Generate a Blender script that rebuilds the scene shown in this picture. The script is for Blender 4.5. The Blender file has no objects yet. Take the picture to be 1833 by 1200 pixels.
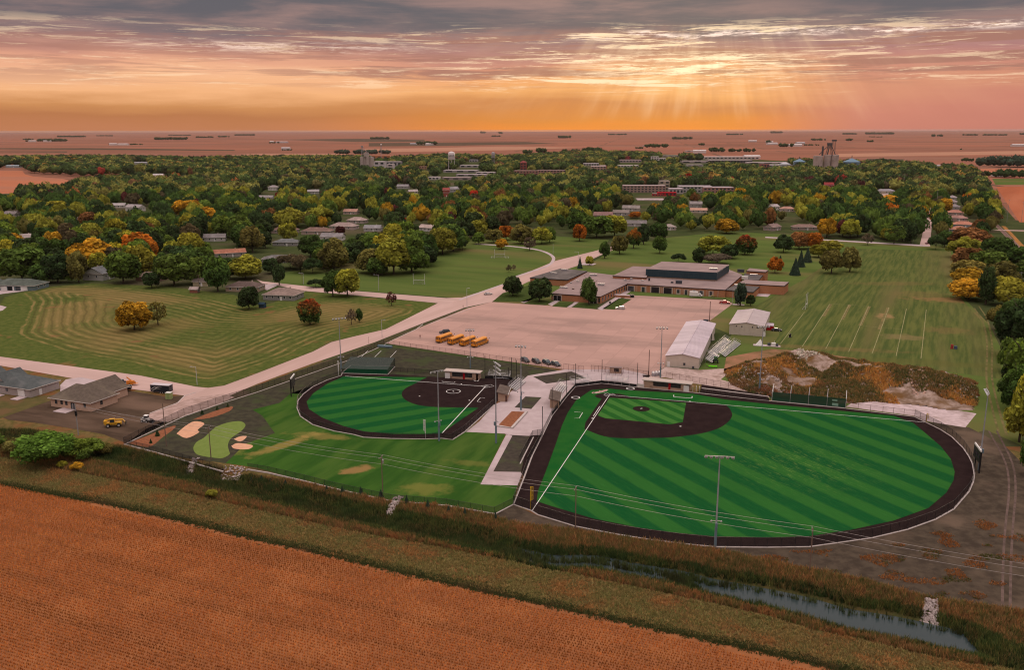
import bpy, math, random
import numpy as np
from mathutils import Vector, Matrix, geometry, noise as mnoise

random.seed(7); RNG = np.random.default_rng(11)
S = bpy.context.scene; COL = S.collection
rad = math.radians

# ------------------------------------------------------------------ camera
CAM_F, CAM_H, HORIZON, ROLL = 1600.0, 89.3, 233.0, 0.0018
PITCH = math.atan((600 - HORIZON) / CAM_F)
cam_d = bpy.data.cameras.new('camera'); cam = bpy.data.objects.new('camera', cam_d); COL.objects.link(cam)
cam_d.sensor_width = 36; cam_d.sensor_fit = 'HORIZONTAL'; cam_d.lens = CAM_F / 1833 * 36
cam_d.clip_start = 1; cam_d.clip_end = 200000
CM = Matrix.Rotation(math.pi/2 - PITCH, 3, 'X') @ Matrix.Rotation(-ROLL, 3, 'Z')
cam.matrix_world = Matrix.Translation((0, 0, CAM_H)) @ CM.to_4x4()
S.camera = cam
CMn = np.array(CM)

# ------------------------------------------------------------------ sky and sun
SUN_AZ, SUN_EL = 10.5, 6.0
W = bpy.data.worlds.new('World'); S.world = W; W.use_nodes = True
NT = W.node_tree; NT.nodes.clear()
class K:                                    # a small node calculator
    def __init__(s, t): s.t = t
    def n(s, ty, **kw):
        nd = s.t.nodes.new(ty)
        for k, v in kw.items(): setattr(nd, k, v)
        return nd
    def put(s, sock, v):
        if hasattr(v, 'is_linked'): s.t.links.new(v, sock)
        else: sock.default_value = v
    def m(s, op, a, b=None, c=None):
        nd = s.n('ShaderNodeMath', operation=op); s.put(nd.inputs[0], a)
        if b is not None: s.put(nd.inputs[1], b)
        if c is not None: s.put(nd.inputs[2], c)
        return nd.outputs[0]
    def add(s, a, b): return s.m('ADD', a, b)
    def mul(s, a, b): return s.m('MULTIPLY', a, b)
    def sub(s, a, b): return s.m('SUBTRACT', a, b)
    def step(s, lo, hi, x):
        nd = s.n('ShaderNodeMapRange', interpolation_type='SMOOTHSTEP')
        s.put(nd.inputs[0], x); nd.inputs[1].default_value = lo; nd.inputs[2].default_value = hi
        return nd.outputs[0]
    def gauss(s, x, c, w):
        q = s.mul(s.sub(x, c), 1.0 / w); return s.m('EXPONENT', s.mul(s.mul(q, q), -1.0))
    def vec(s, x, y, z=0.0):
        nd = s.n('ShaderNodeCombineXYZ'); s.put(nd.inputs[0], x); s.put(nd.inputs[1], y); s.put(nd.inputs[2], z); return nd.outputs[0]
    def noise(s, v, sc=1.0, det=4.0, rough=.5, dist=0.0):
        nd = s.n('ShaderNodeTexNoise'); s.put(nd.inputs['Vector'], v); nd.inputs['Scale'].default_value = sc
        nd.inputs['Detail'].default_value = det; nd.inputs['Roughness'].default_value = rough; nd.inputs['Distortion'].default_value = dist
        return nd.outputs['Fac']
    def ramp(s, f, stops):
        nd = s.n('ShaderNodeValToRGB'); r = nd.color_ramp
        while len(r.elements) < len(stops): r.elements.new(0.5)
        for e, (p, c) in zip(r.elements, stops): e.position = p; e.color = (*c, 1)
        s.put(nd.inputs[0], f); return nd.outputs[0]
    def mix(s, f, a, b, bt='MIX'):
        nd = s.n('ShaderNodeMix', data_type='RGBA', blend_type=bt)
        s.put(nd.inputs[0], f)
        for i, v in ((6, a), (7, b)):
            if isinstance(v, tuple): v = (*v, 1) if len(v) == 3 else v
            s.put(nd.inputs[i], v)
        return nd.outputs[2]
def lin(r, g, b): return tuple(((c/255)/12.92 if c <= 10 else ((c/255+.055)/1.055)**2.4) for c in (r, g, b))
k = K(NT)
gen = k.n('ShaderNodeTexCoord').outputs['Generated']
sp = k.n('ShaderNodeSeparateXYZ'); NT.links.new(gen, sp.inputs[0])
az = k.mul(k.m('ARCTAN2', sp.outputs[0], sp.outputs[1]), 57.2958)
el = k.mul(k.m('ARCSINE', sp.outputs[2]), 57.2958)
v1 = k.vec(k.mul(az, .055), k.mul(el, .42), 3.0)
warp = k.sub(k.noise(v1, 1.0, 7, .55), .5)
el2 = k.add(el, k.mul(warp, 3.4))
f = k.mul(k.m('MAXIMUM', el2, 0.0), 1/12)
def stops(lst): return [(e/12, lin(*c)) for e, c in lst]
rl = k.ramp(f, stops([(0,(184,120,84)),(.7,(178,116,76)),(1.5,(198,136,86)),(2.3,(236,174,124)),(3.4,(238,180,140)),(4.2,(222,158,130)),(4.8,(186,128,116)),(5.5,(138,112,116)),(8,(112,106,114)),(12,(122,116,122))]))
rc = k.ramp(f, stops([(0,(222,132,58)),(.6,(208,130,62)),(1.5,(196,128,78)),(2.4,(232,164,100)),(3.3,(226,154,102)),(4.1,(196,132,112)),(5.1,(172,122,120)),(6,(146,118,118)),(7.2,(124,110,116)),(8.2,(98,96,106)),(12,(108,105,114))]))
rr = k.ramp(f, stops([(0,(186,118,106)),(1.2,(192,122,108)),(2.4,(204,138,112)),(3.6,(192,130,116)),(4.6,(178,122,120)),(5.4,(190,138,132)),(6.1,(144,116,118)),(7.2,(108,101,110)),(9,(94,93,104)),(12,(106,103,112))]))
c = k.mix(k.step(-16, 2, az), rl, rc); c = k.mix(k.step(12.5, 22, az), c, rr)
# cloud body: soft light and dark
cl = k.noise(k.vec(k.mul(az, .10), k.mul(el, .75), 9.0), 1.0, 8, .6, .3)
c = k.mix(k.mul(k.step(3.6, 6.5, el), .9), c, k.mix(k.step(.38, .70, cl), lin(92, 91, 98), lin(154, 124, 118)))
c = k.mix(k.mul(k.step(.5, .72, k.noise(k.vec(k.mul(az, .035), k.mul(el, .5), 21.0), 1.0, 6, .55)), k.mul(k.step(5.6, 7.6, el), .75)), c, lin(88, 90, 100))
lowc = k.noise(k.vec(k.mul(az, .10), k.mul(el, 1.9), 4.0), 1.0, 9, .64, .3)
c = k.mix(k.mul(k.step(.46, .58, lowc), k.mul(k.mul(k.step(2.2, 3.4, el), k.sub(1.0, k.step(5.2, 6.4, el))), k.add(.45, k.mul(k.step(-18, -4, az), .42)))), c, lin(160, 112, 100))
c = k.mix(k.mul(k.mul(k.step(6.2, 7.6, k.add(el, k.mul(warp, 2.2))), k.step(8, 20, az)), .75), c, lin(86, 87, 98))
# lit rims and streaks
st = k.noise(k.vec(k.mul(az, .17), k.mul(el, 3.0), 1.5), 1.0, 13, .74, .5)
near = k.add(.42, k.mul(k.gauss(az, 9.5, 11.0), .75))
win = k.mul(k.step(1.9, 2.9, el), k.sub(1.0, k.step(5.6, 6.6, el)))
c = k.mix(k.m('MINIMUM', k.mul(k.mul(k.step(.52, .61, st), win), near), 1.0), c, (1.0, .74, .48))
st2 = k.noise(k.vec(k.mul(az, .34), k.mul(el, 5.2), 7.7), 1.0, 14, .78, .5)
g1 = k.mul(k.gauss(el, 3.75, .75), k.gauss(az, 10.8, 4.8))
c = k.mix(k.m('MINIMUM', k.mul(k.mul(g1, k.step(.47, .58, st2)), 1.35), 1.0), c, (1.25, 1.0, .66))
c = k.mix(k.mul(k.gauss(el, 3.5, 1.3), k.mul(k.gauss(az, 10.5, 5.0), .27)), c, (1.0, .66, .30))
rimel = k.add(5.55, k.mul(k.sub(k.noise(k.vec(k.mul(az, .16), 0.0, 5.0), 1.0, 5, .6), .5), 1.7))
rim = k.mul(k.gauss(k.sub(el, rimel), 0.0, .17), k.mul(k.step(1.5, 8, az), k.step(.46, .58, k.noise(k.vec(k.mul(az, .42), k.mul(el, 3.5), 31.0), 1.0, 9, .74))))
c = k.mix(k.m('MINIMUM', rim, 1.0), c, (1.1, .84, .70))
riml = k.mul(k.gauss(el, 4.85, .28), k.mul(k.gauss(az, -13.5, 6.5), k.step(.46, .6, st2)))
c = k.mix(k.m('MINIMUM', riml, 1.0), c, (1.0, .74, .60))
# shafts of light fanning down from the gap in the cloud
th_ = k.m('ARCTAN2', k.sub(az, 11.8), k.sub(15.0, el))
rays = k.noise(k.vec(k.mul(th_, 10.0), k.mul(el, .10), 0.0), 1.0, 3, .6)
rwin = k.mul(k.mul(k.step(.2, 1.4, el), k.sub(1.0, k.step(5.2, 6.4, el))), k.gauss(az, 11.5, 10.0))
c = k.mix(k.mul(k.mul(k.step(.45, .75, rays), rwin), .30), c, (1.0, .68, .40))
c = k.mix(k.mul(k.mul(k.step(.45, .75, k.sub(1.0, rays)), rwin), .30), c, lin(150, 96, 80))
# the overcast above the picture brightens steadily towards the zenith
pz = k.add(k.m('MAXIMUM', sp.outputs[2], 0.0), .06)
oc = k.noise(k.vec(k.m('DIVIDE', sp.outputs[0], pz), k.m('DIVIDE', sp.outputs[1], pz), 0.0), .9, 6, .55)
up = k.mix(oc, (1.68, 1.42, 1.34), (2.15, 1.83, 1.72))
c = k.mix(k.step(8.0, 72.0, el), c, up)
bg1 = k.n('ShaderNodeBackground'); NT.links.new(c, bg1.inputs[0]); bg1.inputs[1].default_value = 1.0
sky = k.n('ShaderNodeTexSky', sky_type='NISHITA'); sky.sun_disc = False
sky.sun_elevation = rad(SUN_EL); sky.sun_rotation = rad(SUN_AZ)
bg2 = k.n('ShaderNodeBackground'); NT.links.new(sky.outputs[0], bg2.inputs[0]); bg2.inputs[1].default_value = 0.05
ad = k.n('ShaderNodeMixShader'); ad.inputs[0].default_value = .03      # a little of clear sky behind the cloud
NT.links.new(bg1.outputs[0], ad.inputs[1]); NT.links.new(bg2.outputs[0], ad.inputs[2])
NT.links.new(ad.outputs[0], k.n('ShaderNodeOutputWorld').inputs[0])
W.cycles.sampling_method = 'MANUAL'; W.cycles.sample_map_resolution = 1024

sd = bpy.data.lights.new('sun', 'SUN'); sd.energy = 1.5; sd.angle = rad(14); sd.color = (1.0, .72, .5)
sun = bpy.data.objects.new('sun', sd); COL.objects.link(sun)
sun.rotation_euler = (rad(90 - SUN_EL), 0, rad(180 - SUN_AZ))
S.view_settings.view_transform = 'Standard'; S.view_settings.look = 'None'
S.view_settings.exposure = 0.15; S.view_settings.gamma = 1.0; S.view_settings.use_curve_mapping = False
S.render.engine = 'CYCLES'
S.cycles.filter_width = 1.15; S.cycles.max_bounces = 4; S.cycles.diffuse_bounces = 2; S.cycles.glossy_bounces = 2
S.cycles.transmission_bounces = 2; S.cycles.transparent_max_bounces = 10; S.cycles.volume_bounces = 0

# ------------------------------------------------------------------ helpers
def at(px, py, z=0.0):
    """the point of height z that the photograph shows at pixel (px, py)"""
    d = CM @ Vector(((px - 916.5)/CAM_F, (600 - py)/CAM_F, -1)); t = (z - CAM_H)/d.z
    return Vector((d.x*t, d.y*t, z))
def pix(x, y, z):
    cc = CMn.T @ np.array([x, y, z - CAM_H]); return 916.5 - CAM_F*cc[0]/cc[2], 600 + CAM_F*cc[1]/cc[2]
def height(px, py, top):
    p = at(px, py); lo, hi = 0, 150
    for _ in range(40):
        mm = (lo + hi)/2
        if pix(p.x, p.y, mm)[1] > top: lo = mm
        else: hi = mm
    return lo
def mpp(px, py): return at(px, py).length/CAM_F*1.0          # metres per pixel, across
def ang(a, b):
    v = at(*b) - at(*a); return math.atan2(v.y, v.x)
def tag(o, label=None, cat=None, group=None, kind=None):
    if label: o['label'] = label
    if cat: o['category'] = cat
    if group: o['group'] = group
    if kind: o['kind'] = kind
    return o
def empty(name, loc, rz=0, label=None, cat=None, group=None):
    o = bpy.data.objects.new(name, None); COL.objects.link(o); o.location = loc; o.rotation_euler = (0, 0, rz)
    o.empty_display_size = .2
    return tag(o, label, cat, group)
def link(name, me, parent=None, loc=None, rz=None):
    o = bpy.data.objects.new(name, me); COL.objects.link(o); o.parent = parent
    if loc is not None: o.location = loc
    if rz is not None: o.rotation_euler = (0, 0, rz)
    return o
class MB:
    def __init__(s): s.v = []; s.f = []
    def box(s, c, d, rz=0, M=None):
        n = len(s.v); cs, sn = math.cos(rz), math.sin(rz)
        for i in range(8):
            x, y, z = (((i & 1) - .5)*d[0], ((i >> 1 & 1) - .5)*d[1], ((i >> 2) - .5)*d[2])
            p = Vector((c[0] + x*cs - y*sn, c[1] + x*sn + y*cs, c[2] + z)); s.v.append(M @ p if M else p)
        s.f += [tuple(n+j for j in q) for q in ((0,2,3,1),(4,5,7,6),(0,1,5,4),(2,6,7,3),(0,4,6,2),(1,3,7,5))]
        return s
    def cyl(s, a, b, r, n=6, r2=None, cap=True):
        a, b = Vector(a), Vector(b); r2 = r if r2 is None else r2; d = (b - a).normalized()
        u = d.orthogonal().normalized(); w = d.cross(u); i0 = len(s.v)
        for p, q in ((a, r), (b, r2)):
            for i in range(n):
                t = 2*math.pi*i/n; s.v.append(p + (u*math.cos(t) + w*math.sin(t))*q)
        for i in range(n):
            j = (i+1) % n; s.f.append((i0+i, i0+j, i0+n+j, i0+n+i))
        if cap: s.f.append(tuple(i0+n+i for i in range(n))); s.f.append(tuple(i0+n-1-i for i in range(n)))
        return s
    def poly(s, pts):
        n = len(s.v); s.v += [Vector(p) for p in pts]; s.f.append(tuple(range(n, n+len(pts)))); return s
    def sheet(s, pts, z):
        """flat polygon, any outline"""
        n = len(s.v); P = [Vector((p[0], p[1], z)) for p in pts]; s.v += P
        for t in geometry.tessellate_polygon([P]):
            a, b, c = (P[i] for i in t)
            if (b-a).cross(c-a).z < 0: t = t[::-1]
            s.f.append(tuple(n+i for i in t))
        return s
    def prism(s, pts, z0, z1):
        P = [(p[0], p[1]) for p in pts]; m = len(P)
        if sum(P[i][0]*P[(i+1) % m][1] - P[(i+1) % m][0]*P[i][1] for i in range(m)) < 0: P = P[::-1]
        n = len(s.v); s.v += [Vector((x, y, z0)) for x, y in P] + [Vector((x, y, z1)) for x, y in P]
        for i in range(m): j = (i+1) % m; s.f.append((n+i, n+j, n+m+j, n+m+i))
        T = [Vector((x, y, 0)) for x, y in P]
        for t in geometry.tessellate_polygon([T]):
            if (T[t[1]]-T[t[0]]).cross(T[t[2]]-T[t[0]]).z < 0: t = t[::-1]
            s.f.append(tuple(n+m+i for i in t)); s.f.append(tuple(n+i for i in t[::-1]))
        return s
    def lathe(s, prof, n=12, c=(0, 0)):
        i0 = len(s.v)
        for r, z in prof:
            for i in range(n): t = 2*math.pi*i/n; s.v.append(Vector((c[0]+r*math.cos(t), c[1]+r*math.sin(t), z)))
        for q in range(len(prof)-1):
            for i in range(n): j = (i+1) % n; s.f.append((i0+q*n+i, i0+q*n+j, i0+q*n+n+j, i0+q*n+n+i))
        return s
    def strip(s, pts, w, z, closed=False):
        """a flat line of width w along points"""
        P = [Vector((p[0], p[1], 0)) for p in pts]; m = len(P); L = []
        for i in range(m):
            a = P[(i-1) % m] if (closed or i > 0) else P[i]; b = P[(i+1) % m] if (closed or i < m-1) else P[i]
            d = (b - a).normalized(); L.append(Vector((-d.y, d.x, 0))*w/2)
        n = len(s.v)
        for p, o in zip(P, L): s.v += [Vector((p.x+o.x, p.y+o.y, z)), Vector((p.x-o.x, p.y-o.y, z))]
        for i in range(m if closed else m-1): j = (i+1) % m; s.f.append((n+2*i+1, n+2*j+1, n+2*j, n+2*i))
        return s
    def kerb(s, pts, w, h, closed=False):
        P = [Vector((p[0], p[1], 0)) for p in pts]; m = len(P); n = len(s.v)
        for i in range(m):
            a = P[(i-1) % m] if (closed or i > 0) else P[i]; b = P[(i+1) % m] if (closed or i < m-1) else P[i]
            d = (b - a).normalized(); o = Vector((-d.y, d.x, 0))*w/2
            s.v += [P[i]+o, P[i]+o+Vector((0, 0, h)), P[i]-o+Vector((0, 0, h)), P[i]-o]
        for i in range(m if closed else m-1):
            a, b = n+4*i, n+4*((i+1) % m)
            for q in range(3): s.f.append((a+q, b+q, b+q+1, a+q+1))
        return s
    def mesh(s, name, mat, smooth=False):
        me = bpy.data.meshes.new(name); me.from_pydata([tuple(p) for p in s.v], [], s.f)
        if smooth: me.polygons.foreach_set('use_smooth', [True]*len(me.polygons))
        if mat: me.materials.append(mat)
        me.update(); return me
    def build(s, name, mat, parent=None, loc=None, rz=None, smooth=False):
        return link(name, s.mesh(name, mat, smooth), parent, loc, rz)
def np_mesh(name, V, F, mat, attrs=None, smooth=False):
    V = np.ascontiguousarray(V, np.float32); F = np.ascontiguousarray(F, np.int32); n, q = F.shape
    me = bpy.data.meshes.new(name); me.vertices.add(len(V)); me.vertices.foreach_set('co', V.ravel())
    me.loops.add(n*q); me.loops.foreach_set('vertex_index', F.ravel())
    me.polygons.add(n); me.polygons.foreach_set('loop_start', np.arange(0, n*q, q, dtype=np.int32))
    me.update(calc_edges=True)
    for nm, a in (attrs or {}).items():
        a = np.ascontiguousarray(a, np.float32)
        if a.ndim == 1: me.attributes.new(nm, 'FLOAT', 'POINT').data.foreach_set('value', a)
        else:
            if a.shape[1] == 3: a = np.hstack([a, np.ones((len(a), 1), np.float32)])
            me.attributes.new(nm, 'FLOAT_COLOR', 'POINT').data.foreach_set('color', a.ravel())
    if smooth: me.polygons.foreach_set('use_smooth', np.ones(n, bool))
    me.materials.append(mat); me.validate(); return me
def inside(P, poly):
    x, y = P[:, 0], P[:, 1]; r = np.zeros(len(P), bool); q = [(p[0], p[1]) for p in poly]; j = len(q)-1
    for i in range(len(q)):
        xi, yi = q[i]; xj, yj = q[j]
        cnd = ((yi > y) != (yj > y)) & (x < (xj-xi)*(y-yi)/(yj-yi+1e-12)+xi); r ^= cnd; j = i
    return r
def scatter(poly, n):
    q = np.array([(p[0], p[1]) for p in poly]); lo, hi = q.min(0), q.max(0); out = []
    tot = 0
    while tot < n:
        P = lo + RNG.random((n*2, 2))*(hi-lo); P = P[inside(P, poly)]; out.append(P); tot += len(P)
    return np.vstack(out)[:n]
def area(poly):
    q = [(p[0], p[1]) for p in poly]; return abs(sum(q[i-1][0]*q[i][1]-q[i][0]*q[i-1][1] for i in range(len(q))))/2
def PX(lst, z=0): return [at(a, b, z) for a, b in lst]
def dup(o, parent=None):
    c = o.copy(); COL.objects.link(c); c.parent = parent
    for ch in o.children: dup(ch, c)
    return c
def smooth_line(pts, n=4):
    """Catmull-Rom through pixel points"""
    P = [np.array(p, float) for p in pts]; out = []
    for i in range(len(P)-1):
        p0 = P[i-1] if i else 2*P[0]-P[1]; p1, p2 = P[i], P[i+1]; p3 = P[i+2] if i+2 < len(P) else 2*P[-1]-P[-2]
        for t in np.arange(n)/n:
            out.append(tuple(.5*((2*p1)+(-p0+p2)*t+(2*p0-5*p1+4*p2-p3)*t*t+(-p0+3*p1-3*p2+p3)*t**3)))
    return out + [tuple(P[-1])]

# ------------------------------------------------------------------ materials
MATS = {}
def mat(name, col, col2=None, sc=.4, col3=None, sc3=.05, rough=.85, bump=0, bsc=3.0, lo=.35, hi=.65, metal=0, obj=False, spec=None, stretch=None, spots=None):
    if name in MATS: return MATS[name]
    if spec is None: spec = .0 if rough > .7 else .3
    m = bpy.data.materials.new(name); m.use_nodes = True; t = m.node_tree; k = K(t); b = t.nodes['Principled BSDF']
    b.inputs['Roughness'].default_value = rough; b.inputs['Metallic'].default_value = metal; b.inputs['Specular IOR Level'].default_value = spec
    pos = k.n('ShaderNodeTexCoord').outputs['Object'] if obj else k.n('ShaderNodeNewGeometry').outputs['Position']
    pos0 = pos
    if stretch:
        mp = k.n('ShaderNodeMapping', vector_type='TEXTURE'); k.put(mp.inputs[0], pos)
        mp.inputs['Rotation'].default_value = (0, 0, stretch[0]); mp.inputs['Scale'].default_value = (stretch[1], 1, 1); pos = mp.outputs[0]
    c = (*col, 1)
    if col2: c = k.mix(k.step(lo, hi, k.noise(pos, sc, 6, .6)), tuple(col), tuple(col2))
    else: c = k.mix(k.mul(k.noise(pos, 2.0, 5, .6), .5), tuple(col), tuple(x*.72 for x in col))
    if col3: c = k.mix(k.step(.48, .68, k.noise(pos, sc3, 5, .55)), c, tuple(col3))
    if spots:                                   # worn places: (x, y, long radius, short radius, turn, colour, strength)
        s_ = k.n('ShaderNodeSeparateXYZ'); k.put(s_.inputs[0], pos0 if stretch else pos); nn = k.mul(k.sub(k.noise(pos0 if stretch else pos, .22, 6, .68), .5), 2.6)
        for (x, y, ra, rb, tr, cc, am) in spots:
            X, Y = k.sub(s_.outputs[0], x), k.sub(s_.outputs[1], y); u = k.add(k.mul(X, math.cos(tr)/ra), k.mul(Y, math.sin(tr)/ra)); v = k.add(k.mul(X, -math.sin(tr)/rb), k.mul(Y, math.cos(tr)/rb))
            d = k.m('SQRT', k.add(k.mul(u, u), k.mul(v, v))); c = k.mix(k.mul(k.sub(1.0, k.step(.5, 1.3, k.add(d, nn))), am), c, tuple(cc))
    k.put(b.inputs['Base Color'], c)
    if bump:
        bp = k.n('ShaderNodeBump'); bp.inputs['Strength'].default_value = bump; k.put(bp.inputs['Height'], k.noise(pos, bsc, 5, .65)); k.put(b.inputs['Normal'], bp.outputs[0])
    MATS[name] = m; return m
def attr_mat(name, attr='Col', rough=.9, transl=0.0):
    m = bpy.data.materials.new(name); m.use_nodes = True; t = m.node_tree; k = K(t); b = t.nodes['Principled BSDF']
    a = k.n('ShaderNodeAttribute', attribute_name=attr); k.put(b.inputs['Base Color'], a.outputs['Color'])
    b.inputs['Roughness'].default_value = rough; b.inputs['Specular IOR Level'].default_value = .0
    if transl:
        tr = k.n('ShaderNodeBsdfTranslucent'); k.put(tr.inputs[0], a.outputs['Color']); mx = k.n('ShaderNodeMixShader'); mx.inputs[0].default_value = transl
        t.links.new(b.outputs[0], mx.inputs[1]); t.links.new(tr.outputs[0], mx.inputs[2]); t.links.new(mx.outputs[0], t.nodes['Material Output'].inputs[0])
    MATS[name] = m; return m
def leaf_mat(name, autumn=None):
    """leaves: the object's own colour, sprays with light flecks painted in, and seasonal colour plus painted top light high up"""
    m = bpy.data.materials.new(name); m.use_nodes = True; t = m.node_tree; k = K(t); b = t.nodes['Principled BSDF']
    oi = k.n('ShaderNodeObjectInfo'); a = k.n('ShaderNodeAttribute', attribute_name='leaf'); s = k.n('ShaderNodeSeparateColor'); k.put(s.inputs[0], a.outputs['Color'])
    base = oi.outputs['Color']
    turned_toplit = tuple(autumn) if autumn else k.mix(1.0, base, (2.1, 1.75, .8), 'MULTIPLY')  # plain crowns multiply brighter up high: top light put into the leaf colour
    c = k.mix(k.mul(s.outputs[1], 1.0 if autumn else oi.outputs['Alpha']), base, turned_toplit)
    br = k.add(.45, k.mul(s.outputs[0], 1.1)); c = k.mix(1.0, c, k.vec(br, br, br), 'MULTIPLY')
    k.put(b.inputs['Base Color'], c); b.inputs['Roughness'].default_value = .7; b.inputs['Specular IOR Level'].default_value = .03
    tr = k.n('ShaderNodeBsdfTranslucent'); k.put(tr.inputs[0], c); mx = k.n('ShaderNodeMixShader'); mx.inputs[0].default_value = .28
    t.links.new(b.outputs[0], mx.inputs[1]); t.links.new(tr.outputs[0], mx.inputs[2]); t.links.new(mx.outputs[0], t.nodes['Material Output'].inputs[0])
    MATS[name] = m; return m
def mesh_mat(name, col, alpha):
    """woven wire or netting: mostly holes"""
    m = bpy.data.materials.new(name); m.use_nodes = True; t = m.node_tree; k = K(t); b = t.nodes['Principled BSDF']
    b.inputs['Base Color'].default_value = (*col, 1); b.inputs['Roughness'].default_value = .6
    tr = k.n('ShaderNodeBsdfTransparent'); mx = k.n('ShaderNodeMixShader'); mx.inputs[0].default_value = alpha
    t.links.new(tr.outputs[0], mx.inputs[1]); t.links.new(b.outputs[0], mx.inputs[2]); t.links.new(mx.outputs[0], t.nodes['Material Output'].inputs[0])
    MATS[name] = m; return m
def glass(name='glass', col=(.03, .04, .05)):
    if name in MATS: return MATS[name]
    m = mat(name, col, rough=.08, spec=.7); return m
def striped(name, a, b, angle, width, soft=.12, off=0.0, worn=None):
    """artificial turf laid in two greens: straight bands, with blade grain and scuffed patches"""
    m = bpy.data.materials.new(name); m.use_nodes = True; t = m.node_tree; k = K(t); bs = t.nodes['Principled BSDF']
    pos = k.n('ShaderNodeNewGeometry').outputs['Position']; s = k.n('ShaderNodeSeparateXYZ'); k.put(s.inputs[0], pos)
    d = k.add(k.mul(s.outputs[0], -math.sin(angle)), k.mul(s.outputs[1], math.cos(angle)))
    al = k.add(k.mul(s.outputs[0], math.cos(angle)), k.mul(s.outputs[1], math.sin(angle)))
    d = k.add(d, k.mul(k.sub(k.noise(pos, .25, 3), .5), .5))
    tri = k.m('PINGPONG', k.add(k.mul(d, 1/width), off), 1.0)
    band = k.step(.5-soft, .5+soft, tri)
    c = k.mix(band, tuple(a), tuple(b))
    gr = k.noise(k.vec(k.mul(al, .22), k.mul(d, 3.2), 0.0), 1.0, 6, .7)
    c = k.mix(k.mul(k.step(.45, .75, gr), .35), c, tuple(x*1.5+.008 for x in b))
    c = k.mix(k.mul(k.step(.5, .8, k.noise(pos, .06, 4)), .25), c, tuple(x*.75 for x in a))
    if worn:
        wv = k.gauss(k.m('SQRT', k.add(k.mul(k.sub(s.outputs[0], worn[0]), k.sub(s.outputs[0], worn[0])), k.mul(k.sub(s.outputs[1], worn[1]), k.sub(s.outputs[1], worn[1])))), 0.0, worn[2])
        c = k.mix(k.mul(k.mul(wv, .6), k.step(.5, .66, k.noise(k.vec(k.mul(al, .3), k.mul(d, 1.6), 5.0), 1.0, 7, .75))), c, (.17, .24, .06))
    k.put(bs.inputs['Base Color'], c); bs.inputs['Roughness'].default_value = .9; bs.inputs['Specular IOR Level'].default_value = .0
    bp = k.n('ShaderNodeBump'); bp.inputs['Strength'].default_value = .25; k.put(bp.inputs['Height'], k.noise(pos, 5.0, 4, .7)); k.put(bs.inputs['Normal'], bp.outputs[0])
    MATS[name] = m; return m
concrete = mat('concrete', (.50, .38, .33), (.40, .30, .26), .12, (.34, .26, .22), .035, bump=.1)
def slabs(name, a, b_, joint, ang_, w, h, stain):
    """poured slabs: each its own tone, thin joints, oil and rain stains"""
    m = bpy.data.materials.new(name); m.use_nodes = True; t = m.node_tree; k = K(t); bs = t.nodes['Principled BSDF']; pos = k.n('ShaderNodeNewGeometry').outputs['Position']
    mp = k.n('ShaderNodeMapping', vector_type='TEXTURE'); k.put(mp.inputs[0], pos); mp.inputs['Rotation'].default_value = (0, 0, ang_); q = mp.outputs[0]
    br = k.n('ShaderNodeTexBrick'); k.put(br.inputs['Vector'], q); br.offset = 0; br.inputs['Scale'].default_value = 1; br.inputs['Brick Width'].default_value = w; br.inputs['Row Height'].default_value = h; br.inputs['Mortar Size'].default_value = .09; br.inputs['Mortar Smooth'].default_value = .5
    br.inputs['Color1'].default_value = (*a, 1); br.inputs['Color2'].default_value = (*b_, 1); br.inputs['Mortar'].default_value = (*joint, 1)
    mp2 = k.n('ShaderNodeMapping', vector_type='TEXTURE'); k.put(mp2.inputs[0], q); mp2.inputs['Scale'].default_value = (4, 1, 1)
    c = k.mix(k.mul(k.step(.47, .68, k.noise(mp2.outputs[0], .05, 6, .62)), .75), br.outputs['Color'], stain); c = k.mix(k.mul(k.step(.58, .72, k.noise(q, .35, 6, .7)), .35), c, tuple(x*.7 for x in stain)); c = k.mix(k.mul(k.step(.5, .7, k.noise(mp2.outputs[0], .016, 3)), .5), c, tuple(x*1.1 for x in a))
    k.put(bs.inputs['Base Color'], c); bs.inputs['Roughness'].default_value = .9; bs.inputs['Specular IOR Level'].default_value = 0; MATS[name] = m; return m
lot_m = slabs('lot concrete', (.43,.275,.235), (.37,.24,.205), (.30,.195,.165), rad(-20), 9.0, 6.0, (.25,.175,.15))
plaza_m = mat('plaza concrete', (.46,.38,.385), (.41,.33,.335), .3, (.36,.29,.29), .07)
white_kerb = mat('pale concrete', (.50,.44,.42), (.42,.37,.35), .5)
soil = mat('soil', (.048,.037,.028), (.080,.062,.045), .35, (.125,.09,.065), .05, bump=.5, bsc=2)
dark_soil = mat('dark soil', (.040,.037,.027), (.060,.056,.036), .4, (.050,.060,.028), .1, bump=.4)
track_m = mat('dark infill', (.020, .0125, .0125), (.027, .017, .0165), .3, bump=.3, bsc=6)
lawn_m = mat('lawn', (.050, .075, .020), (.072, .098, .026), .12, (.105, .095, .034), .025, bump=.3)
lawn2_m = mat('park lawn', (.072,.108,.027), (.098,.132,.034), .05, (.145,.12,.048), .016, bump=.2, stretch=(rad(-23), 4))
STRAW = (.40,.25,.085)
fresh_m = mat('sown lawn', (.024,.072,.012), (.042,.102,.017), .2, (.066,.110,.022), .05, bump=.3, stretch=(rad(67), 5), spots=[(-67,246,12,2.6,rad(52),STRAW,.42),(-57,254,10,2.6,rad(-14),STRAW,.3),(-42,227,5,2.4,rad(30),(.30,.17,.07),.7),(-80,243,4,5,0,(.22,.20,.05),.5),(-22,213,6,4,rad(0),(.24,.20,.05),.4),(-12,232,7,2,rad(-15),(.22,.18,.05),.3),(-44,262,4,2,rad(20),(.17,.09,.05),.6)])
rough_m = mat('rough grass', (.13, .088, .036), (.09, .078, .026), .5, (.16, .082, .034), .12, bump=.6)
white_paint = mat('white paint', (.78, .76, .74))
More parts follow.
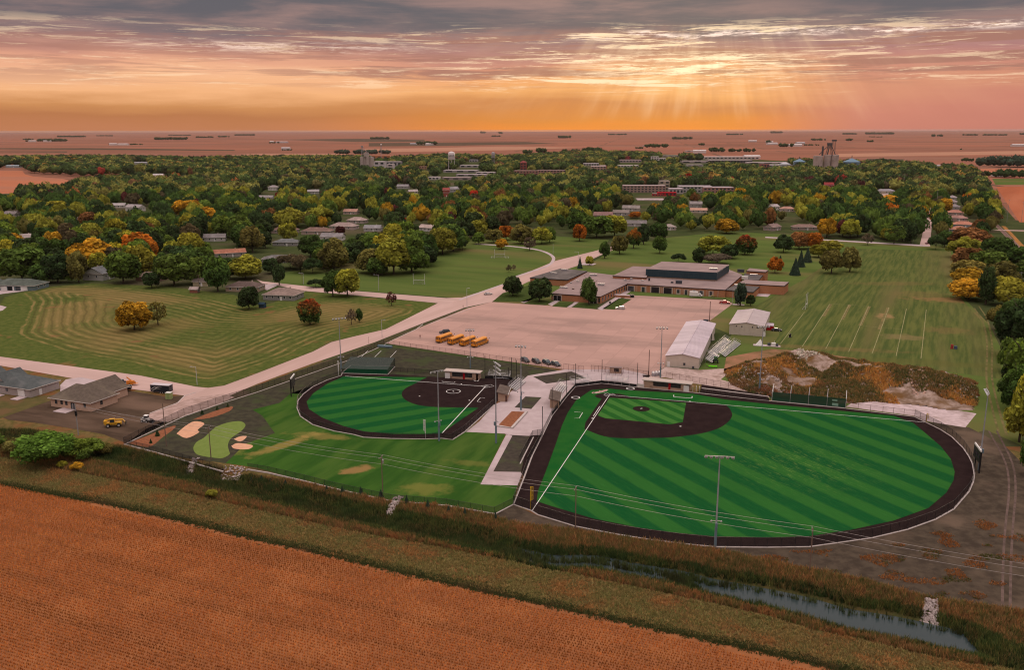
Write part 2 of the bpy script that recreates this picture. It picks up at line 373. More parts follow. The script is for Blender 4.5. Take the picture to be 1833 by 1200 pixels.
black_m = mat('black steel', (.012, .012, .014), rough=.5)
galv = mat('galvanised steel', (.42, .41, .42), rough=.45, metal=.35)
alu = mat('aluminium', (.44,.43,.45), rough=.5)
wood_m = mat('weathered wood', (.20, .14, .11))
fence_mesh = mesh_mat('chain link', (.02, .018, .018), .42)
pale_mesh = mesh_mat('galvanised chain link', (.16, .09, .075), .16)
net_mesh = mesh_mat('netting', (.012, .03, .022), .62)
green_screen = mesh_mat('green windscreen', (.006, .05, .024), .93)
# ------------------------------------------------------------------ the ground
CREEK = [(-260,735),(-80,768),(60,795),(150,816),(250,838),(340,860),(430,883),(520,905),(620,930),(720,951),(820,973),(900,992),(985,1013),(1060,1014),(1122,1027),(1214,1043),(1262,1056),(1330,1069),(1433,1090),(1512,1113),(1600,1128),(1700,1150),(1760,1164),(1800,1180),(1900,1205),(2150,1255)]
CR = np.array([(p.x, p.y) for p in (at(a, b, -1.4) for a, b in smooth_line(CREEK, 4))])
def creek_dist(X, Y):
    best = np.full(X.shape, 1e9); sg = np.ones(X.shape)
    for (ax, ay), (bx, by) in zip(CR[:-1], CR[1:]):
        dx, dy = bx-ax, by-ay; L2 = dx*dx+dy*dy
        t = np.clip(((X-ax)*dx+(Y-ay)*dy)/L2, 0, 1); ex, ey = X-ax-t*dx, Y-ay-t*dy; d = np.hypot(ex, ey)
        cr = np.sign(dx*(Y-ay)-dy*(X-ax)); mk = d < best; best = np.where(mk, d, best); sg = np.where(mk, cr, sg)
    return best*sg                       # + beyond the creek, - on the near side
def sst(a, b, x): t = np.clip((x-a)/(b-a), 0, 1); return t*t*(3-2*t)
def ditch(X, Y):
    d = creek_dist(X, Y); x = X
    w = .8 + 1.8*sst(26, 62, x)
    fade = 1-sst(74, 90, x)
    depth = (1.75+.55*sst(-5, 15, x))*(.35+.65*fade)
    far = 1-sst(w, w+9.5-2.0*sst(-60, -110, x)*0-2.0*(1-sst(-130, -80, x)), d); near = 1-sst(w*.9, w+4.5, -d)
    return -depth*np.where(d > 0, far, near), d
def axis(parts):
    out = []
    for a, b, st in parts: out += list(np.arange(a, b, st))
    return np.array(out + [parts[-1][1]])
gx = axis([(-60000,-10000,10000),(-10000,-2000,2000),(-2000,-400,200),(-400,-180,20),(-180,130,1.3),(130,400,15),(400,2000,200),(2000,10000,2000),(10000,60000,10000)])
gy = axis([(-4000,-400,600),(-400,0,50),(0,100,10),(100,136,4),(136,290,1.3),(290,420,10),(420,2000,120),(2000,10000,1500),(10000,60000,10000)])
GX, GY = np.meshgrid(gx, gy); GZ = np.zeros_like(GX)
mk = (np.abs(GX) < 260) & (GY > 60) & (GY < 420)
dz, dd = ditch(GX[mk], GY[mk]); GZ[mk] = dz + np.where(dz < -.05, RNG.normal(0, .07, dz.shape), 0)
ny, nx = GX.shape; idx = np.arange(nx*ny).reshape(ny, nx)
GF = np.stack([idx[:-1,:-1], idx[:-1,1:], idx[1:,1:], idx[1:,:-1]], -1).reshape(-1, 4)
def ground_mat():
    m = bpy.data.materials.new('farmland and rough grass'); m.use_nodes = True; t = m.node_tree; k = K(t); b = t.nodes['Principled BSDF']
    pos = k.n('ShaderNodeNewGeometry').outputs['Position']; s = k.n('ShaderNodeSeparateXYZ'); k.put(s.inputs[0], pos)
    near = k.mix(k.step(.4, .62, k.noise(pos, .5, 6, .65)), (.15, .105, .042), (.09, .078, .026))
    near = k.mix(k.step(.45, .65, k.noise(pos, .11, 4)), near, (.17, .075, .032))
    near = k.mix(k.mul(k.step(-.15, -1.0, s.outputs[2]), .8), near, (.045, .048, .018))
    br = k.n('ShaderNodeTexBrick'); mp = k.n('ShaderNodeMapping'); k.put(mp.inputs[0], pos); mp.inputs['Rotation'].default_value = (0, 0, rad(4)); mp.inputs['Scale'].default_value = (1/820, 1/400, 1)
    mp.inputs['Location'].default_value = (.3, .16, 0)
    k.put(br.inputs['Vector'], mp.outputs[0]); br.inputs['Scale'].default_value = 1; br.inputs['Brick Width'].default_value = 1.0; br.inputs['Row Height'].default_value = 1.0
    br.inputs['Mortar Size'].default_value = .008; br.offset = .37; br.inputs['Bias'].default_value = 0
    br.inputs['Color1'].default_value = (.30, .125, .080, 1); br.inputs['Color2'].default_value = (.20, .092, .062, 1); br.inputs['Mortar'].default_value = (.12, .08, .055, 1)
    far = k.mix(k.step(.5, .75, k.noise(pos, .0011, 3)), br.outputs['Color'], (.26, .135, .095))
    far = k.mix(k.mul(k.step(.45, .7, k.noise(k.vec(k.mul(s.outputs[0], .0006), k.mul(s.outputs[1], .006), 0.0), 1.0, 5, .6)), .5), far, (.17, .085, .06))
    far = k.mix(k.mul(k.step(.66, .72, k.noise(k.vec(k.mul(s.outputs[0], .0005), k.mul(s.outputs[1], .0026), 4.0), 1.0, 2)), .7), far, (.08, .065, .04))
    far = k.mix(k.mul(k.step(.60, .66, k.noise(k.vec(k.mul(s.outputs[0], .0003), k.mul(s.outputs[1], .011), 9.0), 1.0, 2)), .55), far, (.34, .19, .13))
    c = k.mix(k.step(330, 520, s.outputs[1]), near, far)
    k.put(b.inputs['Base Color'], c); b.inputs['Roughness'].default_value = .95; b.inputs['Specular IOR Level'].default_value = .0
    bp = k.n('ShaderNodeBump'); bp.inputs['Strength'].default_value = .5; k.put(bp.inputs['Height'], k.noise(pos, 1.6, 5, .7)); k.put(b.inputs['Normal'], bp.outputs[0])
    return m
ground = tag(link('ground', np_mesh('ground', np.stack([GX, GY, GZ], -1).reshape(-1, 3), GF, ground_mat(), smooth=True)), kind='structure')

LV = .012
def sheet(name, m, px, lv, label=None, world=False):
    pts = px if world else PX(px)
    return tag(MB().sheet(pts, LV*lv).build(name, m), kind='structure')
# town ground (mown grass and gardens under the trees), cut short of the open fields
town_m = mat('town grass', (.040, .055, .020), (.062, .074, .028), .05, (.09, .075, .045), .012)
TOWN = [(-300,520),(-300,345),(0,345),(112,343),(150,322),(270,316),(352,320),(352,326),(240,312),(60,308),(40,292),(330,286),(620,288),(900,283),(1040,277),(1190,276),(1380,287),(1700,299),(1752,318),(1775,332),(1790,362),(1818,394),(1840,398),(2300,400),(2300,560),(1833,640),(1833,800),(1700,800),(1640,735),(1400,720),(1150,660),(300,640),(-300,640)]
sheet('town_grass', town_m, TOWN, 1)
# the hay meadow with mown windrows following its edge
MEADOW = [(-330,655),(-300,560),(0,545),(8,532),(70,515),(165,507),(300,513),(420,528),(468,549),(545,522),(600,527),(700,536),(783,543),(760,556),(690,590),(633,603),(604,610),(592,612),(560,630),(460,669),(401,691),(372,694.5),(351,693),(251,673),(0,640)]
mw = PX(MEADOW)
def meadow():
    q = np.array([(p.x, p.y) for p in mw]); lo, hi = q.min(0), q.max(0); lo[0] = max(lo[0], -330); st = 1.1
    xs = np.arange(lo[0], hi[0], st); ys = np.arange(lo[1], hi[1], st); X, Y = np.meshgrid(xs, ys); P = np.stack([X.ravel(), Y.ravel()], 1)
    # windrow guide: rounds driven parallel to the border of the mown part
    guide = np.array([(p.x, p.y) for p in PX(smooth_line([(38,525),(50,545),(36,577),(28,590),(40,606),(110,628),(200,646),(300,668),(372,682),(430,668),(530,632),(600,598),(690,578),(750,553),(690,545),(600,538),(540,545),(470,556),(420,545),(330,528),(180,512),(90,514),(38,525)], 3))])
    D = np.full(len(P), 1e9)
    for a, b in zip(guide[:-1], guide[1:]):
        d = b-a; t = np.clip(((P-a)@d)/(d@d), 0, 1); D = np.minimum(D, np.hypot(*(P-a-t[:, None]*d).T))
    D = np.where(inside(P, guide), D, -D)
    ok = inside(P, q).reshape(X.shape); idm = np.arange(X.size).reshape(X.shape)
    fm = ok[:-1,:-1] & ok[1:,:-1] & ok[:-1,1:] & ok[1:,1:]
    F = np.stack([idm[:-1,:-1][fm], idm[:-1,1:][fm], idm[1:,1:][fm], idm[1:,:-1][fm]], 1)
    row = np.exp(-((((D/4.6) % 1)-.5)/.16)**2)*np.clip(D/2, 0, 1)
    Z = LV*2 + .10*row*np.clip(1-D/60, .2, 1)
    m = bpy.data.materials.new('mown hay meadow'); m.use_nodes = True; t = m.node_tree; k = K(t); b = t.nodes['Principled BSDF']
    dist = k.n('ShaderNodeAttribute', attribute_name='rounds').outputs['Fac']; pos = k.n('ShaderNodeNewGeometry').outputs['Position']
    n1 = k.noise(pos, .045, 5); n2 = k.noise(pos, .35, 6, .65); n3 = k.noise(pos, .012, 4)
    dj = k.add(dist, k.add(k.mul(k.sub(n1, .5), 6.5), k.mul(k.sub(n2, .5), 1.1)))
    tri = k.m('PINGPONG', k.mul(dj, 1/2.3), 1.0)
    rowm = k.mul(k.step(.55, .9, tri), k.mul(k.mul(k.step(.36, .62, k.noise(pos, .07, 6, .7)), k.step(0, 2, dist)), k.sub(1.0, k.mul(.75, k.step(22, 48, dist)))))
    g = k.mix(k.step(.4, .62, n2), (.064, .088, .021), (.098, .112, .030))
    g = k.mix(k.mul(k.step(.40, .56, n3), k.step(1, 14, dist)), g, (.165, .128, .046))
    c = k.mix(k.mul(rowm, .72), g, (.26, .18, .072))
    c = k.mix(k.mul(k.mul(k.sub(1.0, k.step(.1, .35, tri)), k.step(0, 3, dist)), .35), c, (.05, .042, .016))
    c = k.mix(k.mul(k.step(.63, .70, k.noise(pos, .06, 3)), .6), c, (.20, .095, .045))
    k.put(b.inputs['Base Color'], c); b.inputs['Roughness'].default_value = .95; b.inputs['Specular IOR Level'].default_value = .0
    bp = k.n('ShaderNodeBump'); bp.inputs['Strength'].default_value = .5; k.put(bp.inputs['Height'], k.noise(pos, 2.5, 5, .7)); k.put(b.inputs['Normal'], bp.outputs[0])
    V = np.column_stack([P, Z.ravel()]); used = np.unique(F); rm = np.full(len(V), -1); rm[used] = np.arange(len(used))
    tag(link('meadow', np_mesh('meadow', V[used], rm[F], m, {'rounds': D[used]}, smooth=True)), kind='structure')
sheet('meadow_edge', mat('meadow edge', (.055,.072,.019), (.080,.09,.026), .2, (.12,.10,.04), .03), MEADOW, 1.6); meadow()
# park field beyond the streets, lawns around the school, practice field
sheet('park_lawn', lawn2_m, [(500,507),(510,488),(560,480),(640,468),(720,462),(780,450),(835,428),(930,418),(1090,430),(1075,447),(920,498),(905,508),(824,534),(630,520),(545,516)], 2)
sheet('school_lawn', lawn2_m, [(1060,470),(1110,440),(1200,425),(1300,415),(1420,420),(1500,431),(1650,439),(1705,440),(1712,520),(1770,580),(1800,640),(1812,720),(1833,800),(1765,770),(1700,790),(1640,745),(1500,735),(1380,715),(1240,672),(1252,660),(1310,600),(1262,580),(1312,543),(1300,535),(1131,530),(1000,550),(880,540),(900,525),(945,505),(1040,474)], 2)
def spot(px, py, ra, rb, tr, col, am): p = at(px, py); return (p.x, p.y, ra, rb, rad(tr), col, am)
BROWN = (.20,.125,.055)
pf = mat('practice field turf', (.058,.082,.024), (.108,.122,.036), .45, (.125,.112,.044), .03, bump=.3, stretch=(rad(64), 14), spots=[spot(1600,508,26,7,0,BROWN,.25),(*spot(1720,538,26,8,-12,(.24,.13,.06),.6),),spot(1698,592,10,8,0,BROWN,.35),spot(1645,528,16,12,20,BROWN,.3),spot(1480,624,30,4,-14,BROWN,.35),spot(1615,604,9,6,0,(.20,.15,.07),.6),spot(1585,566,7,4,60,(.26,.17,.08),.8),spot(1660,650,40,5,-14,(.10,.10,.03),.5)])
sheet('practice_field', pf, [(1330,560),(1440,500),(1520,445),(1702,450),(1716,530),(1765,585),(1800,680),(1690,665),(1560,652),(1380,622),(1395,600),(1390,575)], 3)
sheet('sown_lawn', fresh_m, [(404,830),(440,795),(492,776),(470,745),(452,734),(500,722),(520,705),(560,690),(550,720),(575,757),(650,775),(800,775),(834,771),(905,778),(860,868),(926,870),(919,904),(885,921),(800,904),(700,896),(600,876),(545,862),(460,838)], 2)
sheet('verge', mat('verge grass', (.055,.05,.03), (.07,.07,.03), .3, (.10,.072,.05), .1), [(222,797),(262,768),(330,738),(460,690),(671,614),(757,580),(746,589),(690,616),(640,640),(460,704),(330,746)], 3)
sheet('verge', mat('verge grass'  , (.055,.05,.03)), [(756,579.5),(832,552),(842,552.5),(768,581)], 3)
# dark worked soil round the ball fields
sheet('bare_soil', dark_soil, [(222,797),(330,746),(460,704),(640,640),(700,622),(1006,664),(945,673),(925,690),(860,690),(612,672),(586,681),(560,693),(543,706),(520,705),(500,722),(452,734),(470,745),(492,776),(440,795),(404,830),(330,820)], 2)
sheet('bare_soil', soil, [(885,922),(919,904),(962,924),(1028,942),(1164,968),(1280,981),(1373,982),(1498,974),(1624,950),(1707,913),(1742,865),(1742,832),(1704,784),(1656,757),(1690,758),(1735,766),(1800,800),(1860,860),(1900,1010),(1900,1120),(1833,1093),(1690,1073),(1640,1065),(1550,1038),(1450,1018),(1280,984),(1150,967),(1028,949),(913,936)], 3)
house_soil = mat('house lot soil', (.058,.040,.028), (.088,.06,.042), .25, (.145,.095,.068), .05, bump=.5, stretch=(rad(-20), 4))
sheet('bare_soil', house_soil, [(5,748),(90,718),(190,695),(231,700),(292,710),(331,709),(318,722),(268,741),(262,752),(302,755),(226,794),(185,778),(130,768),(60,757),(15,752)], 3)
sheet('rough_lawn', mat('rough lawn', (.075,.07,.026), (.11,.09,.035), .2, (.13,.08,.04), .08, bump=.4), [(-200,690),(40,712),(110,706),(190,690),(100,716),(5,748),(0,750),(-200,742)], 2)
# roads, streets and parking
road_m = mat('street concrete', (.49, .345, .31), (.43, .30, .265), .12, (.40, .28, .245), .04, stretch=(rad(67), 6))
street_m = mat('cross street concrete', (.50, .355, .32), (.44, .31, .28), .15, (.40,.285,.25), .05, stretch=(rad(-20), 6))
sheet('road', road_m, [(301,756),(460,688),(560,651),(671,613),(757,579),(832,551),(880,541),(905,524),(945,505),(1040,474),(1071,459),(1120,438),(1110,437),(1071,448),(995,467),(920,498),(901,510),(824,534),(799,541),(784,543),(690,590),(633,603),(593,613),(560,630),(460,669),(401,691),(372,695),(351,703),(331,709),(318,722),(268,741),(263,751)], 4)
sheet('street', street_m, [(-300,610),(0,639),(251,673),(351,693),(372,695),(340,712),(331,709),(210,694),(125,677),(0,655),(-300,628)], 5)
sheet('street', street_m, [(458,500),(470,504),(578,516),(631,521),(799,534),(826,533),(800,546),(783,543),(731,538),(625,528),(544,521),(500,512),(470,508)], 5)
sheet('driveway', plaza_m, [(108,690),(118,680),(145,676),(196,686),(186,696),(108,709)], 6)
sheet('driveway', plaza_m, [(-20,534),(0,519),(30,514),(85,506),(83,513),(40,522),(0,527)], 6)
sheet('driveway', plaza_m, [(-20,560),(0,547),(12,550),(5,556),(-20,562)], 6)
sheet('driveway', plaza_m, [(460,512),(492,508),(498,511),(478,520)], 6)
sheet('driveway', mat('pale lot dirt', (.42,.30,.27), (.30,.21,.18), .4), [(301,755),(376,731),(420,712),(400,706),(350,712),(318,722),(268,741),(263,751)], 6)
sheet('car_park', lot_m, [(690,615),(746,589),(837,552),(880,541),(1005,549),(1076,555),(1090,545),(1131,529),(1300,538),(1312,544),(1262,581),(1259,583),(1193,637),(1191,657),(1165,672),(1115,662),(1010,662),(850,639)], 6)
sheet('park_path', plaza_m, [(p[0], p[1]) for p in smooth_line([(850,436),(912,440),(960,446),(985,454),(994,464),(982,477),(950,488),(918,499)], 5)] + [(p[0], p[1]) for p in smooth_line([(914,497.5),(946,486.8),(977.5,476),(988,464),(980,455),(957,447.5),(910,441.5),(850,437.5)], 5)], 5)
sheet('path', plaza_m, [(820,536.5),(905,507),(907,508.2),(824,538)], 5)
sheet('path', plaza_m, [(1370,424),(1500,430),(1650,438.5),(1665,440),(1665,441.5),(1640,440.5),(1500,432),(1370,426)], 5)
sheet('street', street_m, [(1646.5,438.5),(1664.5,440.5),(1667,414),(1674,356),(1665.5,356),(1656,400)], 6)
sheet('street', street_m, [(1790,411.5),(1900,414),(1900,416),(1776,412.5)], 6)
sheet('street', mat('gravel street',(.45,.34,.3),(.4,.3,.27),.1), [(1576,345),(1585,342),(1620,380),(1610,381)], 6)
sheet('path', plaza_m, [(1036,474),(1060,476),(1068,472),(1045,471)], 5)
# school front walks and lawns
for q in ([(932,541),(953,533),(958,534),(938,543)], [(981,545),(994,538),(1002,539),(988,548)], [(1014,550),(1030,540),(1037,541),(1022,551)], [(1069,553),(1123,519),(1132,520),(1078,556)]): sheet('path', plaza_m, q, 7)
front_lawn = mat('front lawn', (.040,.062,.016), (.055,.078,.022), .3)  # darker grass in front of the school
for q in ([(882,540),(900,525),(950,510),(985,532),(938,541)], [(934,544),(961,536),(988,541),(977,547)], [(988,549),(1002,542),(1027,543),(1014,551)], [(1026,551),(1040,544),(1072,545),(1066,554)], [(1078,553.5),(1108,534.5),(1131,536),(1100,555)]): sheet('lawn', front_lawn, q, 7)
sheet('path', plaza_m, [(1340,529),(1352,524),(1381,526),(1374,532)], 6)
# plaza between the two ball fields
sheet('plaza', plaza_m, [(1006,663),(1062,652),(1115,660),(1164,673),(1150,690),(1140,693),(1113,690),(1077,686),(1030,692),(1014,711),(988,745),(970,780),(962,782),(906,779),(860,868),(927,870),(936,848),(944,830),(938,846),(883,845),(917,781),(903,777),(834,774),(858,755),(885,725),(900,718),(925,690),(945,673)], 4)
bed = mat('planting bed soil', (.046,.040,.033), (.066,.056,.044), .6, (.060,.062,.036), .2, bump=.4)
mulch = mat('bark mulch', (.26,.105,.055), (.19,.075,.04), 1.2, bump=.6, bsc=8)
sheet('planting_bed', bed, [(940.6,710.5),(969.5,712),(951,733),(921,730)], 5)
sheet('planting_bed', bed, [(954.5,675),(1023,665.5),(1051,677.5),(978,687.5)], 5)
sheet('planting_bed', bed, [(917,781),(946,781),(933,846),(883.5,844.5)], 5)
sheet('bullpen', track_m, [(932.5,847),(946.3,781),(972,779),(954,815),(939,856)], 5)
PB = [(916,737),(940,738),(916,767),(891,763)]; sheet('mulch_bed', mulch, PB, 6)
tag(MB().kerb(PX([(890,764),(916,768),(943,738.5)]), .8, .45).build('planter_kerb', white_kerb), kind='structure')
sheet('gravel_drive', mat('gravel drive', (.47,.35,.32), (.36,.27,.24), .6, (.28,.20,.17), .15), [(1150,672),(1168,672),(1192,657),(1252,663),(1300,660),(1330,650),(1300,672),(1290,680),(1400,712),(1390,716),(1345,704),(1290,694),(1235,686),(1190,676),(1155,682)], 4)
sheet('gravel_drive', mat('pale gravel', (.55,.44,.45), (.42,.33,.33), .5, (.30,.23,.21), .12), [(1514,729),(1540,712),(1640,722),(1700,733),(1748,741),(1728,766),(1690,760),(1655,754),(1636,745)], 4)
# tracks in the soil on the far right and a dirt strip past the spoil heap
trk = mat('wheel track', (.14,.098,.085), (.09,.065,.055), .4)
for pts in ([(1770,772),(1800,830),(1806,880),(1800,940),(1796,1000),(1794,1085)], [(1784,772),(1812,830),(1818,880),(1814,930),(1810,1000),(1808,1090)]):
    tag(MB().strip(PX(smooth_line(pts, 4)), .5, LV*5).build('wheel_track', trk), kind='structure')
trk2 = mat('worn grass track', (.17,.135,.06), (.10,.10,.035), .25)
for pts in ([(1752,548),(1768,575),(1776,620),(1776,680),(1790,740),(1802,780)], [(1744,552),(1760,578),(1767,620),(1766,680),(1778,740),(1788,775)]):
    tag(MB().strip(PX(smooth_line(pts, 4)), .7, LV*4).build('wheel_track', trk2), kind='structure')
sheet('dirt_strip', mat('dry dirt', (.30,.15,.09), (.22,.13,.07), .2, (.09,.08,.03), .06), [(1300,640),(1380,625),(1450,630),(1530,642),(1560,655),(1480,640),(1380,640),(1330,660),(1295,668)], 4)
# golf practice corner
GREEN = [(386,765),(405,758),(427,754.5),(437,758),(439,764),(430,774),(414,785),(408,797),(410,808),(411,814),(398,821),(381,820),(362,817),(351,813),(346,803),(352,792),(364,785),(376,774)]
sheet('putting_green', mat('putting green', (.135,.19,.045), (.155,.21,.055), .5), smooth_line(GREEN+GREEN[:1], 3)[:-1], 4)
sand = mat('sand', (.60,.34,.22), (.54,.30,.19), .6)
for q in ([(316,777),(331,764),(348,755),(366,759),(354,770),(356,775),(334,785)], [(414,799),(426,794),(452,798),(444,805),(420,804)], [(418,787),(430,782),(442,782),(431,791)]): sheet('bunker', sand, smooth_line(q + q[:1], 4)[:-1], 4)
for q in ([(230,794),(268,779),(310,763),(312,768),(292,783),(270,800),(250,799)], [(345,752),(380,738),(415,728),(410,737),(375,749)]): sheet('mulch_bed', mulch, smooth_line(q + q[:1], 3)[:-1], 4)

# ------------------------------------------------------------------ crop field, grass strip and creek in front
CROP = [(-420,810),(-200,832),(0,868.5),(100,887),(200,905),(330,934),(460,966),(600,997),(750,1033),(913,1070),(1140,1120),(1373,1170),(1600,1222),(1700,1320),(1000,1420),(-420,1420)]
cropw = PX(CROP)
crop_soil = mat('stubble soil', (.26,.10,.042), (.21,.082,.034), .8, (.30,.12,.048), .08, bump=.5)
tag(MB().sheet(cropw, LV).build('crop_field', crop_soil), kind='structure')
creek_pts = PX([(a, b) for a, b in smooth_line(CREEK, 4)], -1.62)
wl = [p for p in creek_pts if p.x > -8 and p.x < 95]
WZ = -1.3
tag(MB().strip(wl, 9.0, WZ).build('creek_water', mat('creek water', (.034,.050,.052), rough=.10, spec=.28)), kind='structure')
def tufts(name, P, Z, h, col, nb=5, spread=.25, wid=.10, lean=.5, jit=.25, hv=.4):
    """grass tufts: nb upright blades each, as one mesh"""
    n = len(P); A = RNG.random((n, nb))*2*np.pi; R = RNG.random((n, nb))*spread
    bx = P[:, 0:1]+R*np.cos(A); by = P[:, 1:2]+R*np.sin(A); T = RNG.random((n, nb))*2*np.pi
    H = np.asarray(h).reshape(-1, 1)*(1+hv*(RNG.random((n, nb))*2-1)); L = H*lean*RNG.random((n, nb)); LA = RNG.random((n, nb))*2*np.pi
    w = wid*np.ones((n, nb)); z = np.asarray(Z).reshape(-1, 1)*np.ones((1, nb))
    V = np.stack([np.stack([bx-w*np.cos(T), by-w*np.sin(T), z-.05], -1), np.stack([bx+w*np.cos(T), by+w*np.sin(T), z-.05], -1), np.stack([bx+L*np.cos(LA), by+L*np.sin(LA), z+H], -1)], 2).reshape(-1, 3)
    F = np.arange(n*nb*3).reshape(-1, 3)
    c = np.asarray(col)[:, None, :]*(1+jit*(RNG.random((n, nb, 1))*2-1)); c = np.repeat(c.reshape(-1, 3), 3, 0)
    return tag(link(name, np_mesh(name, V, F, MATS.get('blades') or attr_mat('blades', 'Col', .9, .25), {'Col': c})), kind='stuff')
def palette(P, cols, sc, seed=0.0, fr=3):
    """pick colours by smooth noise so that kinds of weed stand in patches"""
    v = np.array([mnoise.fractal(Vector((p[0]*sc+seed, p[1]*sc, seed)), 1.0, 2.0, fr) for p in P]); v = v + RNG.normal(0, .14, len(P))
    t = np.clip((v+.6)/1.2, 0, .999)*(len(cols)); i = np.minimum(t.astype(int), len(cols)-1); return np.array(cols)[i]
# crop: low dry bean stubble in drilled rows
ux, uy = math.cos(rad(-23.1)), math.sin(rad(-23.1))
rowsv = np.arange(-400, 400, .76)
qp = np.array([(p.x, p.y) for p in cropw]); vis = PX([(-30,860),(1560,1225),(1300,1240),(-60,1240)]); vis = np.array([(p.x, p.y) for p in vis])
def rows():
    out = []
    for r in rowsv:
        tt = np.arange(-260, 260, .52); tt = tt + RNG.normal(0, .06, len(tt))
        x = tt*ux - r*uy; y = tt*uy + r*ux; out.append(np.stack([x + RNG.normal(0, .03, len(tt)), y + RNG.normal(0, .03, len(tt))], 1))
    P = np.vstack(out); P = P[(P[:, 1] > 110) & (P[:, 1] < 235) & (np.abs(P[:, 0]) < 170)]
    return P[inside(P, qp) & inside(P, vis)]
RP = rows()
RC = palette(RP, [(.58,.225,.066),(.54,.20,.057),(.62,.255,.075),(.58,.215,.06),(.50,.19,.056)], .03, 3.0)
st_ = np.array([mnoise.fractal(Vector(((p[0]*ux+p[1]*uy)*.012, (-p[0]*uy+p[1]*ux)*.30, 17)), 1, 2, 3) for p in RP]); RC = RC*(1-.30*np.clip(st_*2.2, 0, 1))[:, None]*np.array([1, 1, 1.0])
tufts('crop_rows', RP, np.zeros(len(RP)), .42*np.ones(len(RP)), RC, nb=4, spread=.15, wid=.15, lean=.5, jit=.32)
# margins
STRIP = PX([(-60,862),(0,866),(200,903),(330,932),(460,964),(750,1031),(913,1068),(1373,1168),(1560,1210),(1700,1235),(1833,1255),(1850,1190),(1740,1192),(1640,1172),(1540,1146),(1450,1129),(1373,1104),(1230,1073),(1088,1042),(990,1022),(913,1004),(780,980),(600,946),(460,914),(330,884),(200,859),(100,840),(0,816),(-60,806)])
SP = scatter(STRIP, 26000); SC = palette(SP, [(.29,.235,.09),(.23,.215,.075),(.34,.24,.09),(.26,.20,.08),(.40,.215,.08)], .12, 1.0)
tufts('dry_grass', SP, ditch(SP[:, 0], SP[:, 1])[0], .38*np.ones(len(SP)), SC, nb=4, spread=.45, wid=.16, lean=1.0)
edge = np.array([(p.x, p.y) for p in PX(smooth_line([(-60,862),(0,867),(100,886),(200,904),(330,933),(460,965),(600,996),(750,1032),(913,1069),(1140,1119),(1373,1169),(1560,1213)], 12))])
EP = np.repeat(edge, 90, 0) + RNG.normal(0, 1, (len(edge)*90, 2))*np.array([1.6, .45]); EP = EP + np.array([-uy, ux])*.5
tufts('edge_grass', EP, np.zeros(len(EP)), .36*np.ones(len(EP)), palette(EP, [(.075,.095,.034),(.10,.10,.036),(.06,.085,.03),(.13,.10,.045)], .1, 8.0), nb=4, spread=.4, wid=.14, lean=.7)
# ditch banks: rusty weeds on top, dark sedge and reeds low down
BANK = PX([(-80,760),(60,770),(140,790),(222,800),(330,825),(445,850),(545,866),(600,880),(700,900),(800,909),(885,925),(913,937),(1028,951),(1150,969),(1280,986),(1450,1021),(1550,1041),(1640,1066),(1690,1076),(1833,1096),(1900,1115),(1900,1210),(1850,1194),(1740,1190),(1640,1170),(1540,1144),(1450,1127),(1373,1102),(1230,1071),(1088,1040),(990,1020),(913,1003),(780,979),(600,945),(460,913),(330,883),(200,858),(100,838),(-80,804)])
BP = scatter(BANK, 62000); bz, bd = ditch(BP[:, 0], BP[:, 1])
up_ = (bz > -1.0)
rust = palette(BP, [(.30,.17,.072),(.13,.13,.042),(.25,.16,.068),(.17,.15,.05),(.40,.21,.08),(.21,.115,.055),(.19,.17,.055),(.34,.165,.065)], .16, 2.0)
sedge = palette(BP, [(.050,.080,.026),(.080,.115,.034),(.14,.14,.042),(.036,.054,.02),(.17,.125,.048),(.06,.09,.03)], .12, 5.0)
bw = BP[:, 0] < -4
leftgreen = ((bd > 0) & ((bw & (bz < -.45)) | (bz < -.75))) | ((bd < 0) & (bz < -.10))
bc = np.where(leftgreen[:, None], sedge, rust)
bh = np.where(leftgreen, .95, .8)*(.7+.9*np.array([.5+.5*mnoise.noise(Vector((p[0]*.5, p[1]*.5, 3))) for p in BP]))
RIP = [[(326,848),(345,825),(357,824),(342,848)],[(392,852),(404,838),(430,838),(446,846),(425,860),(396,858)],[(690,920),(700,902),(708,893),(722,894),(714,908),(700,922)],[(1645,1122),(1655,1078),(1678,1078),(1680,1122),(1662,1124)]]
keep = ~((bz < WZ-.12) & (BP[:, 0] > 2))
for q in RIP: keep &= ~inside(BP, PX(q, -.5)) 
tufts('bank_weeds', BP[keep], bz[keep], bh[keep], bc[keep], nb=5, spread=.45, wid=.13, lean=.7)
# reeds standing in the margin of the creek
n_ = 9000; ii = RNG.integers(0, len(CR)-1, n_); tt = RNG.random((n_, 1)); RPp = CR[ii]*(1-tt)+CR[ii+1]*tt
RPp = RPp + RNG.normal(0, 1.0, RPp.shape)*np.array([1.5, 2.2]); RPp = RPp[(RPp[:, 0] > -120) & (RPp[:, 0] < 95)]
rz, rd = ditch(RPp[:, 0], RPp[:, 1]); w_ = .8+1.8*sst(26, 62, RPp[:, 0])
clump = np.array([mnoise.noise(Vector((p[0]*.13, p[1]*.13, 4))) for p in RPp])
kp = ((np.abs(rd) > w_*1.15) | (clump > .42-.25*(RPp[:, 0] < 42)) | (RPp[:, 0] < 4)) & (np.abs(rd) < w_+2.6)
tufts('reeds', RPp[kp], np.maximum(rz[kp], WZ-.1), 1.15*np.ones(kp.sum()), palette(RPp[kp], [(.05,.075,.025),(.07,.095,.032),(.09,.11,.04),(.055,.062,.025)], .2, 6.0), nb=6, spread=.5, wid=.09, lean=.35)
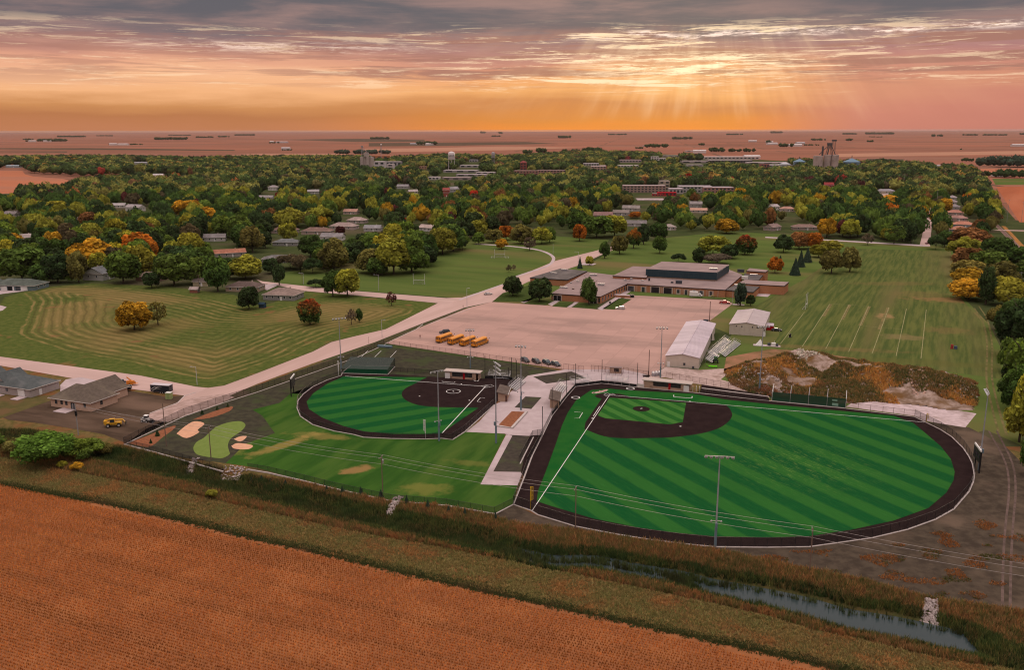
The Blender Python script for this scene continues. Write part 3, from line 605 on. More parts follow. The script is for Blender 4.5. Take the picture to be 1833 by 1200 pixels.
# weeds on the bare soil at the right, orange and green patches
WS = PX([(1300,992),(1500,985),(1650,960),(1760,930),(1833,960),(1860,1080),(1690,1072),(1550,1038),(1450,1016)])
WP = scatter(WS, 9000); cv = np.array([mnoise.noise(Vector((p[0]*.16, p[1]*.22, 9))) for p in WP]); WP = WP[cv > .18]
tufts('soil_weeds', WP, np.zeros(len(WP)), .3*np.ones(len(WP)), palette(WP, [(.30,.12,.04),(.36,.15,.05),(.22,.11,.045),(.10,.10,.03)], .15, 12.0), nb=4, spread=.4, wid=.12, lean=1)
# spoil heap of rubble and weeds
HEAP = [(1296,668),(1330,652),(1395,640),(1440,634),(1490,643),(1560,652),(1640,660),(1700,668),(1748,686),(1752,712),(1745,735),(1700,737),(1640,727),(1560,720),(1500,726),(1440,722),(1390,712),(1345,704),(1310,690)]
hw = PX(HEAP); hq = np.array([(p.x, p.y) for p in hw])
def edge_d(P, q):
    D = np.full(len(P), 1e9)
    for a, b in zip(q, np.roll(q, -1, 0)):
        d = b-a; t = np.clip(((P-a)@d)/(d@d), 0, 1); D = np.minimum(D, np.hypot(*(P-a-t[:, None]*d).T))
    return D
def heap_h(P):
    D = np.where(inside(P, hq), edge_d(P, hq), 0); e = np.clip(D/6, 0, 1)
    z = .9*e
    for px, py, r, h in ((1440,655,11,4.2),(1345,680,9,1.8),(1380,672,9,2.2),(1330,660,6,1.6),(1560,680,12,2.4),(1610,690,10,2.6),(1660,690,10,2.2),(1700,700,9,1.8),(1500,675,9,1.6)):
        c = at(px, py); z = z + h*e*np.exp(-((P[:, 0]-c.x)**2+((P[:, 1]-c.y)*.85)**2)/r**2)
    z = z + e*np.array([1.5*mnoise.fractal(Vector((p[0]*.16, p[1]*.16, 2)), 1, 2, 4) for p in P]); return np.maximum(z, 0)
def heap():
    lo, hi = hq.min(0), hq.max(0); xs = np.arange(lo[0], hi[0], 1.1); ys = np.arange(lo[1], hi[1], 1.1); X, Y = np.meshgrid(xs, ys); P = np.stack([X.ravel(), Y.ravel()], 1)
    Z = heap_h(P); ok = inside(P, hq).reshape(X.shape); idm = np.arange(X.size).reshape(X.shape); fm = ok[:-1,:-1] & ok[1:,:-1] & ok[:-1,1:] & ok[1:,1:]
    F = np.stack([idm[:-1,:-1][fm], idm[:-1,1:][fm], idm[1:,1:][fm], idm[1:,:-1][fm]], 1)
    m = mat('rubble and weeds', (.36,.27,.23), (.16,.105,.07), .3, (.14,.075,.03), .09, bump=.9, bsc=1.5)
    used = np.unique(F); rm = np.full(len(P), -1); rm[used] = np.arange(len(used))
    tag(link('spoil_mound', np_mesh('spoil_mound', np.column_stack([P, Z+LV*2])[used], rm[F], m, smooth=True)), kind='structure')
heap()
HP = scatter(hw, 24000)
hn = np.array([mnoise.fractal(Vector((p[0]*.055, p[1]*.045, 31)), 1, 2, 3) for p in HP]) ; hk = hn > -.10
peak = at(1440,652); hk &= np.hypot(HP[:, 0]-peak.x, HP[:, 1]-peak.y) > 7
HP = HP[hk]; hz_ = heap_h(HP)
hc = palette(HP, [(.26,.155,.07),(.34,.18,.07),(.20,.16,.06),(.11,.12,.04),(.30,.19,.075),(.14,.13,.046),(.30,.13,.06)], .06, 14.0)
for px, py, ra in ((1395,664,6.5),(1372,676,6),(1415,676,6),(1440,690,5),(1570,692,5),(1586,703,5),(1600,716,5),(1612,727,5),(1720,720,5.5),(1735,730,4),(1690,727,5),(1560,668,5),(1315,672,4),(1470,665,6),(1545,690,4)):
    c_ = at(px, py); d_ = np.hypot(HP[:, 0]-c_.x, (HP[:, 1]-c_.y)*.7)+RNG.normal(0, 1.2, len(HP)); sel = (d_ < ra*.8) & (RNG.random(len(HP)) < .8); hc[sel] = np.array([(.62,.33,.085),(.56,.25,.07),(.50,.28,.09)])[RNG.integers(0, 3, sel.sum())]
tufts('heap_weeds', HP, hz_, .55+.4*RNG.random(len(HP)), hc, nb=5, spread=.6, wid=.18, lean=.8)
def riprap(P, r, cols):
    ico = np.array([(0,0,1),(.9,0,.2),(.28,.85,.2),(-.72,.53,.25),(-.72,-.53,.2),(.28,-.85,.15)]); f = np.array([(0,1,2),(0,2,3),(0,3,4),(0,4,5),(0,5,1)])
    n = len(P); s = r*(.6+.8*RNG.random((n, 1, 3))); a = RNG.random(n)*6.28; R = np.zeros((n, 3, 3)); R[:, 0, 0] = np.cos(a); R[:, 0, 1] = -np.sin(a); R[:, 1, 0] = np.sin(a); R[:, 1, 1] = np.cos(a); R[:, 2, 2] = 1
    V = np.einsum('nij,nkj->nki', R, ico[None]*s) + P[:, None, :]; F = (f[None]+6*np.arange(n)[:, None, None]).reshape(-1, 3)
    c = np.repeat(np.array(cols)[RNG.integers(0, len(cols), n)]*(.8+.4*RNG.random((n, 1))), 6, 0)
    return tag(link('riprap', np_mesh('riprap', V.reshape(-1, 3), F, MATS.get('stones') or attr_mat('stones', 'Col', .85), {'Col': c})), kind='stuff')
for q, nn in (([(326,848),(345,825),(357,824),(342,848)], 130), ([(392,852),(404,838),(430,838),(446,846),(425,860),(396,858)], 120), ([(690,920),(700,902),(708,893),(722,894),(714,908),(700,922)], 150), ([(1645,1122),(1655,1078),(1678,1078),(1680,1122),(1662,1124)], 330)):
    P = scatter(PX(q, -.5), nn); z = ditch(P[:, 0], P[:, 1])[0]
    riprap(np.column_stack([P, z+.12]), .33, [(.27,.225,.21),(.19,.15,.14),(.33,.275,.26)])
rk = PX([(1300,672),(1345,664),(1400,690),(1440,716),(1390,711),(1320,690)]); P = scatter(rk, 260); riprap(np.column_stack([P, heap_h(P)]), .5, [(0.33,0.26,0.23),(0.26,0.20,0.18)])
rk = PX([(1620,676),(1650,672),(1660,712),(1632,716)]); P = scatter(rk, 160); riprap(np.column_stack([P, heap_h(P)]), .5, [(0.36,0.23,0.18),(0.33,0.21,0.17)])
rk = PX([(1690,672),(1740,690),(1752,712),(1720,716)]); P = scatter(rk, 160); riprap(np.column_stack([P, heap_h(P)]), .5, [(0.33,0.27,0.26),(0.27,0.23,0.22)])
rk = PX([(1430,635),(1452,636),(1470,660),(1420,668)]); P = scatter(rk, 260); riprap(np.column_stack([P, heap_h(P)]), .5, [(.34,.28,.22),(.42,.36,.3),(.26,.24,.18)])

# ------------------------------------------------------------------ open fields seen past the town
fld = mat('stubble field', (.40,.155,.085), (.36,.135,.075), .02, (.34,.15,.095), .008, stretch=(rad(-23), 8))
fld2 = mat('ripe corn field', (.36,.115,.058), (.31,.10,.05), .05, (.4,.15,.08), .01, stretch=(rad(60), 8))
for q in ([(-200,352),(-200,306),(40,306),(45,312),(60,316),(112,320),(160,332),(112,342),(0,347)], [(270,317),(300,313),(352,320),(352,326),(300,327)], [(1755,302),(2000,302),(2000,317),(1757,314)]): sheet('stubble_field', fld, q, 2)
sheet('corn_field', fld2, [(1783,334),(2000,335),(2000,398),(1825,398)], 2)
sheet('lawn', lawn2_m, [(1776,320),(2000,320),(2000,331),(1782,331)], 3)
sheet('lawn', lawn2_m, [(-60,360),(0,351),(28,352),(24,366),(-60,368)], 3)
dk = mat('distant green field', (.10,.07,.045), (.085,.062,.042), .01)
for q in ([(510,250),(640,248),(760,250),(760,254),(640,254)], [(660,256),(940,254),(1000,257),(800,261),(660,262)], [(0,265),(160,265),(420,268),(420,270),(0,267)], [(0,271),(120,271),(120,273),(0,272)], [(1553,284),(1620,285),(1608,292),(1555,291)]): sheet('far_field', dk, q, 1)
pl = mat('distant pale field', (.38,.20,.13), (.34,.18,.12), .005)
for q in ([(300,283),(460,275),(620,275),(620,278),(460,279)], [(640,267),(900,262),(1050,264),(900,269),(700,272)], [(1390,297),(1600,293),(1740,300),(1700,303)], [(1500,275),(1833,270),(1833,276),(1500,281)]): sheet('far_field', pl, q, 1)
# railway at the right edge
rail_c = smooth_line([(1782,402),(1795,414),(1815,435),(1838,462),(1870,500)], 4)
tag(MB().strip(PX(rail_c), 4.2, LV*4).build('railway_ballast', mat('ballast', (.26,.17,.14), (.18,.12,.10), .6)), kind='structure')
sheet('dry_bank', mat('dry orange weeds', (.40,.17,.06), (.2,.12,.04), .12), [(1792,404),(1800,405),(1833,440),(1870,490),(1850,490),(1815,428)], 3)
# ------------------------------------------------------------------ ball fields
BB = [(919,904),(950.6,914.8),(963,922.6),(1028,942.7),(1101,957),(1164,967),(1227,975),(1279,980),(1373,981),(1448,980),(1498.5,973),(1561,964),(1624,949),(1674,931),(1707,912.5),(1734.4,880.7),(1742,863),(1744,848),(1740.7,830.5),(1734.5,818),(1724.4,803),(1704,783),(1684,770),(1656.6,756.5),(1637,747),(1513.7,732),(1381,719),(1253,704.7),(1140.4,694),(1113.5,691),(1076.6,687),(1029.8,693),(1014,711),(988,745),(970.7,780.5),(953,815.7),(938,856)]
SB = [(613,668),(610.6,673),(585.5,681),(560,693),(543,706),(533,718),(532,731),(538,746),(560,761),(598,772.4),(633,778.7),(651,783.6),(701,786),(761,786.8),(791.6,785.6),(810,788),(831.7,774),(885.4,725),(900,708),(925,688),(916,681),(900,679),(869,678),(840,679.5),(790,676),(705,671)]
sheet('warning_track', track_m, BB, 6); sheet('warning_track', track_m, SB, 6)
LIGHT, DARK = (.022, .104, .020), (.0075, .068, .018)
bb_ang = rad(-62.2); sb_ang = rad(29.2)
wc = at(1430, 830)
turf_b = striped('baseball turf', DARK, LIGHT, bb_ang, 4.85, worn=(wc.x, wc.y, 17))
turf_s = striped('softball turf', DARK, LIGHT, sb_ang, 4.7, off=.3)
turf_i = striped('infield turf', (.016,.090,.016), (.045,.145,.028), bb_ang, 2.6)
plain_t = mat('foul ground turf', (.010,.085,.016), (.020,.100,.018), .15)
BT = [(1043.5,709),(1058.6,699),(1091,696.5),(1114,699),(1240,705.7),(1300.6,716.5),(1391,725.8),(1600,745.3),(1634,757.7),(1649,770),(1684,800),(1702,823),(1708.8,845.6),(1707,860.6),(1694,883),(1661.6,910.8),(1599,933.4),(1523.6,949.7),(1448,961),(1373,963.5),(1279,961.5),(1201.6,954),(1139,945),(1063.6,930),(988,907.5),(960.7,898.5),(963,880),(975.8,848.3),(993.3,800.6),(1005.9,763),(1016,740.4),(1031,717.8)]
home, b1, b2, b3 = at(1091, 708), at(1060.6, 750.4), at(1218, 764.7), at(1234.9, 720.2)
lf = at(953, 915); rf = at(1655, 757)
btw = PX(BT)
# outfield (between the foul lines) and foul ground
def clip_half(poly, a, b):                      # keep the part to the left of a->b
    out = []; n = len(poly); s = lambda p: (b.x-a.x)*(p.y-a.y)-(b.y-a.y)*(p.x-a.x)
    for i in range(n):
        p, q = poly[i], poly[(i+1) % n]; sp_, sq = s(p), s(q)
        if sp_ >= 0: out.append(p)
        if sp_*sq < 0: out.append(p + (q-p)*(sp_/(sp_-sq)))
    return out
tag(MB().sheet(btw, LV*7).build('foul_turf', plain_t), kind='structure')
fair = clip_half(clip_half(btw, home + (home-lf)*.0, lf), rf, home)
tag(MB().sheet(fair, LV*8).build('outfield_turf', turf_b), kind='structure')
pc = home + ((b1-home)+(b3-home))*.336; arc = []
INF = smooth_line([(1046,769),(1081,782),(1119,785.6),(1169,785),(1202,784),(1253,777.5),(1285.6,768),(1303,756.6),(1310.5,745),(1307,734),(1300,726.6)], 5) + [(1235,719.5),(1215,718.5),(1150,713.6),(1126,712),(1122,709),(1110,706),(1091,704.8),(1072,706),(1064,709),(1068,712.5),(1077,714.5),(1063,735),(1048,757)]
tag(MB().sheet(PX(INF), LV*9).build('infield', track_m), kind='structure')
INT = [(1091.5,713),(1150,716.5),(1228,722.5),(1222,757),(1213,758),(1209,759.3),(1198,760.8),(1140,755),(1085,750),(1078,748),(1073,746.5),(1070,744.5)]
tag(MB().sheet(PX(INT), LV*10).build('infield_turf', turf_i), kind='structure')
def disc(c, r, z, n=32): return [(c.x + r*math.cos(6.2832*i/n), c.y + r*math.sin(6.2832*i/n)) for i in range(n)]
mc = at(1148, 733); tag(MB().prism(disc(mc, 2.75, 0), LV*8, LV*8+.08).prism(disc(mc, 1.4, 0), LV*8, .22).build('pitching_mound', track_m), kind='structure')
lines = MB(); z_ = LV*11
def seg(*px, w=.16): lines.strip(PX(px), w, z_)
lines.strip([home, lf], .17, z_); lines.strip([home, rf], .18, z_)
for r in [(988,713),(0,0)]: pass
for c in (at(1030.5,712.7), at(1128.5,696.5)): lines.strip(disc(c, 1.35, 0), .28, z_, closed=True)
seg((1028,738.5),(1043,739.5),(1037,749.5),(1028.5,750)); seg((1206,708),(1206,711.5),(1238.5,714),(1239,710.5), w=.3)
seg((1077,728.8),(1073.5,728.6),(1062,746))
def fbox(o, u, v, a0, a1, c0, c1):             # box in field axes
    lines.strip([o+u*a0+v*c0, o+u*a1+v*c0, o+u*a1+v*c1, o+u*a0+v*c1], .14, z_, closed=True)
hd = ((b1-home).normalized()+(b3-home).normalized()).normalized(); hs = Vector((-hd.y, hd.x, 0))
for sg in (1, -1): fbox(home, hd, hs*sg, -.9, .9, .55, 1.75)
lines.strip([home-hd*.7+hs*.6, home-hd*2.6+hs*.6, home-hd*2.6-hs*.6, home-hd*.7-hs*.6], .14, z_)
# softball marks
sh, s1 = at(869, 692.8), at(840.2, 717.9); sl = at(791, 777); s3 = at(828, 688.7); sr_ = at(618, 674.3)
lines.strip([sh, sl], .22, z_); lines.strip([sh, sr_], .22, z_)
sc = at(811.5, 701.5); lines.strip(disc(sc, 2.44, 0, 40), .2, z_, closed=True)
seg((868,713.5),(860,713),(854,720),(861,720.7)); seg((791,683.5),(793.5,684.3),(813,686),(814.5,684.3), w=.24)
seg((848,681.5),(851,683.3),(855,683.3),(857,681.5), w=.24)
shd = (at(751, 710.4)-sh).normalized(); shs = Vector((-shd.y, shd.x, 0))
for sg in (1, -1): fbox(sh, shd, shs*sg, -1.1, 1.1, .5, 1.4)
lines.strip([sh-shd*.6+shs*1.3, sh-shd*2.8+shs*1.3, sh-shd*2.8-shs*1.3, sh-shd*.6-shs*1.3], .14, z_)
tag(lines.build('field_markings', white_paint), kind='structure')
ST = [(615.6,674.5),(760,676),(765,675.8),(755,680.5)] + smooth_line([(746,686),(726,696),(719,706),(726,717),(748.6,726),(781,729.7)], 4) + [(811,730.3),(856.5,731),(794,773.6),(791.6,776.8),(759,778.5),(701,778),(651,773),(613,763),(575.7,748),(553,733),(549,720),(560.6,705),(585.7,687.7)]
tag(MB().sheet(PX(ST), LV*7).build('outfield_turf', turf_s), kind='structure')
# practice-field lines, drag marks and far goal-area lines
chalk = mat('faded chalk', (.30,.27,.14), (.18,.18,.08), .5)
pfl = MB()
for a, b in (((1397,616),(1440,559)),((1436,621),(1485,545)),((1478,625),(1520,546)),((1519,630.5),(1555,548.5)),((1561,633.5),(1591,551)),((1604,638),(1622.5,553)),((1648.5,643),(1658,554.5))): pfl.strip(PX([a, b]), .30, LV*5)
for a, b in (((1485,544),(1560,549)),((1545,584),(1615,590))): pfl.strip(PX([a, b]), .2, LV*5)
tag(pfl.build('yard_lines', chalk), kind='structure')
drag = MB()
for a, b in (((1474,567),(1487,545)),((1508,572),(1521,546)),((1540,583),(1556,549)),((1574,590),(1590,551))): drag.strip(PX([a, b]), 1.6, LV*4)
tag(drag.build('worn_ground', mat('worn drag', (.19,.15,.065), (.12,.11,.045), .3)), kind='structure')
# kerbs under the fences
def kerb(px, closed=False, w=.35, h=.13): return tag(MB().kerb(PX(px), w, h, closed).build('kerb', white_kerb), kind='structure')
kerb(BB, True, .4); kerb(SB[:18], False, .4)
kerb([(222,797),(262,778),(330,746),(400,722),(460,703),(560,668),(640,640),(690,617)]); kerb([(222,797),(280,812),(340,829),(400,846)], h=.3); kerb([(444,842),(480,848),(545,863),(600,877),(700,899),(800,907),(885,922)], h=.3); kerb([(885,922),(919,904)])
kerb([(351,703),(331,709),(318,722),(268,741)]); kerb([(690,616),(746,589.5),(757,581)]); kerb([(768,581),(842,553)])

# bases and plates
for p, nm in ((b1,'first base of the baseball diamond, nearest the fair pole fence'),(b2,'second base behind the baseball mound'),(b3,'third base on the baseball dugout side')):
    d = (home-b1).normalized(); tag(MB().box((0,0,.06),(.5,.5,.12)).build('base', white_paint, loc=(p.x,p.y,LV*11), rz=math.atan2(d.y,d.x)), 'white square '+nm, 'base', 'bases of the baseball diamond')
for p, nm in ((s1,'first base on the softball foul line by the tan shed'),(at(751,710.4),'second base alone at the back of the dark softball infield'),(at(826,688.6),'third base on the softball line below the dugout')):
    tag(MB().box((0,0,.06),(.45,.45,.12)).build('base', white_paint, loc=(p.x,p.y,LV*8)), 'white square '+nm, 'base', 'bases of the softball diamond')
for c, rz, nm in ((mc, math.atan2(hd.y, hd.x), 'white pitching rubber on the baseball mound'), (sc, math.atan2(shd.y, shd.x), 'white pitching rubber inside the softball circle')):
    tag(MB().box((0,0,.03),(.35,.75,.06)).build('pitching_plate', white_paint, loc=(c.x,c.y,.22 if c is mc else LV*8), rz=rz), nm, 'pitching plate')
# script lettering on the grass behind home plate
def letters(txt, size, m, parent, loc, rot, ext=.01, shear=0, off=0, name='lettering', align='CENTER'):
    cu = bpy.data.curves.new(name, 'FONT'); cu.body = txt; cu.size = size; cu.extrude = ext; cu.align_x = align; cu.align_y = 'CENTER'; cu.shear = shear; cu.offset = off; cu.resolution_u = 2
    cu.materials.append(m); tmp = bpy.data.objects.new(name, cu); COL.objects.link(tmp); bpy.context.view_layer.update()
    me = bpy.data.meshes.new_from_object(tmp.evaluated_get(bpy.context.evaluated_depsgraph_get())); bpy.data.objects.remove(tmp); bpy.data.curves.remove(cu)
    o = bpy.data.objects.new(name, me); COL.objects.link(o); o.parent = parent; o.location = loc; o.rotation_euler = rot; return o
red_m = mat('red paint', (.38,.012,.018)); 
p = at(1073, 701.8); rz = ang((1062,704.3),(1086,698.6))
e = empty('grass_logo', (p.x, p.y, LV*9), rz, 'red team script edged in white on the grass behind home plate', 'logo')
letters('Cowboys', 1.9, white_paint, e, (0,0,.004), (0,0,0), .002, .35, .10, 'white_edging'); letters('Cowboys', 1.9, red_m, e, (0,0,.014), (0,0,0), .002, .35, .01, 'lettering')
MB().strip([(-2.3,-.85,0),(0,-1.05,0),(2.7,-.65,0)], .26, .012).build('underline', red_m, e); MB().strip([(-2.4,-.85,0),(0,-1.07,0),(2.8,-.65,0)], .5, .004).build('white_edging', white_paint, e)

# ------------------------------------------------------------------ fences
POST = {}
def post_mesh(h, r, m):
    key = (round(h,2), r, m.name)
    if key not in POST: POST[key] = MB().cyl((0,0,0),(0,0,h),r,5).mesh('post', m)
    return POST[key]
def fence(label, px, h=2.0, step=3.0, m=black_m, mesh=fence_mesh, r=.045, closed=False, world=False, group=None):
    P = px if world else PX(px)
    if closed: P = P + P[:1]
    o = P[0]; t = empty('chain_link_fence', o, 0, label, 'fence', group); rails = MB(); pts = []
    for a, b in zip(P[:-1], P[1:]):
        L = (b-a).length; n = max(1, round(L/step))
        for i in range(n): pts.append(a + (b-a)*(i/n))
        rails.cyl(a-o+Vector((0,0,h)), b-o+Vector((0,0,h)), r*.8, 5, cap=False)
        q = MB().poly([a-o+Vector((0,0,.1)), b-o+Vector((0,0,.1)), b-o+Vector((0,0,h)), a-o+Vector((0,0,h))]).build('mesh_panel', mesh, t)
    pts.append(P[-1]); pm = post_mesh(h+.08, r, m)
    for p in pts: link('post', pm, t, p-o)
    rails.build('top_rail', m, t); return t
rust_m = mat('rusty brown steel', (.10,.045,.035), rough=.6)
fence('black chain link fence curving round the baseball outfield from foul pole to foul pole', BB[:25], 2.4, 3.0)
fence('black chain link fence on the first base side of the baseball field below the gate', [(919,904),(928,880),(936,858),(944,836)], 2.2, 2.4)
fence('black chain link fence beside the plaza along the baseball first base line', [(971,780),(988,745),(1004,725)], 2.0, 2.4)
fence('black chain link fence curving round the softball outfield', SB[:16], 1.8, 3.0)
fence('black chain link fence on the softball first base line beside the plaza', SB[15:18], 2.2, 2.6)
fence('long brown chain link fence between the car park and the dark soil strip', [(686,615),(745,625),(820,634.5),(900,647),(1006,662)], 1.9, 3.0, rust_m, pale_mesh, .05)
fence('black chain link fence running beside the main street down to the golf green', [(222,797),(262,777),(330,744),(400,720.5),(460,702),(560,667),(640,639),(688,616.5)], 2.3, 3.0)
fence('black chain link fence above the ditch from the street corner past the golf green', [(222,797),(280,811),(340,828),(400,845)], 1.8, 2.6)
fence('black chain link fence above the ditch along the wide sown lawn', [(444,841),(480,847),(545,862),(600,876),(700,898),(800,906),(885,921),(919,904)], 1.8, 3.0)
fence('bare chain link fence by the pale gravel at the right baseball foul corner', [(1514,732),(1580,740),(1637,747)], 2.2, 3.4, rust_m, pale_mesh, .05)
fence('low brown fence behind the baseball dugout and warm-up area', [(1192,676),(1240,684),(1290,693),(1345,702),(1392,711)], 2.0, 3.0, rust_m, pale_mesh, .05)
fence('short brown fence panel left of the plaza gate gap', [(1009,662),(1045,667)], 2.4, 2.2, rust_m, pale_mesh, .05)
fence('brown double gate leaves right of the plaza entrance', [(1058,665),(1078,667),(1090,669)], 2.4, 1.6, rust_m, pale_mesh, .06)
fence('brown fence round the gate opening in front of the parking lot', [(1081,671),(1112,674),(1116,668),(1142,673),(1160,675)], 2.2, 2.4, rust_m, pale_mesh, .05)
fence('small black bullpen fence on the dark planting bed near the plaza', [(929,830),(953,784),(971,781)], 2.2, 2.0)
fence('black fence along the front of the narrow first base bullpen', [(944,832),(958,806),(971,782)], 2.2, 2.0)
p0 = PX([(931,831),(955,783)]); tag(MB().strip(p0, .35, LV*6).build('kerb', white_kerb), kind='structure')
fence('black fence behind the softball warning track by the dark soil strip', [(704,666),(742,668.5),(782,671)], 1.8, 2.6)
fence('black fence in front of the baseball third base bullpen', [(1250,703),(1300,710),(1345,715),(1376,719)], 1.2, 2.6)
# tall black backstop poles with their nets and padded walls
def backstop(label, pads, poles, tops):
    P = PX(pads); o = P[0]; t = empty('backstop', o, 0, label, 'backstop'); w = MB()
    pm = [PX([q])[0] for q in poles]
    for a, b in zip(P[:-1], P[1:]):
        n = max(1, int((b-a).length/2.4))
        for i in range(n):
            u, v = a+(b-a)*(i/n), a+(b-a)*((i+.96)/n); c = (u+v)/2-o; MB().box((c.x,c.y,.55),((v-u).length,.14,1.1), math.atan2((v-u).y,(v-u).x)).build('wall_pad', black_m, t)
    hs_ = []
    for q, tp in zip(poles, tops):
        h = height(q[0], q[1], tp); b = at(*q)-o; hs_.append(h); MB().cyl(b, b+Vector((0,0,h)), .10, 7).build('post', black_m, t)
    for (a, h1), (b, h2) in zip(list(zip(pm, hs_))[:-1], list(zip(pm, hs_))[1:]):
        MB().poly([a-o+Vector((0,0,1.1)), b-o+Vector((0,0,1.1)), b-o+Vector((0,0,h2)), a-o+Vector((0,0,h1))]).build('net', MATS.get('fine net') or mesh_mat('fine net', (.02,.02,.02), .07), t)
    return t
backstop('tall black posts and padded wall behind the baseball home plate', [(988,744),(1014,710.5),(1030,692.5),(1077,686.5),(1113,690.3),(1140,693.5)], [(970.7,780),(988,745),(1014,711),(1030,692.6),(1077,686.6),(1140.4,693.6)], [728,694,668,651,644,650])
backstop('tall black posts and padded wall behind the softball home plate', [(868,678),(900,678.5),(916,680.5),(925,687.5)], [(868.3,678),(910,680),(915.5,680.5),(924.5,687)], [637,658,640,645])

# ------------------------------------------------------------------ poles and lights
lamp_w = mat('lamp housing', (.50,.50,.52), rough=.35); pole_g = mat('painted pole', (.34,.34,.37), (.27,.27,.30), .8); blue_g = mat('blue grey steel', (.16,.22,.26))
def floodlight(px, py, top, label, face, n=5, wide=5.6, box=True, r=.22, rows=1):
    """stadium light: tapered pole, crossbar, lamps, service box; face = direction the lamps look"""
    p = at(px, py); h = height(px, py, top); t = empty('floodlight_pole', p, face, label, 'floodlight', 'sports floodlights around the fields')
    MB().cyl((0,0,0),(0,0,h),r,9,r*.5).build('pole', pole_g, t)
    if box:
        MB().cyl((0,0,0),(0,0,h*.22),r*1.35,9,r*1.3).build('base_sleeve', blue_g, t); MB().box((0,-r-.2,h*.25),(.5,.4,1.1)).build('service_box', blue_g, t)
        bk = MB().box((0,.1,h*.29),(2.2,.1,.1)).build('bracket', galv, t)
        for sx in (-1,1): MB().cyl((sx*.95,.05,h*.29-.02),(sx*1.05,.4,h*.29-.22),.12,7,.24).build('small_lamp', lamp_w, bk)
    for rr in range(rows):
        zz = h-.1-rr*1.3; bar = MB().box((0,.12,zz),(wide,.14,.14)).build('crossbar', galv, t)
        lm = MB().cyl((0,0,0),(0,.42,-.28),.16,8,.36).mesh('lamp', lamp_w)
        for i in range(n): link('lamp', lm, bar, ((i/(n-1)-.5)*(wide-.5) if n > 1 else 0, .22, zz-.18))
    return t
UF = ang((686,617),(1006,662))
floodlight(1280,980,817,'tallest floodlight, in front of the baseball outfield fence with a wide lamp bar', rad(-8), 6, 6.2)
floodlight(1752,843,700,'blue-grey floodlight pole beside the scoreboard at the right end of the baseball field', rad(70), 5, 5.6)
floodlight(888,794,650,'floodlight on the sown lawn with lamps clustered at the top, beside the plaza', rad(-70), 5, 4.6, rows=3)
floodlight(786,790,664,'slim floodlight at the bottom edge of the softball outfield', rad(35), 4, 4.2)
floodlight(611,667,569,'floodlight by the batting cage at the far softball corner next to the street', rad(205), 5, 5.2)
floodlight(842,659.5,589,'floodlight behind the softball dugout in front of the buses', rad(180), 4, 3.4, r=.17)
floodlight(932.5,734.5,618,'floodlight standing between the two plaza planters', rad(165), 4, 3.6)
floodlight(1182,676,585.6,'floodlight standing behind the baseball dugout at the car park edge', rad(170), 4, 4.2)
floodlight(1359,702,583,'floodlight in front of the spoil mound behind the bullpen fence', rad(190), 5, 4.4)
def plain_pole(px, py, top, label, r=.14, m=wood_m, name='utility_pole', cat='pole', group=None):
    p = at(px, py); h = height(px, py, top); t = empty(name, p, 0, label, cat, group); MB().cyl((0,0,0),(0,0,h),r,8,r*.75).build('pole', m, t); MB().cyl((0,0,h),(0,0,h+.08),r*.8,8).build('cap', m, t); return t
tops = []
def utility(px, py, top, label, az_, arm=2.4, transf=False, zb=0.0):
    p = at(px, py); h = height(px, py, top); t = empty('utility_pole', p, az_, label, 'utility pole', 'wooden poles along the ditch power line')
    MB().cyl((0,0,-.3),(0,0,h),.15,8,.11).build('pole', wood_m, t)
    a = MB().box((0,.16,h-.35),(arm,.12,.14)).build('crossarm', wood_m, t)
    im = MB().cyl((0,0,0),(0,0,.22),.06,6).mesh('insulator', lamp_w)
    for x in (-arm/2+.15, .35, arm/2-.15): link('insulator', im, a, (x,.16,h-.28))
    for sx in (-1, 1): MB().cyl((sx*arm*.3,.12,h-.38),(0,.12,h-1.1),.03,5).build('brace', galv, t)
    if transf: MB().lathe([(0,h-2.0),(.28,h-2.0),(.28,h-1.1),(.2,h-1.0),(0,h-1.0)],10,(.35,-.1)).build('transformer', galv, t)
    c, s = math.cos(az_), math.sin(az_); tops.append([Vector((p.x+x*c, p.y+x*s, z)) for x, z in ((-arm/2+.15,h-.05),(arm/2-.15,h-.05),(.2,h-2.2))]); return t
lineaz = rad(72)
utility(378,823,764,'wooden pole with a crossarm at the edge of the putting green', lineaz)
utility(685,881,817,'wooden pole carrying a transformer at the bottom of the sown lawn', lineaz, transf=True)
utility(1030,948,873,'wooden pole against the baseball fence right of the yellow foul pole', lineaz)
utility(1449,1025,946,'wooden pole in the bare soil below the outfield fence', lineaz)
for a, b in zip(tops[:-1], tops[1:]):
    for q in range(3):
        pass
sp0 = at(140.5, 780); ends = [[Vector((sp0.x+.2*q, sp0.y+.3*q, 9.8-.5*q)) for q in range(3)]] + tops + [[v + Vector((52, -22, -.3)) for v in tops[-1]]]
wire_m = mat('wire', (.42,.38,.37), rough=.5)
for n_, (A, B) in enumerate(zip(ends[:-1], ends[1:])):
    for q in range(3):
        a, b = A[q], B[q]; L = (b-a).length; o = a; w = MB(); pr = None
        for i in range(13):
            s_ = i/12; pt = a+(b-a)*s_-Vector((0,0,4*s_*(1-s_)*L*.012)); 
            if pr is not None: w.cyl(pr-o, pt-o, .028, 4, cap=False)
            pr = pt
        where = ['running from the thick service pole to the putting green pole','from the putting green pole to the transformer pole','from the transformer pole past the yellow foul pole','crossing in front of the baseball outfield','leaving to the right over the bare soil'][n_]
        tag(w.build('power_line', wire_m, None, o), ['far upper','near upper','lower'][q]+' overhead wire '+where, 'power line', 'overhead wires along the ditch')
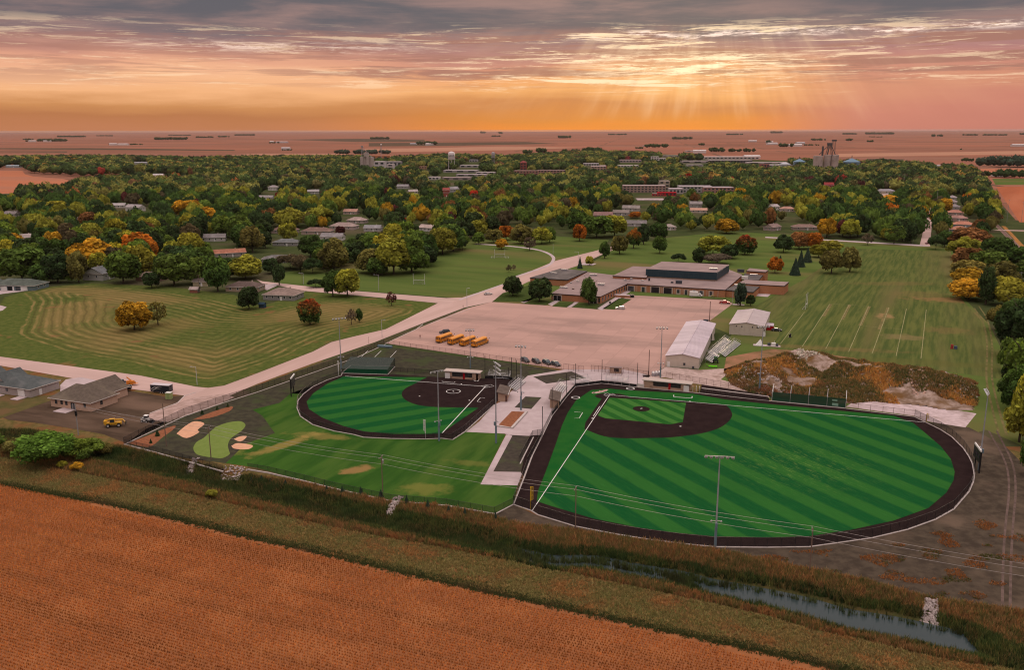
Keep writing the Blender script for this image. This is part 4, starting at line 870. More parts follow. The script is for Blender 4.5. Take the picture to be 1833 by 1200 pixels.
def lamp_post(px, py, top, label, dirn=1, arm=2.0):
    p = at(px, py); h = height(px, py, top); t = empty('street_lamp', p, 0, label, 'street lamp', 'street lamps'); MB().cyl((0,0,0),(0,0,h),.12,8,.07).build('pole', lamp_w, t)
    a = MB().cyl((0,0,h-.15),(dirn*arm,0,h+.1),.05,6).build('arm', lamp_w, t); MB().box((dirn*(arm+.3),0,h+.06),(.75,.28,.14)).build('lamp', lamp_w, a); return t
lamp_post(353,689.6,657,'pale street lamp at the meadow corner above the street bend',-1,1.4)
lamp_post(543.6,509,489,'pale street lamp by the path in front of the brown hedge',-1)
lamp_post(678,521.5,492,'pale street lamp below the near goal posts',-1)
lamp_post(1035,470,451,'street lamp beside the road behind the school sign',-1)
lamp_post(684,604.5,573,'double-armed lamp post on the verge of the main road',1,1.0)
lamp_post(836,551,516,'lamp post on the grass island at the car park entrance',1,.8)
plain_pole(1269.8,578,540,'thick dark post between the car park and the pale sheds',.18,rust_m,'post','post')
plain_pole(1311,544,515,'slim pale flagpole by the dark school entry wing',.08,lamp_w,'flagpole','flagpole')
plain_pole(1161,673,627,'rusty leaning light post at the lower right corner of the car park',.15,rust_m,'light_post','post')
plain_pole(990,455,437,'slender pale pole by the curved park path',.1,lamp_w,'light_post','post')
plain_pole(298,800,723,'pale wooden service pole on the mulch bed inside the street fence',.15)
t = plain_pole(140.5,780,724,'thick service pole with meter boxes in front of the tan house',.17,galv); MB().box((.15,-.25,7.0),(.6,.4,1.5)).build('meter_box', black_m, t)
plain_pole(660,616,603,'short brown sign pole on the road verge near the corner lot',.05,rust_m,'sign_post','post')
for px, py, top, nm in ((357,524,492,'wooden pole with a wide crossarm by the small red shed'),(541,508.5,490,'wooden pole by the far end of the brown hedge'),(1802,398,357,'tall dark pole at the ripe corn field edge'),(1828,398,361,'tallest dark pole at the right frame edge by the corn'),(1634,436,416,'pale pole on the path by the top of the practice field'),(1674.5,385,340,'slim pole along the street running up into town'),(1617,338,313,'pale crossarm pole in the trees right of the blue bin'),(1826,512,487,'crossarm pole among the trees of the right hand row')):
    p = at(px, py); h = height(px, py, top); t = empty('utility_pole', p, 0, nm, 'utility pole', 'utility poles around town'); MB().cyl((0,0,0),(0,0,h),.16,6,.11).build('pole', wood_m if px < 1500 else galv, t)
    MB().box((0,.15,h-.5),(2.6,.12,.15)).build('crossarm', wood_m if px < 1500 else galv, t)
# foul poles
yel = mat('yellow paint', (.62,.40,.02)); whitep = mat('white steel', (.72,.70,.68))
def foul_pole(px, py, top, label, m, wing):
    p = at(px, py); h = height(px, py, top); t = empty('foul_pole', p, wing, label, 'foul pole', 'foul poles'); MB().cyl((0,0,0),(0,0,h),.13,8).build('pole', m, t)
    w = MB().cyl((.6,0,h*.42),(.6,0,h),.05,5)
    for z in np.linspace(h*.42, h-.05, 4): w.cyl((0,0,z),(.6,0,z),.04,5)
    w.build('wing_frame', m, t); MB().poly([(.1,0,h*.42),(.58,0,h*.42),(.58,0,h-.05),(.1,0,h-.05)]).build('wing_mesh', MATS.get('wing '+m.name) or mesh_mat('wing '+m.name, m.diffuse_color[:3] if False else ((.62,.40,.02) if m is yel else (.7,.7,.7)), .4), t); return t
foul_pole(950,912,872,'yellow foul pole at the near left corner of the baseball field', yel, rad(20))
foul_pole(761.5,786,752,'white foul pole at the bottom edge of the softball field', whitep, rad(150))
foul_pole(606,672.5,646,'white foul pole beside the softball batting cage', whitep, rad(-60))
foul_pole(1658,756,740,'short yellow foul pole at the right baseball corner', yel, rad(-40))

# ------------------------------------------------------------------ scoreboards
def scoreboard(a, b, hpx, label, z0=3.2, zt=6.0):
    A, B = at(*a), at(*b); o = (A+B)/2; L = (B-A).length; t = empty('scoreboard', o, math.atan2((B-A).y,(B-A).x), label, 'scoreboard', 'scoreboards'); 
    for x in (-L*.35, L*.35): MB().box((x,0,zt/2),(.35,.35,zt)).build('post', black_m, t)
    bd = MB().box((0,-.3,(z0+zt)/2),(L,.35,zt-z0)).build('panel', black_m, t); MB().box((0,-.3,zt+.25),(L,.3,.5)).build('sign_board', whitep, t)
    for x in (-L*.3, 0, L*.3): MB().box((x,-.49,(z0+zt)/2),(L*.18,.04,1.0)).build('score_window', glass(), bd)
    return t
scoreboard((1743,834),(1754,850),0,'dark scoreboard behind the outfield fence by the blue-grey pole',3.0,6.2)
scoreboard((520.5,712),(527,703),0,'dark scoreboard on two posts behind the left end of the softball fence',3.0,6.4)

# ------------------------------------------------------------------ dugouts and small sheds
tan = mat('tan split block', (.44,.30,.22), (.38,.255,.185), .8); roof_g = mat('weathered grey brown shingle', (.14,.11,.095), (.105,.082,.07), .8, bump=.3, bsc=6); white_wall = mat('white siding', (.66,.60,.56)); dark_in = mat('dark interior', (.02,.02,.022))
def frame(a, b):                                 # local frame along a->b (pixels on the ground), y away from the camera
    A, B = at(*a), at(*b); d = B-A; return A, math.atan2(d.y, d.x), d.length
def dugout(a, b, depth, hgt, label, door):
    A, rz, L = frame(a, b); t = empty('dugout', A, rz, label, 'dugout', 'ball field dugouts'); th = .25
    for s_, w_ in ((0, 'back'),): MB().box((L/2,depth-th/2,hgt/2),(L,th,hgt)).build('back_wall', tan, t)
    MB().box((th/2,depth/2-.1,hgt/2),(th,depth-.5,hgt)).build('side_wall', tan, t); MB().box((L-th/2,depth/2-.1,hgt/2),(th,depth-.5,hgt)).build('side_wall', tan, t)
    MB().box((L*.5,.12,.45),(L*.72,.24,.9)).build('front_wall', tan, t)
    for x, w in ((.1, .22), (.86, .12)): MB().box((L*x,.10,hgt/2),(L*w*.95,.2,hgt-.02)).build('front_pier', tan, t)
    MB().box((L*.56,.10,hgt/2),(.75,.28,hgt-.1)).build('column', red_m, t)
    MB().box((L*.46,depth-.8,.35),(L*.6,.4,.1)).build('bench', alu, t); MB().box((L*.5,depth*.5,.02),(L-.6,depth-.6,.04)).build('floor', dark_in, t)
    MB().box((L/2,depth/2,hgt+.12),(L+1.2,depth+.5,.2)).build('roof', mat('pale roof membrane', (.48,.40,.36)), t); MB().box((L/2,-.29,hgt+.10),(L+1.2,.06,.26)).build('fascia', white_wall, t)
    for x0_, x1_ in ((.215,.53),(.59,.795)): MB().poly([(L*x0_,-.06,.95),(L*x1_,-.06,.95),(L*x1_,-.06,hgt-.05),(L*x0_,-.06,hgt-.05)]).build('screen', MATS.get('dugout screen') or mesh_mat('dugout screen', (.02,.022,.022), .78), t)
    MB().box((L*door,-.04,1.05),(1.9,.12,2.1)).build('door', white_paint, t)
    for x in (.3,.42,.68,.78): MB().box((L*x,.06,1.6),(.06,.06,1.4)).build('screen_post', black_m, t)
    return t
dugout((797,677.5),(857,681.5),3.2,2.7,'long softball dugout with a pale roof and red centre column', .07)
dugout((1152,694),(1235,702),3.2,2.7,'long baseball dugout with a pale roof and red column below the car park', .92)
MB2 = MB().box((0,0,.75),(5,.2,1.5)); q, rz, L = frame((1140,693.5),(1153,695)); tag(MB().box((L/2,0,.7),(L,.18,1.4)).build('white_panel_wall', white_wall, loc=q, rz=rz), 'low white panel wall joined to the left end of the baseball dugout', 'wall')
def shed(a, b, depth, h, label, openf=False, ridge=False):
    A, rz, L = frame(a, b); t = empty('dugout', A, rz, label, 'dugout', 'sheds beside the plaza'); 
    MB().box((L/2,depth/2,h/2),(L,depth,h)).build('wall', tan, t)
    r = MB(); o_ = .5
    r.poly([(-o_,-o_,h+.9),(L+o_,-o_,h),(L+o_,depth+o_,h),(-o_,depth+o_,h+.9)]); r.poly([(-o_,-o_,h+.7),(-o_,depth+o_,h+.7),(L+o_,depth+o_,h-.2),(L+o_,-o_,h-.2)])
    for p, q2 in (((-o_,-o_),(L+o_,-o_)),((L+o_,depth+o_),(-o_,depth+o_))):
        z = lambda x: h+.9 if x < 0 else h
        r.poly([(p[0],p[1],z(p[0])-.2),(q2[0],q2[1],z(q2[0])-.2),(q2[0],q2[1],z(q2[0])),(p[0],p[1],z(p[0]))])
    rf_ = r.build('roof', roof_g, t); MB().box((L+o_,depth/2,h-.1),(.08,depth+2*o_,.3)).build('fascia', white_paint, t); MB().prism([(0,0),(L,0),(L,depth),(0,depth)], h, h+.05).build('ceiling', tan, t)
    tr = MB().poly([(0,0,h),(L,0,h),(0,0,h+.75)]).poly([(0,depth,h),(0,depth,h+.75),(L,depth,h)]).poly([(0,0,h),(0,0,h+.75),(0,depth,h+.75),(0,depth,h)]).build('gable', tan, t)
    if openf: MB().box((L+.03,depth/2,1.4),(.1,depth*.8,1.5)).build('opening', dark_in, t)
    else: MB().box((L*.96,-.03,1.1),(.7,.08,2.1)).build('door', rust_m, t)
    return t
shed((891.5,719.5),(907,720),8.5,2.7,'tan block shed with a sloping grey roof beside the softball infield')
shed((984.5,731),(1000.5,731.5),9.5,2.6,'tan block dugout open to the baseball field with a grey sloping roof', True)

# ------------------------------------------------------------------ bleachers
def bleacher(a, b, rows, label, flip=False, rail=True, lenm=None, group='aluminium bleachers'):
    A, rz, L = frame(a, b); t = empty('bleacher', A, rz, label, 'bleacher', group); d = .62; sg = 1
    sm = MB().box((L/2,0,0),(L,.30,.06)).mesh('seat', alu); fm_ = MB().box((L/2,0,0),(L,.28,.05)).mesh('footboard', galv)
    for i in range(rows):
        link('seat', sm, t, (0, i*d, .42+i*.30)); 
        if i: link('footboard', fm_, t, (0, i*d-.34, .04+i*.30))
    n = max(2, round(L/2)); 
    for i in range(n+1):
        x = L*i/n; f_ = MB().cyl((x,0,0),(x,0,.4),.035,4).cyl((x,(rows-1)*d,0),(x,(rows-1)*d,.42+(rows-1)*.3),.035,4).cyl((x,0,.4),(x,(rows-1)*d,.38+(rows-1)*.3),.035,4).build('frame', galv, t)
    if rail:
        y = (rows-1)*d+.35; zz = .42+(rows-1)*.3; r = MB()
        for z in (zz+.5, zz+1.0): r.cyl((0,y,z),(L,y,z),.035,5); r.cyl((0,y,z),(0,0,z-(rows-1)*.3+.1),.035,5); r.cyl((L,y,z),(L,0,z-(rows-1)*.3+.1),.035,5)
        for i in range(n+1): r.cyl((L*i/n,y,zz-.4),(L*i/n,y,zz+1.0),.035,5)
        r.build('guard_rail', galv, t)
    return t
bleacher((873,677.5),(911,680),5,'bleacher right of the softball dugout facing the infield')
bleacher((923,701),(941,684.5),5,'angled bleacher behind the tan softball shed', True)
bleacher((1028,690.5),(1060,684.5),5,'bleacher behind the left side of the baseball backstop')
bleacher((1083,684.5),(1122,688),5,'bleacher straight behind the baseball home plate')
bleacher((1001,712),(1016,692),5,'bleacher at the far end of the tan baseball dugout')
bleacher((1278,640),(1309,612),5,'long bleacher standing along the wall of the long pale shed')
bleacher((1298,640),(1326,617),5,'long bleacher standing farther from the long pale shed')
bleacher((1274,651),(1288,638),5,'short bleacher parked in front of the two long ones on the grass')
# ------------------------------------------------------------------ batting cages
turf_c = mat('cage turf', (.006,.048,.022), (.010,.06,.028), .4)
A, B_, C_, D_ = PX([(611,669),(694,671.5),(707,657),(628,655)]); o = A
t = empty('batting_cage', o, 0, 'green netted batting cage with tilted frame bars at the far softball corner', 'batting cage', 'batting cages'); 
MB().sheet([p-o for p in (A,B_,C_,D_)], LV*8).build('floor', turf_c, t)
fr = MB()
for p, q in ((A,B_),(B_,C_),(C_,D_),(D_,A)): fr.kerb([p-o,q-o], .3, .2)
fr.build('base_frame', white_kerb, t); hN = 3.6; back = [D_+(C_-D_)*s for s in (0,.33,.66,1)]
for p in back: MB().cyl(p-o, p-o+Vector((0,0,hN)), .07, 6).build('post', black_m, t)
MB().poly([D_-o, C_-o, C_-o+Vector((0,0,hN)), D_-o+Vector((0,0,hN))]).build('net', net_mesh, t)
for p, q in ((A,D_),(B_,C_)): MB().poly([p-o, q-o, q-o+Vector((0,0,hN)), p-o+Vector((0,0,hN*.55))]).build('net', net_mesh, t)
MB().poly([A-o+Vector((0,0,hN*.55)), B_-o+Vector((0,0,hN*.55)), C_-o+Vector((0,0,hN)), D_-o+Vector((0,0,hN))]).build('roof_net', net_mesh, t)
for s in (.25,.55,.9):
    p = D_+(C_-D_)*s+Vector((0,0,hN+.1)); dv = (D_-A).normalized(); MB().cyl(p-o, p-o+dv*9+Vector((0,0,.3)), .09, 6).build('roof_bar', whitep, t)
A, B_ = at(1381.5,718.5), at(1513.5,731.5); d = (B_-A).normalized(); nrm = Vector((-d.y, d.x, 0)); o = A; L = (B_-A).length
t = empty('batting_cage', o, math.atan2(d.y, d.x), 'long batting cage behind a dark green screen by the baseball field', 'batting cage', 'batting cages')
MB().poly([(0,0,.15),(L,0,.15),(L,0,3.3),(0,0,3.3)]).build('screen', green_screen, t); MB().box((L/2,2.6,LV*8),(L,5.0,.02)).build('floor', turf_c, t)
for i in range(5):
    x = L*i/4; MB().cyl((x,5,0),(x,5,4.2),.07,6).cyl((x,0,3.3),(x,5.6,4.6),.08,6).cyl((x,0,0),(x,0,3.3),.07,6).build('post', whitep if i in (0,4) else galv, t)
for x0, z0, tx in ((L*.86, 1.0, 1.9),(L*.85, 2.4, 1.6)):
    MB().box((x0,-.05,z0),(tx,.04,.9 if z0 < 2 else .45)).build('sign_panel', mat('pale green print', (.25,.42,.33)), t)
MB().box((L/2,.0,.09),(L,.25,.18)).build('base_kerb', white_kerb, t)
# bullpen strip between dugout and cage
sheet('bullpen', track_m, [(1256,689),(1372,708),(1378,718),(1253,704)], 7)
A, B_ = at(1256,696), at(1375,711); tag(MB().kerb([A, B_], .5, .25).build('kerb', white_kerb), kind='structure')
sheet('turf_strip', mat('dark strip grass', (.03,.045,.022), (.05,.05,.03), .5), [(1238,686),(1290,695),(1345,704),(1390,713),(1383,717),(1372,707),(1256,689)], 5)
# gate posts with white steps by the dugout
for i, px in enumerate((1240,1246,1252)):
    p = at(px, 701+i*.6); tag(MB().box((0,0,1.0),(.12,1.2,2.0)).build('gate_leaf', whitep, loc=p, rz=rad(-10)), ['leftmost','middle','rightmost'][i]+' of three white gate leaves right of the baseball dugout', 'gate', 'white gate leaves')
# ------------------------------------------------------------------ school
brick = mat('orange brick', (.44,.20,.105), (.37,.16,.085), 2.5, (.40,.19,.11), .2); roof_t = mat('taupe roof membrane', (.30,.225,.215), (.26,.195,.185), .15, (.22,.165,.16), .05); roof_d = mat('dark ballast roof', (.13,.115,.11), (.10,.09,.085), .4, (.17,.15,.14), .08)
fascia_m = mat('dark fascia', (.035,.030,.034)); teal_m = mat('dark blue metal panel', (.017,.045,.062), (.013,.036,.05), .5, rough=.5); stone = mat('pale stone trim', (.50,.40,.34))
so = at(1131, 528); school = empty('school', so, 0, 'long low brick school with a dark blue gym block rising from its flat roof', 'school')
def block(roof_px, z, wall_m=brick, roof_m=roof_t, z0=0.0, name='wing', fas=.45, over=.35):
    P = [at(a, b, z)-so for a, b in roof_px]
    w = MB().prism([(p.x,p.y) for p in P], z0, z-fas).build(name, wall_m, school)
    c = sum((Vector((p.x,p.y,0)) for p in P), Vector())/len(P)
    Q = [Vector((p.x,p.y,0))+(Vector((p.x,p.y,0))-c).normalized()*over for p in P]
    MB().prism(Q, z-fas, z-.12).build('fascia', fascia_m, school); MB().prism([q+(c-q).normalized()*.25 for q in Q], z-.12, z).build('roof', roof_m, school)
    return P
PW1 = block([(987,525),(1074.6,531),(1123,508),(1136,497.8),(1097,492.5),(1052,487)], 3.9)
block([(949,497),(1016,501),(1051,485.5),(1003.7,480.5)], 4.0, roof_m=roof_d)
PW3 = block([(1123,507.8),(1298,519),(1329,492),(1305,483),(1160,478),(1134,497)], 4.3)
block([(1097,493.5),(1157,497),(1165,478),(1133,476.8)], 5.6)
block([(1298.5,519),(1348,523),(1360,512.2),(1321.7,507)], 4.0, roof_m=roof_d)
block([(1321.5,507.2),(1403.5,511.8),(1411.7,505),(1333,501)], 5.2)
block([(1331,501),(1358,501.5),(1367,491),(1333,489.5)], 4.6, roof_m=roof_d)
block([(1336.4,484.8),(1370,487),(1375,483.8),(1342,480.2)], 6.6)
# gym: blue band box above a tan foot
G_ = [at(1157,496.8,4.3), at(1281.8,503.6,4.3)]; gd = at(1303.7,475.5,9.4)-at(1281.8,489.5,9.4); GP = [G_[0],G_[1],G_[1]+gd,G_[0]+gd]; GP = [p-so for p in GP]
MB().prism([(p.x,p.y) for p in GP], 4.31, 5.0).build('gym_foot', tan, school)
gc = sum(GP, Vector())/4; GQ = [p+(p-gc).normalized()*.5 for p in GP]
gw = MB().prism([(p.x,p.y) for p in GQ], 5.0, 9.3).build('gym_wall', teal_m, school); MB().prism([(p.x+(gc-p).normalized().x*.3,p.y+(gc-p).normalized().y*.3) for p in GQ], 9.3, 9.42).build('gym_roof', roof_t, school)
for i in range(14):                                    # standing seams of the blue panels
    p = GQ[0]+(GQ[1]-GQ[0])*((i+.5)/14); MB().box((p.x,p.y-.04,7.15),(.12,.1,4.2),math.atan2((GQ[1]-GQ[0]).y,(GQ[1]-GQ[0]).x)).build('seam', teal_m, gw)
def onwall(a, b, t0, t1, z0, z1, name, m, out=.06, par=None):
    d = b-a; L = d.length; u = d/L; n = Vector((u.y,-u.x,0)); p = a+d*((t0+t1)/2)+n*out/2
    return MB().box((p.x,p.y,(z0+z1)/2),(L*(t1-t0),.12+out,z1-z0),math.atan2(u.y,u.x)).build(name, m, par or school)
flat = lambda p: Vector((p.x,p.y,0))
w1a, w1b, w1c = flat(PW1[0]), flat(PW1[1]), flat(PW1[2]); w3a, w3b = flat(PW3[0]), flat(PW3[1])
for t0, t1 in ((.05,.20),(.80,.93)): onwall(w1a, w1b, t0-.02, t1+.02, 0, 3.3, 'door_surround', stone); d_ = onwall(w1a, w1b, t0, t1, .05, 2.8, 'door', dark_in, .12); onwall(w1a, w1b, (t0+t1)/2-.004, (t0+t1)/2+.004, .05, 2.8, 'door_post', alu, .2, d_)
onwall(w1a, w1b, .965, .995, .8, 3.0, 'window', glass(), .08)
for i in range(9): onwall(w1b, w1c, .07+i*.1, .10+i*.1, .9, 2.9, 'window', glass(), .08); onwall(w1b, w1c, .065+i*.1, .105+i*.1, .75, .9, 'sill', stone, .14)
for t0, t1, z1, nm in ((.01,.07,3.0,'door'),(.155,.185,2.9,'door'),(.255,.335,3.4,'garage_door'),(.385,.465,3.4,'garage_door'),(.52,.545,2.8,'window'),(.60,.625,2.9,'door'),(.68,.705,2.9,'window'),(.75,.78,2.9,'window'),(.85,.875,2.9,'window')):
    onwall(w3a, w3b, t0-.012, t1+.012, 0, z1+.25, 'surround', stone); g_ = onwall(w3a, w3b, t0, t1, .05 if nm != 'window' else .8, z1, nm, fascia_m if nm == 'garage_door' else glass(), .12)
    if nm == 'garage_door':
        for q in range(1, 4): onwall(w3a, w3b, t0, t1, q*.8, q*.8+.05, 'rib', dark_in, .16, g_)
for t0 in (.1,.205,.36,.49,.57,.65,.73,.82,.93): onwall(w3a, w3b, t0, t0+.004, 0, 3.8, 'pilaster', stone, .1)
# rooftop plant, each with its own footing
def rooftop(px, py, z, d, m, h, name='roof_unit'): p = at(px, py, z)-so; MB().box((p.x,p.y,z+h/2),(d[0],d[1],h),rad(-18)).box((p.x,p.y,z+h+.06),(d[0]*1.08,d[1]*1.08,.12),rad(-18)).build(name, m, school)
hv = mat('rooftop unit', (.34,.32,.33), rough=.5); hd_ = mat('dark rooftop unit', (.07,.075,.09))
for px, py, z, d, m, h in ((1009,516,3.9,(4.0,1.8),hv,.7),(1034,504.5,3.9,(1.6,1.2),hv,.6),(1062,494,3.9,(4.2,1.2),hv,.9),(1076,511.5,3.9,(3.6,1.6),hv,1.1),(1026,518,3.9,(1.2,.9),rust_m,.4),(1022,507.5,3.9,(1.0,1.0),hv,.5),(1106,498.5,3.9,(5.4,2.0),blue_g,1.4),(991,490,4.0,(4.0,1.5),hv,.6),(1010,485.5,4.0,(3.4,1.2),hv,1.2),(1150,503,4.3,(1.5,1.2),hv,.5),(1162,503,4.3,(.9,.9),fascia_m,1.5),(1215,508,4.3,(3.4,1.8),hd_,1.6),(1203,507,4.3,(1.4,.9),hd_,.7),(1277,483,9.4,(4.2,2.4),hv,.9),(1326,487.5,4.3,(4.0,2.0),hd_,1.6),(1333,499.5,5.2,(3.4,1.8),whitep,1.4),(1349,495,4.6,(4.0,2.2),hv,1.2),(1321,512.5,4.0,(3.8,2.2),hv,.8),(1119,503,3.9,(1.3,1.3),hv,.7),(1130,501,4.3,(1.3,1.0),hv,.7)): rooftop(px, py, z, d, m, h)
rp = at(1112,522); t = empty('loading_ramp', at(1113,533), rad(-18), 'brick walled loading ramp in the corner between the two school wings', 'ramp')
MB().box((0,1.5,.6),(9,3,1.2)).build('wall', brick, t); MB().box((0,1.5,1.23),(9.3,3.3,.1)).build('slab', plaza_m, t); MB().box((5.2,2,.8),(2.2,2,1.6)).build('bin', black_m, t)

# ------------------------------------------------------------------ pale metal sheds
metal_w = mat('cream metal wall', (.56,.49,.42), (.52,.45,.385), .6, rough=.5); metal_r = mat('white metal roof', (.52,.45,.50), (.46,.39,.44), .35, (.40,.34,.38), .12, rough=.65, spec=.1, stretch=(rad(-20), 5)); metal_r2 = mat('grey metal roof', (.44,.38,.39), (.40,.34,.35), .3, rough=.65, spec=.1)
def metal_shed(a, b, far, h, rise, label, roof_m, extras):
    A, B, C = at(*a), at(*b), at(*far); d = (B-A); L = d.length; rz = math.atan2(d.y,d.x); Y = (C-B); ly = Y.length; yv = Vector((-d.y,d.x,0)).normalized(); ly = abs(Y.dot(yv))
    t = empty('metal_shed', A, rz, label, 'shed', 'pale metal sheds at the car park edge')
    w = MB().box((L/2,ly/2,h/2),(L,ly,h)).build('wall', metal_w, t)
    for y in (0, ly): MB().poly([(0,y,h),(L,y,h),(L/2,y,h+rise)]).build('gable', metal_w, t)
    r = MB(); o_ = .3; th = .12
    for s_ in (0, 1):
        x0, x1 = (-o_, L/2) if s_ == 0 else (L+o_, L/2); z0 = h-rise*o_/(L/2)
        q = [(x0,-o_,z0),(x1,-o_,h+rise),(x1,ly+o_,h+rise),(x0,ly+o_,z0)]; r.poly([Vector(p)+Vector((0,0,th)) for p in (q if s_ == 0 else q[::-1])]); r.poly([Vector(p) for p in q])
        for i in range(4): u, v = Vector(q[i]), Vector(q[(i+1) % 4]); r.poly([u, v, v+Vector((0,0,th)), u+Vector((0,0,th))])
    ro = r.build('roof', roof_m, t)
    nr = int(ly/1.6); rm_ = MB().cyl((-o_,0,h-rise*o_/(L/2)+th),(L/2,0,h+rise+th),.06,4).cyl((L+o_,0,h-rise*o_/(L/2)+th),(L/2,0,h+rise+th),.06,4).mesh('rib', roof_m)
    for i in range(nr+1): link('rib', rm_, ro, (0, i*ly/nr, .02))
    MB().cyl((L/2,-o_,h+rise+th),(L/2,ly+o_,h+rise+th),.18,6).build('ridge_cap', roof_m, t)
    for x in np.arange(2.2, L, 2.2): MB().box((x,-.03,h/2),(.06,.06,h-.1)).build('seam', metal_w, w)
    for (x, y, dx, dy, z0, z1, nm, m) in extras: MB().box((x if x >= 0 else L-x*0, y, (z0+z1)/2),(dx,dy,z1-z0)).build(nm, m, t)
    return t, L, ly
t, L, ly = metal_shed((1191,656.4),(1250.8,661),(1307.5,598), 4.3, 1.1, 'long pale metal shed with a white ribbed roof between car park and spoil mound', metal_r, [(1.2,-.03,1.0,.1,0,2.1,'door',white_paint),(7.2,-.03,.8,.1,1.0,2.0,'window',glass()),(10.6,-.2,.7,.5,0,.9,'heat_pump',hd_)])
for y, z0, z1, dy, nm, m in ((3.5,1.0,2.0,.9,'window',glass()),(7.5,0,2.1,1.0,'door',dark_in),(47,0,3.7,3.6,'open_door',dark_in)): MB().box((L+.03,y,(z0+z1)/2),(.1,dy,z1-z0)).build(nm, m, t)
MB().poly([(L+.08,48.8,.1),(L+1.2,50.5,.1),(L+.6,50.2,3.6),(L+.08,48.8,3.6)]).poly([(L+.10,48.8,.1),(L+.10,48.8,3.6),(L+.62,50.2,3.6),(L+1.22,50.5,.1)]).build('door_leaf', metal_w, t)
t2, L2, ly2 = metal_shed((1305,598.5),(1366,603),(1385,577), 4.6, 1.2, 'pale metal shed with a grey roof beside the practice field', metal_r2, [(15.2,-.03,1.0,.1,0,2.1,'door',white_paint)])
for x in (3.0,5.4,10,12): MB().cyl((x,-.12,3.9),(x,.05,3.9),.3,8).build('vent', dark_in, t2)
for y, z1, nm, m in ((4,2.4,'door',dark_in),(9,2.2,'door',white_paint)): MB().box((L2+.03,y,z1/2),(.1,1.6,z1)).build(nm, m, t2)
p = at(1378,590.5); t = empty('small_shed', p, rad(-19), 'small dark red shed at the end of the grey-roofed metal shed', 'shed'); MB().box((0,0,1.1),(3,3,2.2)).build('wall', red_m, t); MB().poly([(-1.7,-1.7,2.2),(1.7,-1.7,2.2),(1.7,0,3.1),(-1.7,0,3.1)]).poly([(-1.7,1.7,2.2),(-1.7,0,3.1),(1.7,0,3.1),(1.7,1.7,2.2)]).build('roof', metal_r, t); MB().poly([(-1.5,-1.5,2.2),(-1.5,1.5,2.2),(-1.5,0,3.0)]).poly([(1.5,-1.5,2.2),(1.5,0,3.0),(1.5,1.5,2.2)]).build('gable', red_m, t)
p = at(1366,619); t = empty('cover_heap', p, rad(-15), 'white tarpaulin tent and equipment heaped on a pad behind the sheds', 'equipment heap'); MB().box((1.5,0,.08),(11,3,.16)).build('pad', plaza_m, t)
MB().poly([(-3,-1.4,.16),(0,-1.4,.16),(-1.2,0,2.8)]).poly([(0,-1.4,.16),(0,1.4,.16),(-1.2,0,2.8)]).poly([(0,1.4,.16),(-3,1.4,.16),(-1.2,0,2.8)]).poly([(-3,1.4,.16),(-3,-1.4,.16),(-1.2,0,2.8)]).build('tarpaulin', white_paint, t)
for x, s_ in ((2.4,1.0),(4.2,1.3),(5.6,.8)): MB().box((x,0,s_/2+.16),(s_*1.3,1.2,s_)).cyl((x,0,s_+.1),(x+.4,0,s_+1.0),.06,5).build('crate', [galv,white_paint,hd_][int(x) % 3], t)

# ------------------------------------------------------------------ houses
WALLM = {}
def wm(c): 
    n_ = 'siding %.2f %.2f %.2f' % c; return mat(n_, c, tuple(x*.88 for x in c), 1.2)
def rm(c):
    n_ = 'shingle %.3f %.3f %.3f' % c; return mat(n_, c, tuple(x*.75 for x in c), .9, tuple(x*1.2 for x in c), .2, bump=.25, bsc=5)
def house_parts(t, L, Wd, h, rise, roof, wallm, roofm, detail=2, over=.5, prefix=''):
    w = MB().box((0,0,h/2),(L,Wd,h)).build(prefix+'wall', wallm, t); r = MB(); lx, ly = L/2+over, Wd/2+over; ze = h-.05
    if roof == 'hip':
        k_ = max(0, lx-ly); R0, R1 = (-k_,0,h+rise), (k_,0,h+rise); e = [(-lx,-ly,ze),(lx,-ly,ze),(lx,ly,ze),(-lx,ly,ze)]
        r.poly([e[0],e[1],R1,R0]).poly([e[1],e[2],R1]).poly([e[2],e[3],R0,R1]).poly([e[3],e[0],R0])
    else:
        e = [(-lx,-ly,ze),(lx,-ly,ze),(lx,ly,ze),(-lx,ly,ze)]; R0, R1 = (-lx,0,h+rise), (lx,0,h+rise)
        r.poly([e[0],e[1],R1,R0]).poly([e[2],e[3],R0,R1])
        g = MB()
        for x in (-L/2, L/2): g.poly([(x,-Wd/2,h),(x,Wd/2,h),(x,0,h+rise*.93)])
        g.build(prefix+'gable', wallm, t)
    r.poly([e[3],e[2],e[1],e[0]]); ro = r.build(prefix+'roof', roofm, t)
    if detail >= 1:
        fm_ = MB(); 
        for a, b in ((0,1),(1,2),(2,3),(3,0)): 
            A, B = Vector(e[a]), Vector(e[b]); m_ = (A+B)/2; d = B-A; fm_.box((m_.x,m_.y,ze-.02),(d.length,.06,.22),math.atan2(d.y,d.x))
        fm_.build('fascia', white_wall, ro)
    return w, ro
def windows(t, w, L, Wd, h, n=4, side=1):
    wmesh = MB().box((0,0,0),(1.1,.1,1.2)).mesh('window', glass()); tr = MB().box((0,.02,0),(1.35,.08,1.45)).mesh('frame', white_paint)
    for s_ in (-1, 1):
        for i in range(n):
            x = (i-(n-1)/2)*L/(n+.3); o = link('window', wmesh, t, (x, s_*(Wd/2+.05), h*.6), 0); link('frame', tr, o, (0, -s_*.02-.02, 0))
    for s_ in (-1, 1):
        for y in (-Wd*.2, Wd*.2)[:side+1]: o = link('window', wmesh, t, (s_*(L/2+.05), y, h*.6), math.pi/2); link('frame', tr, o, (0, -.02, 0))
HB = []                                   # boxes of the houses in the picture, so that no trunk stands in a house
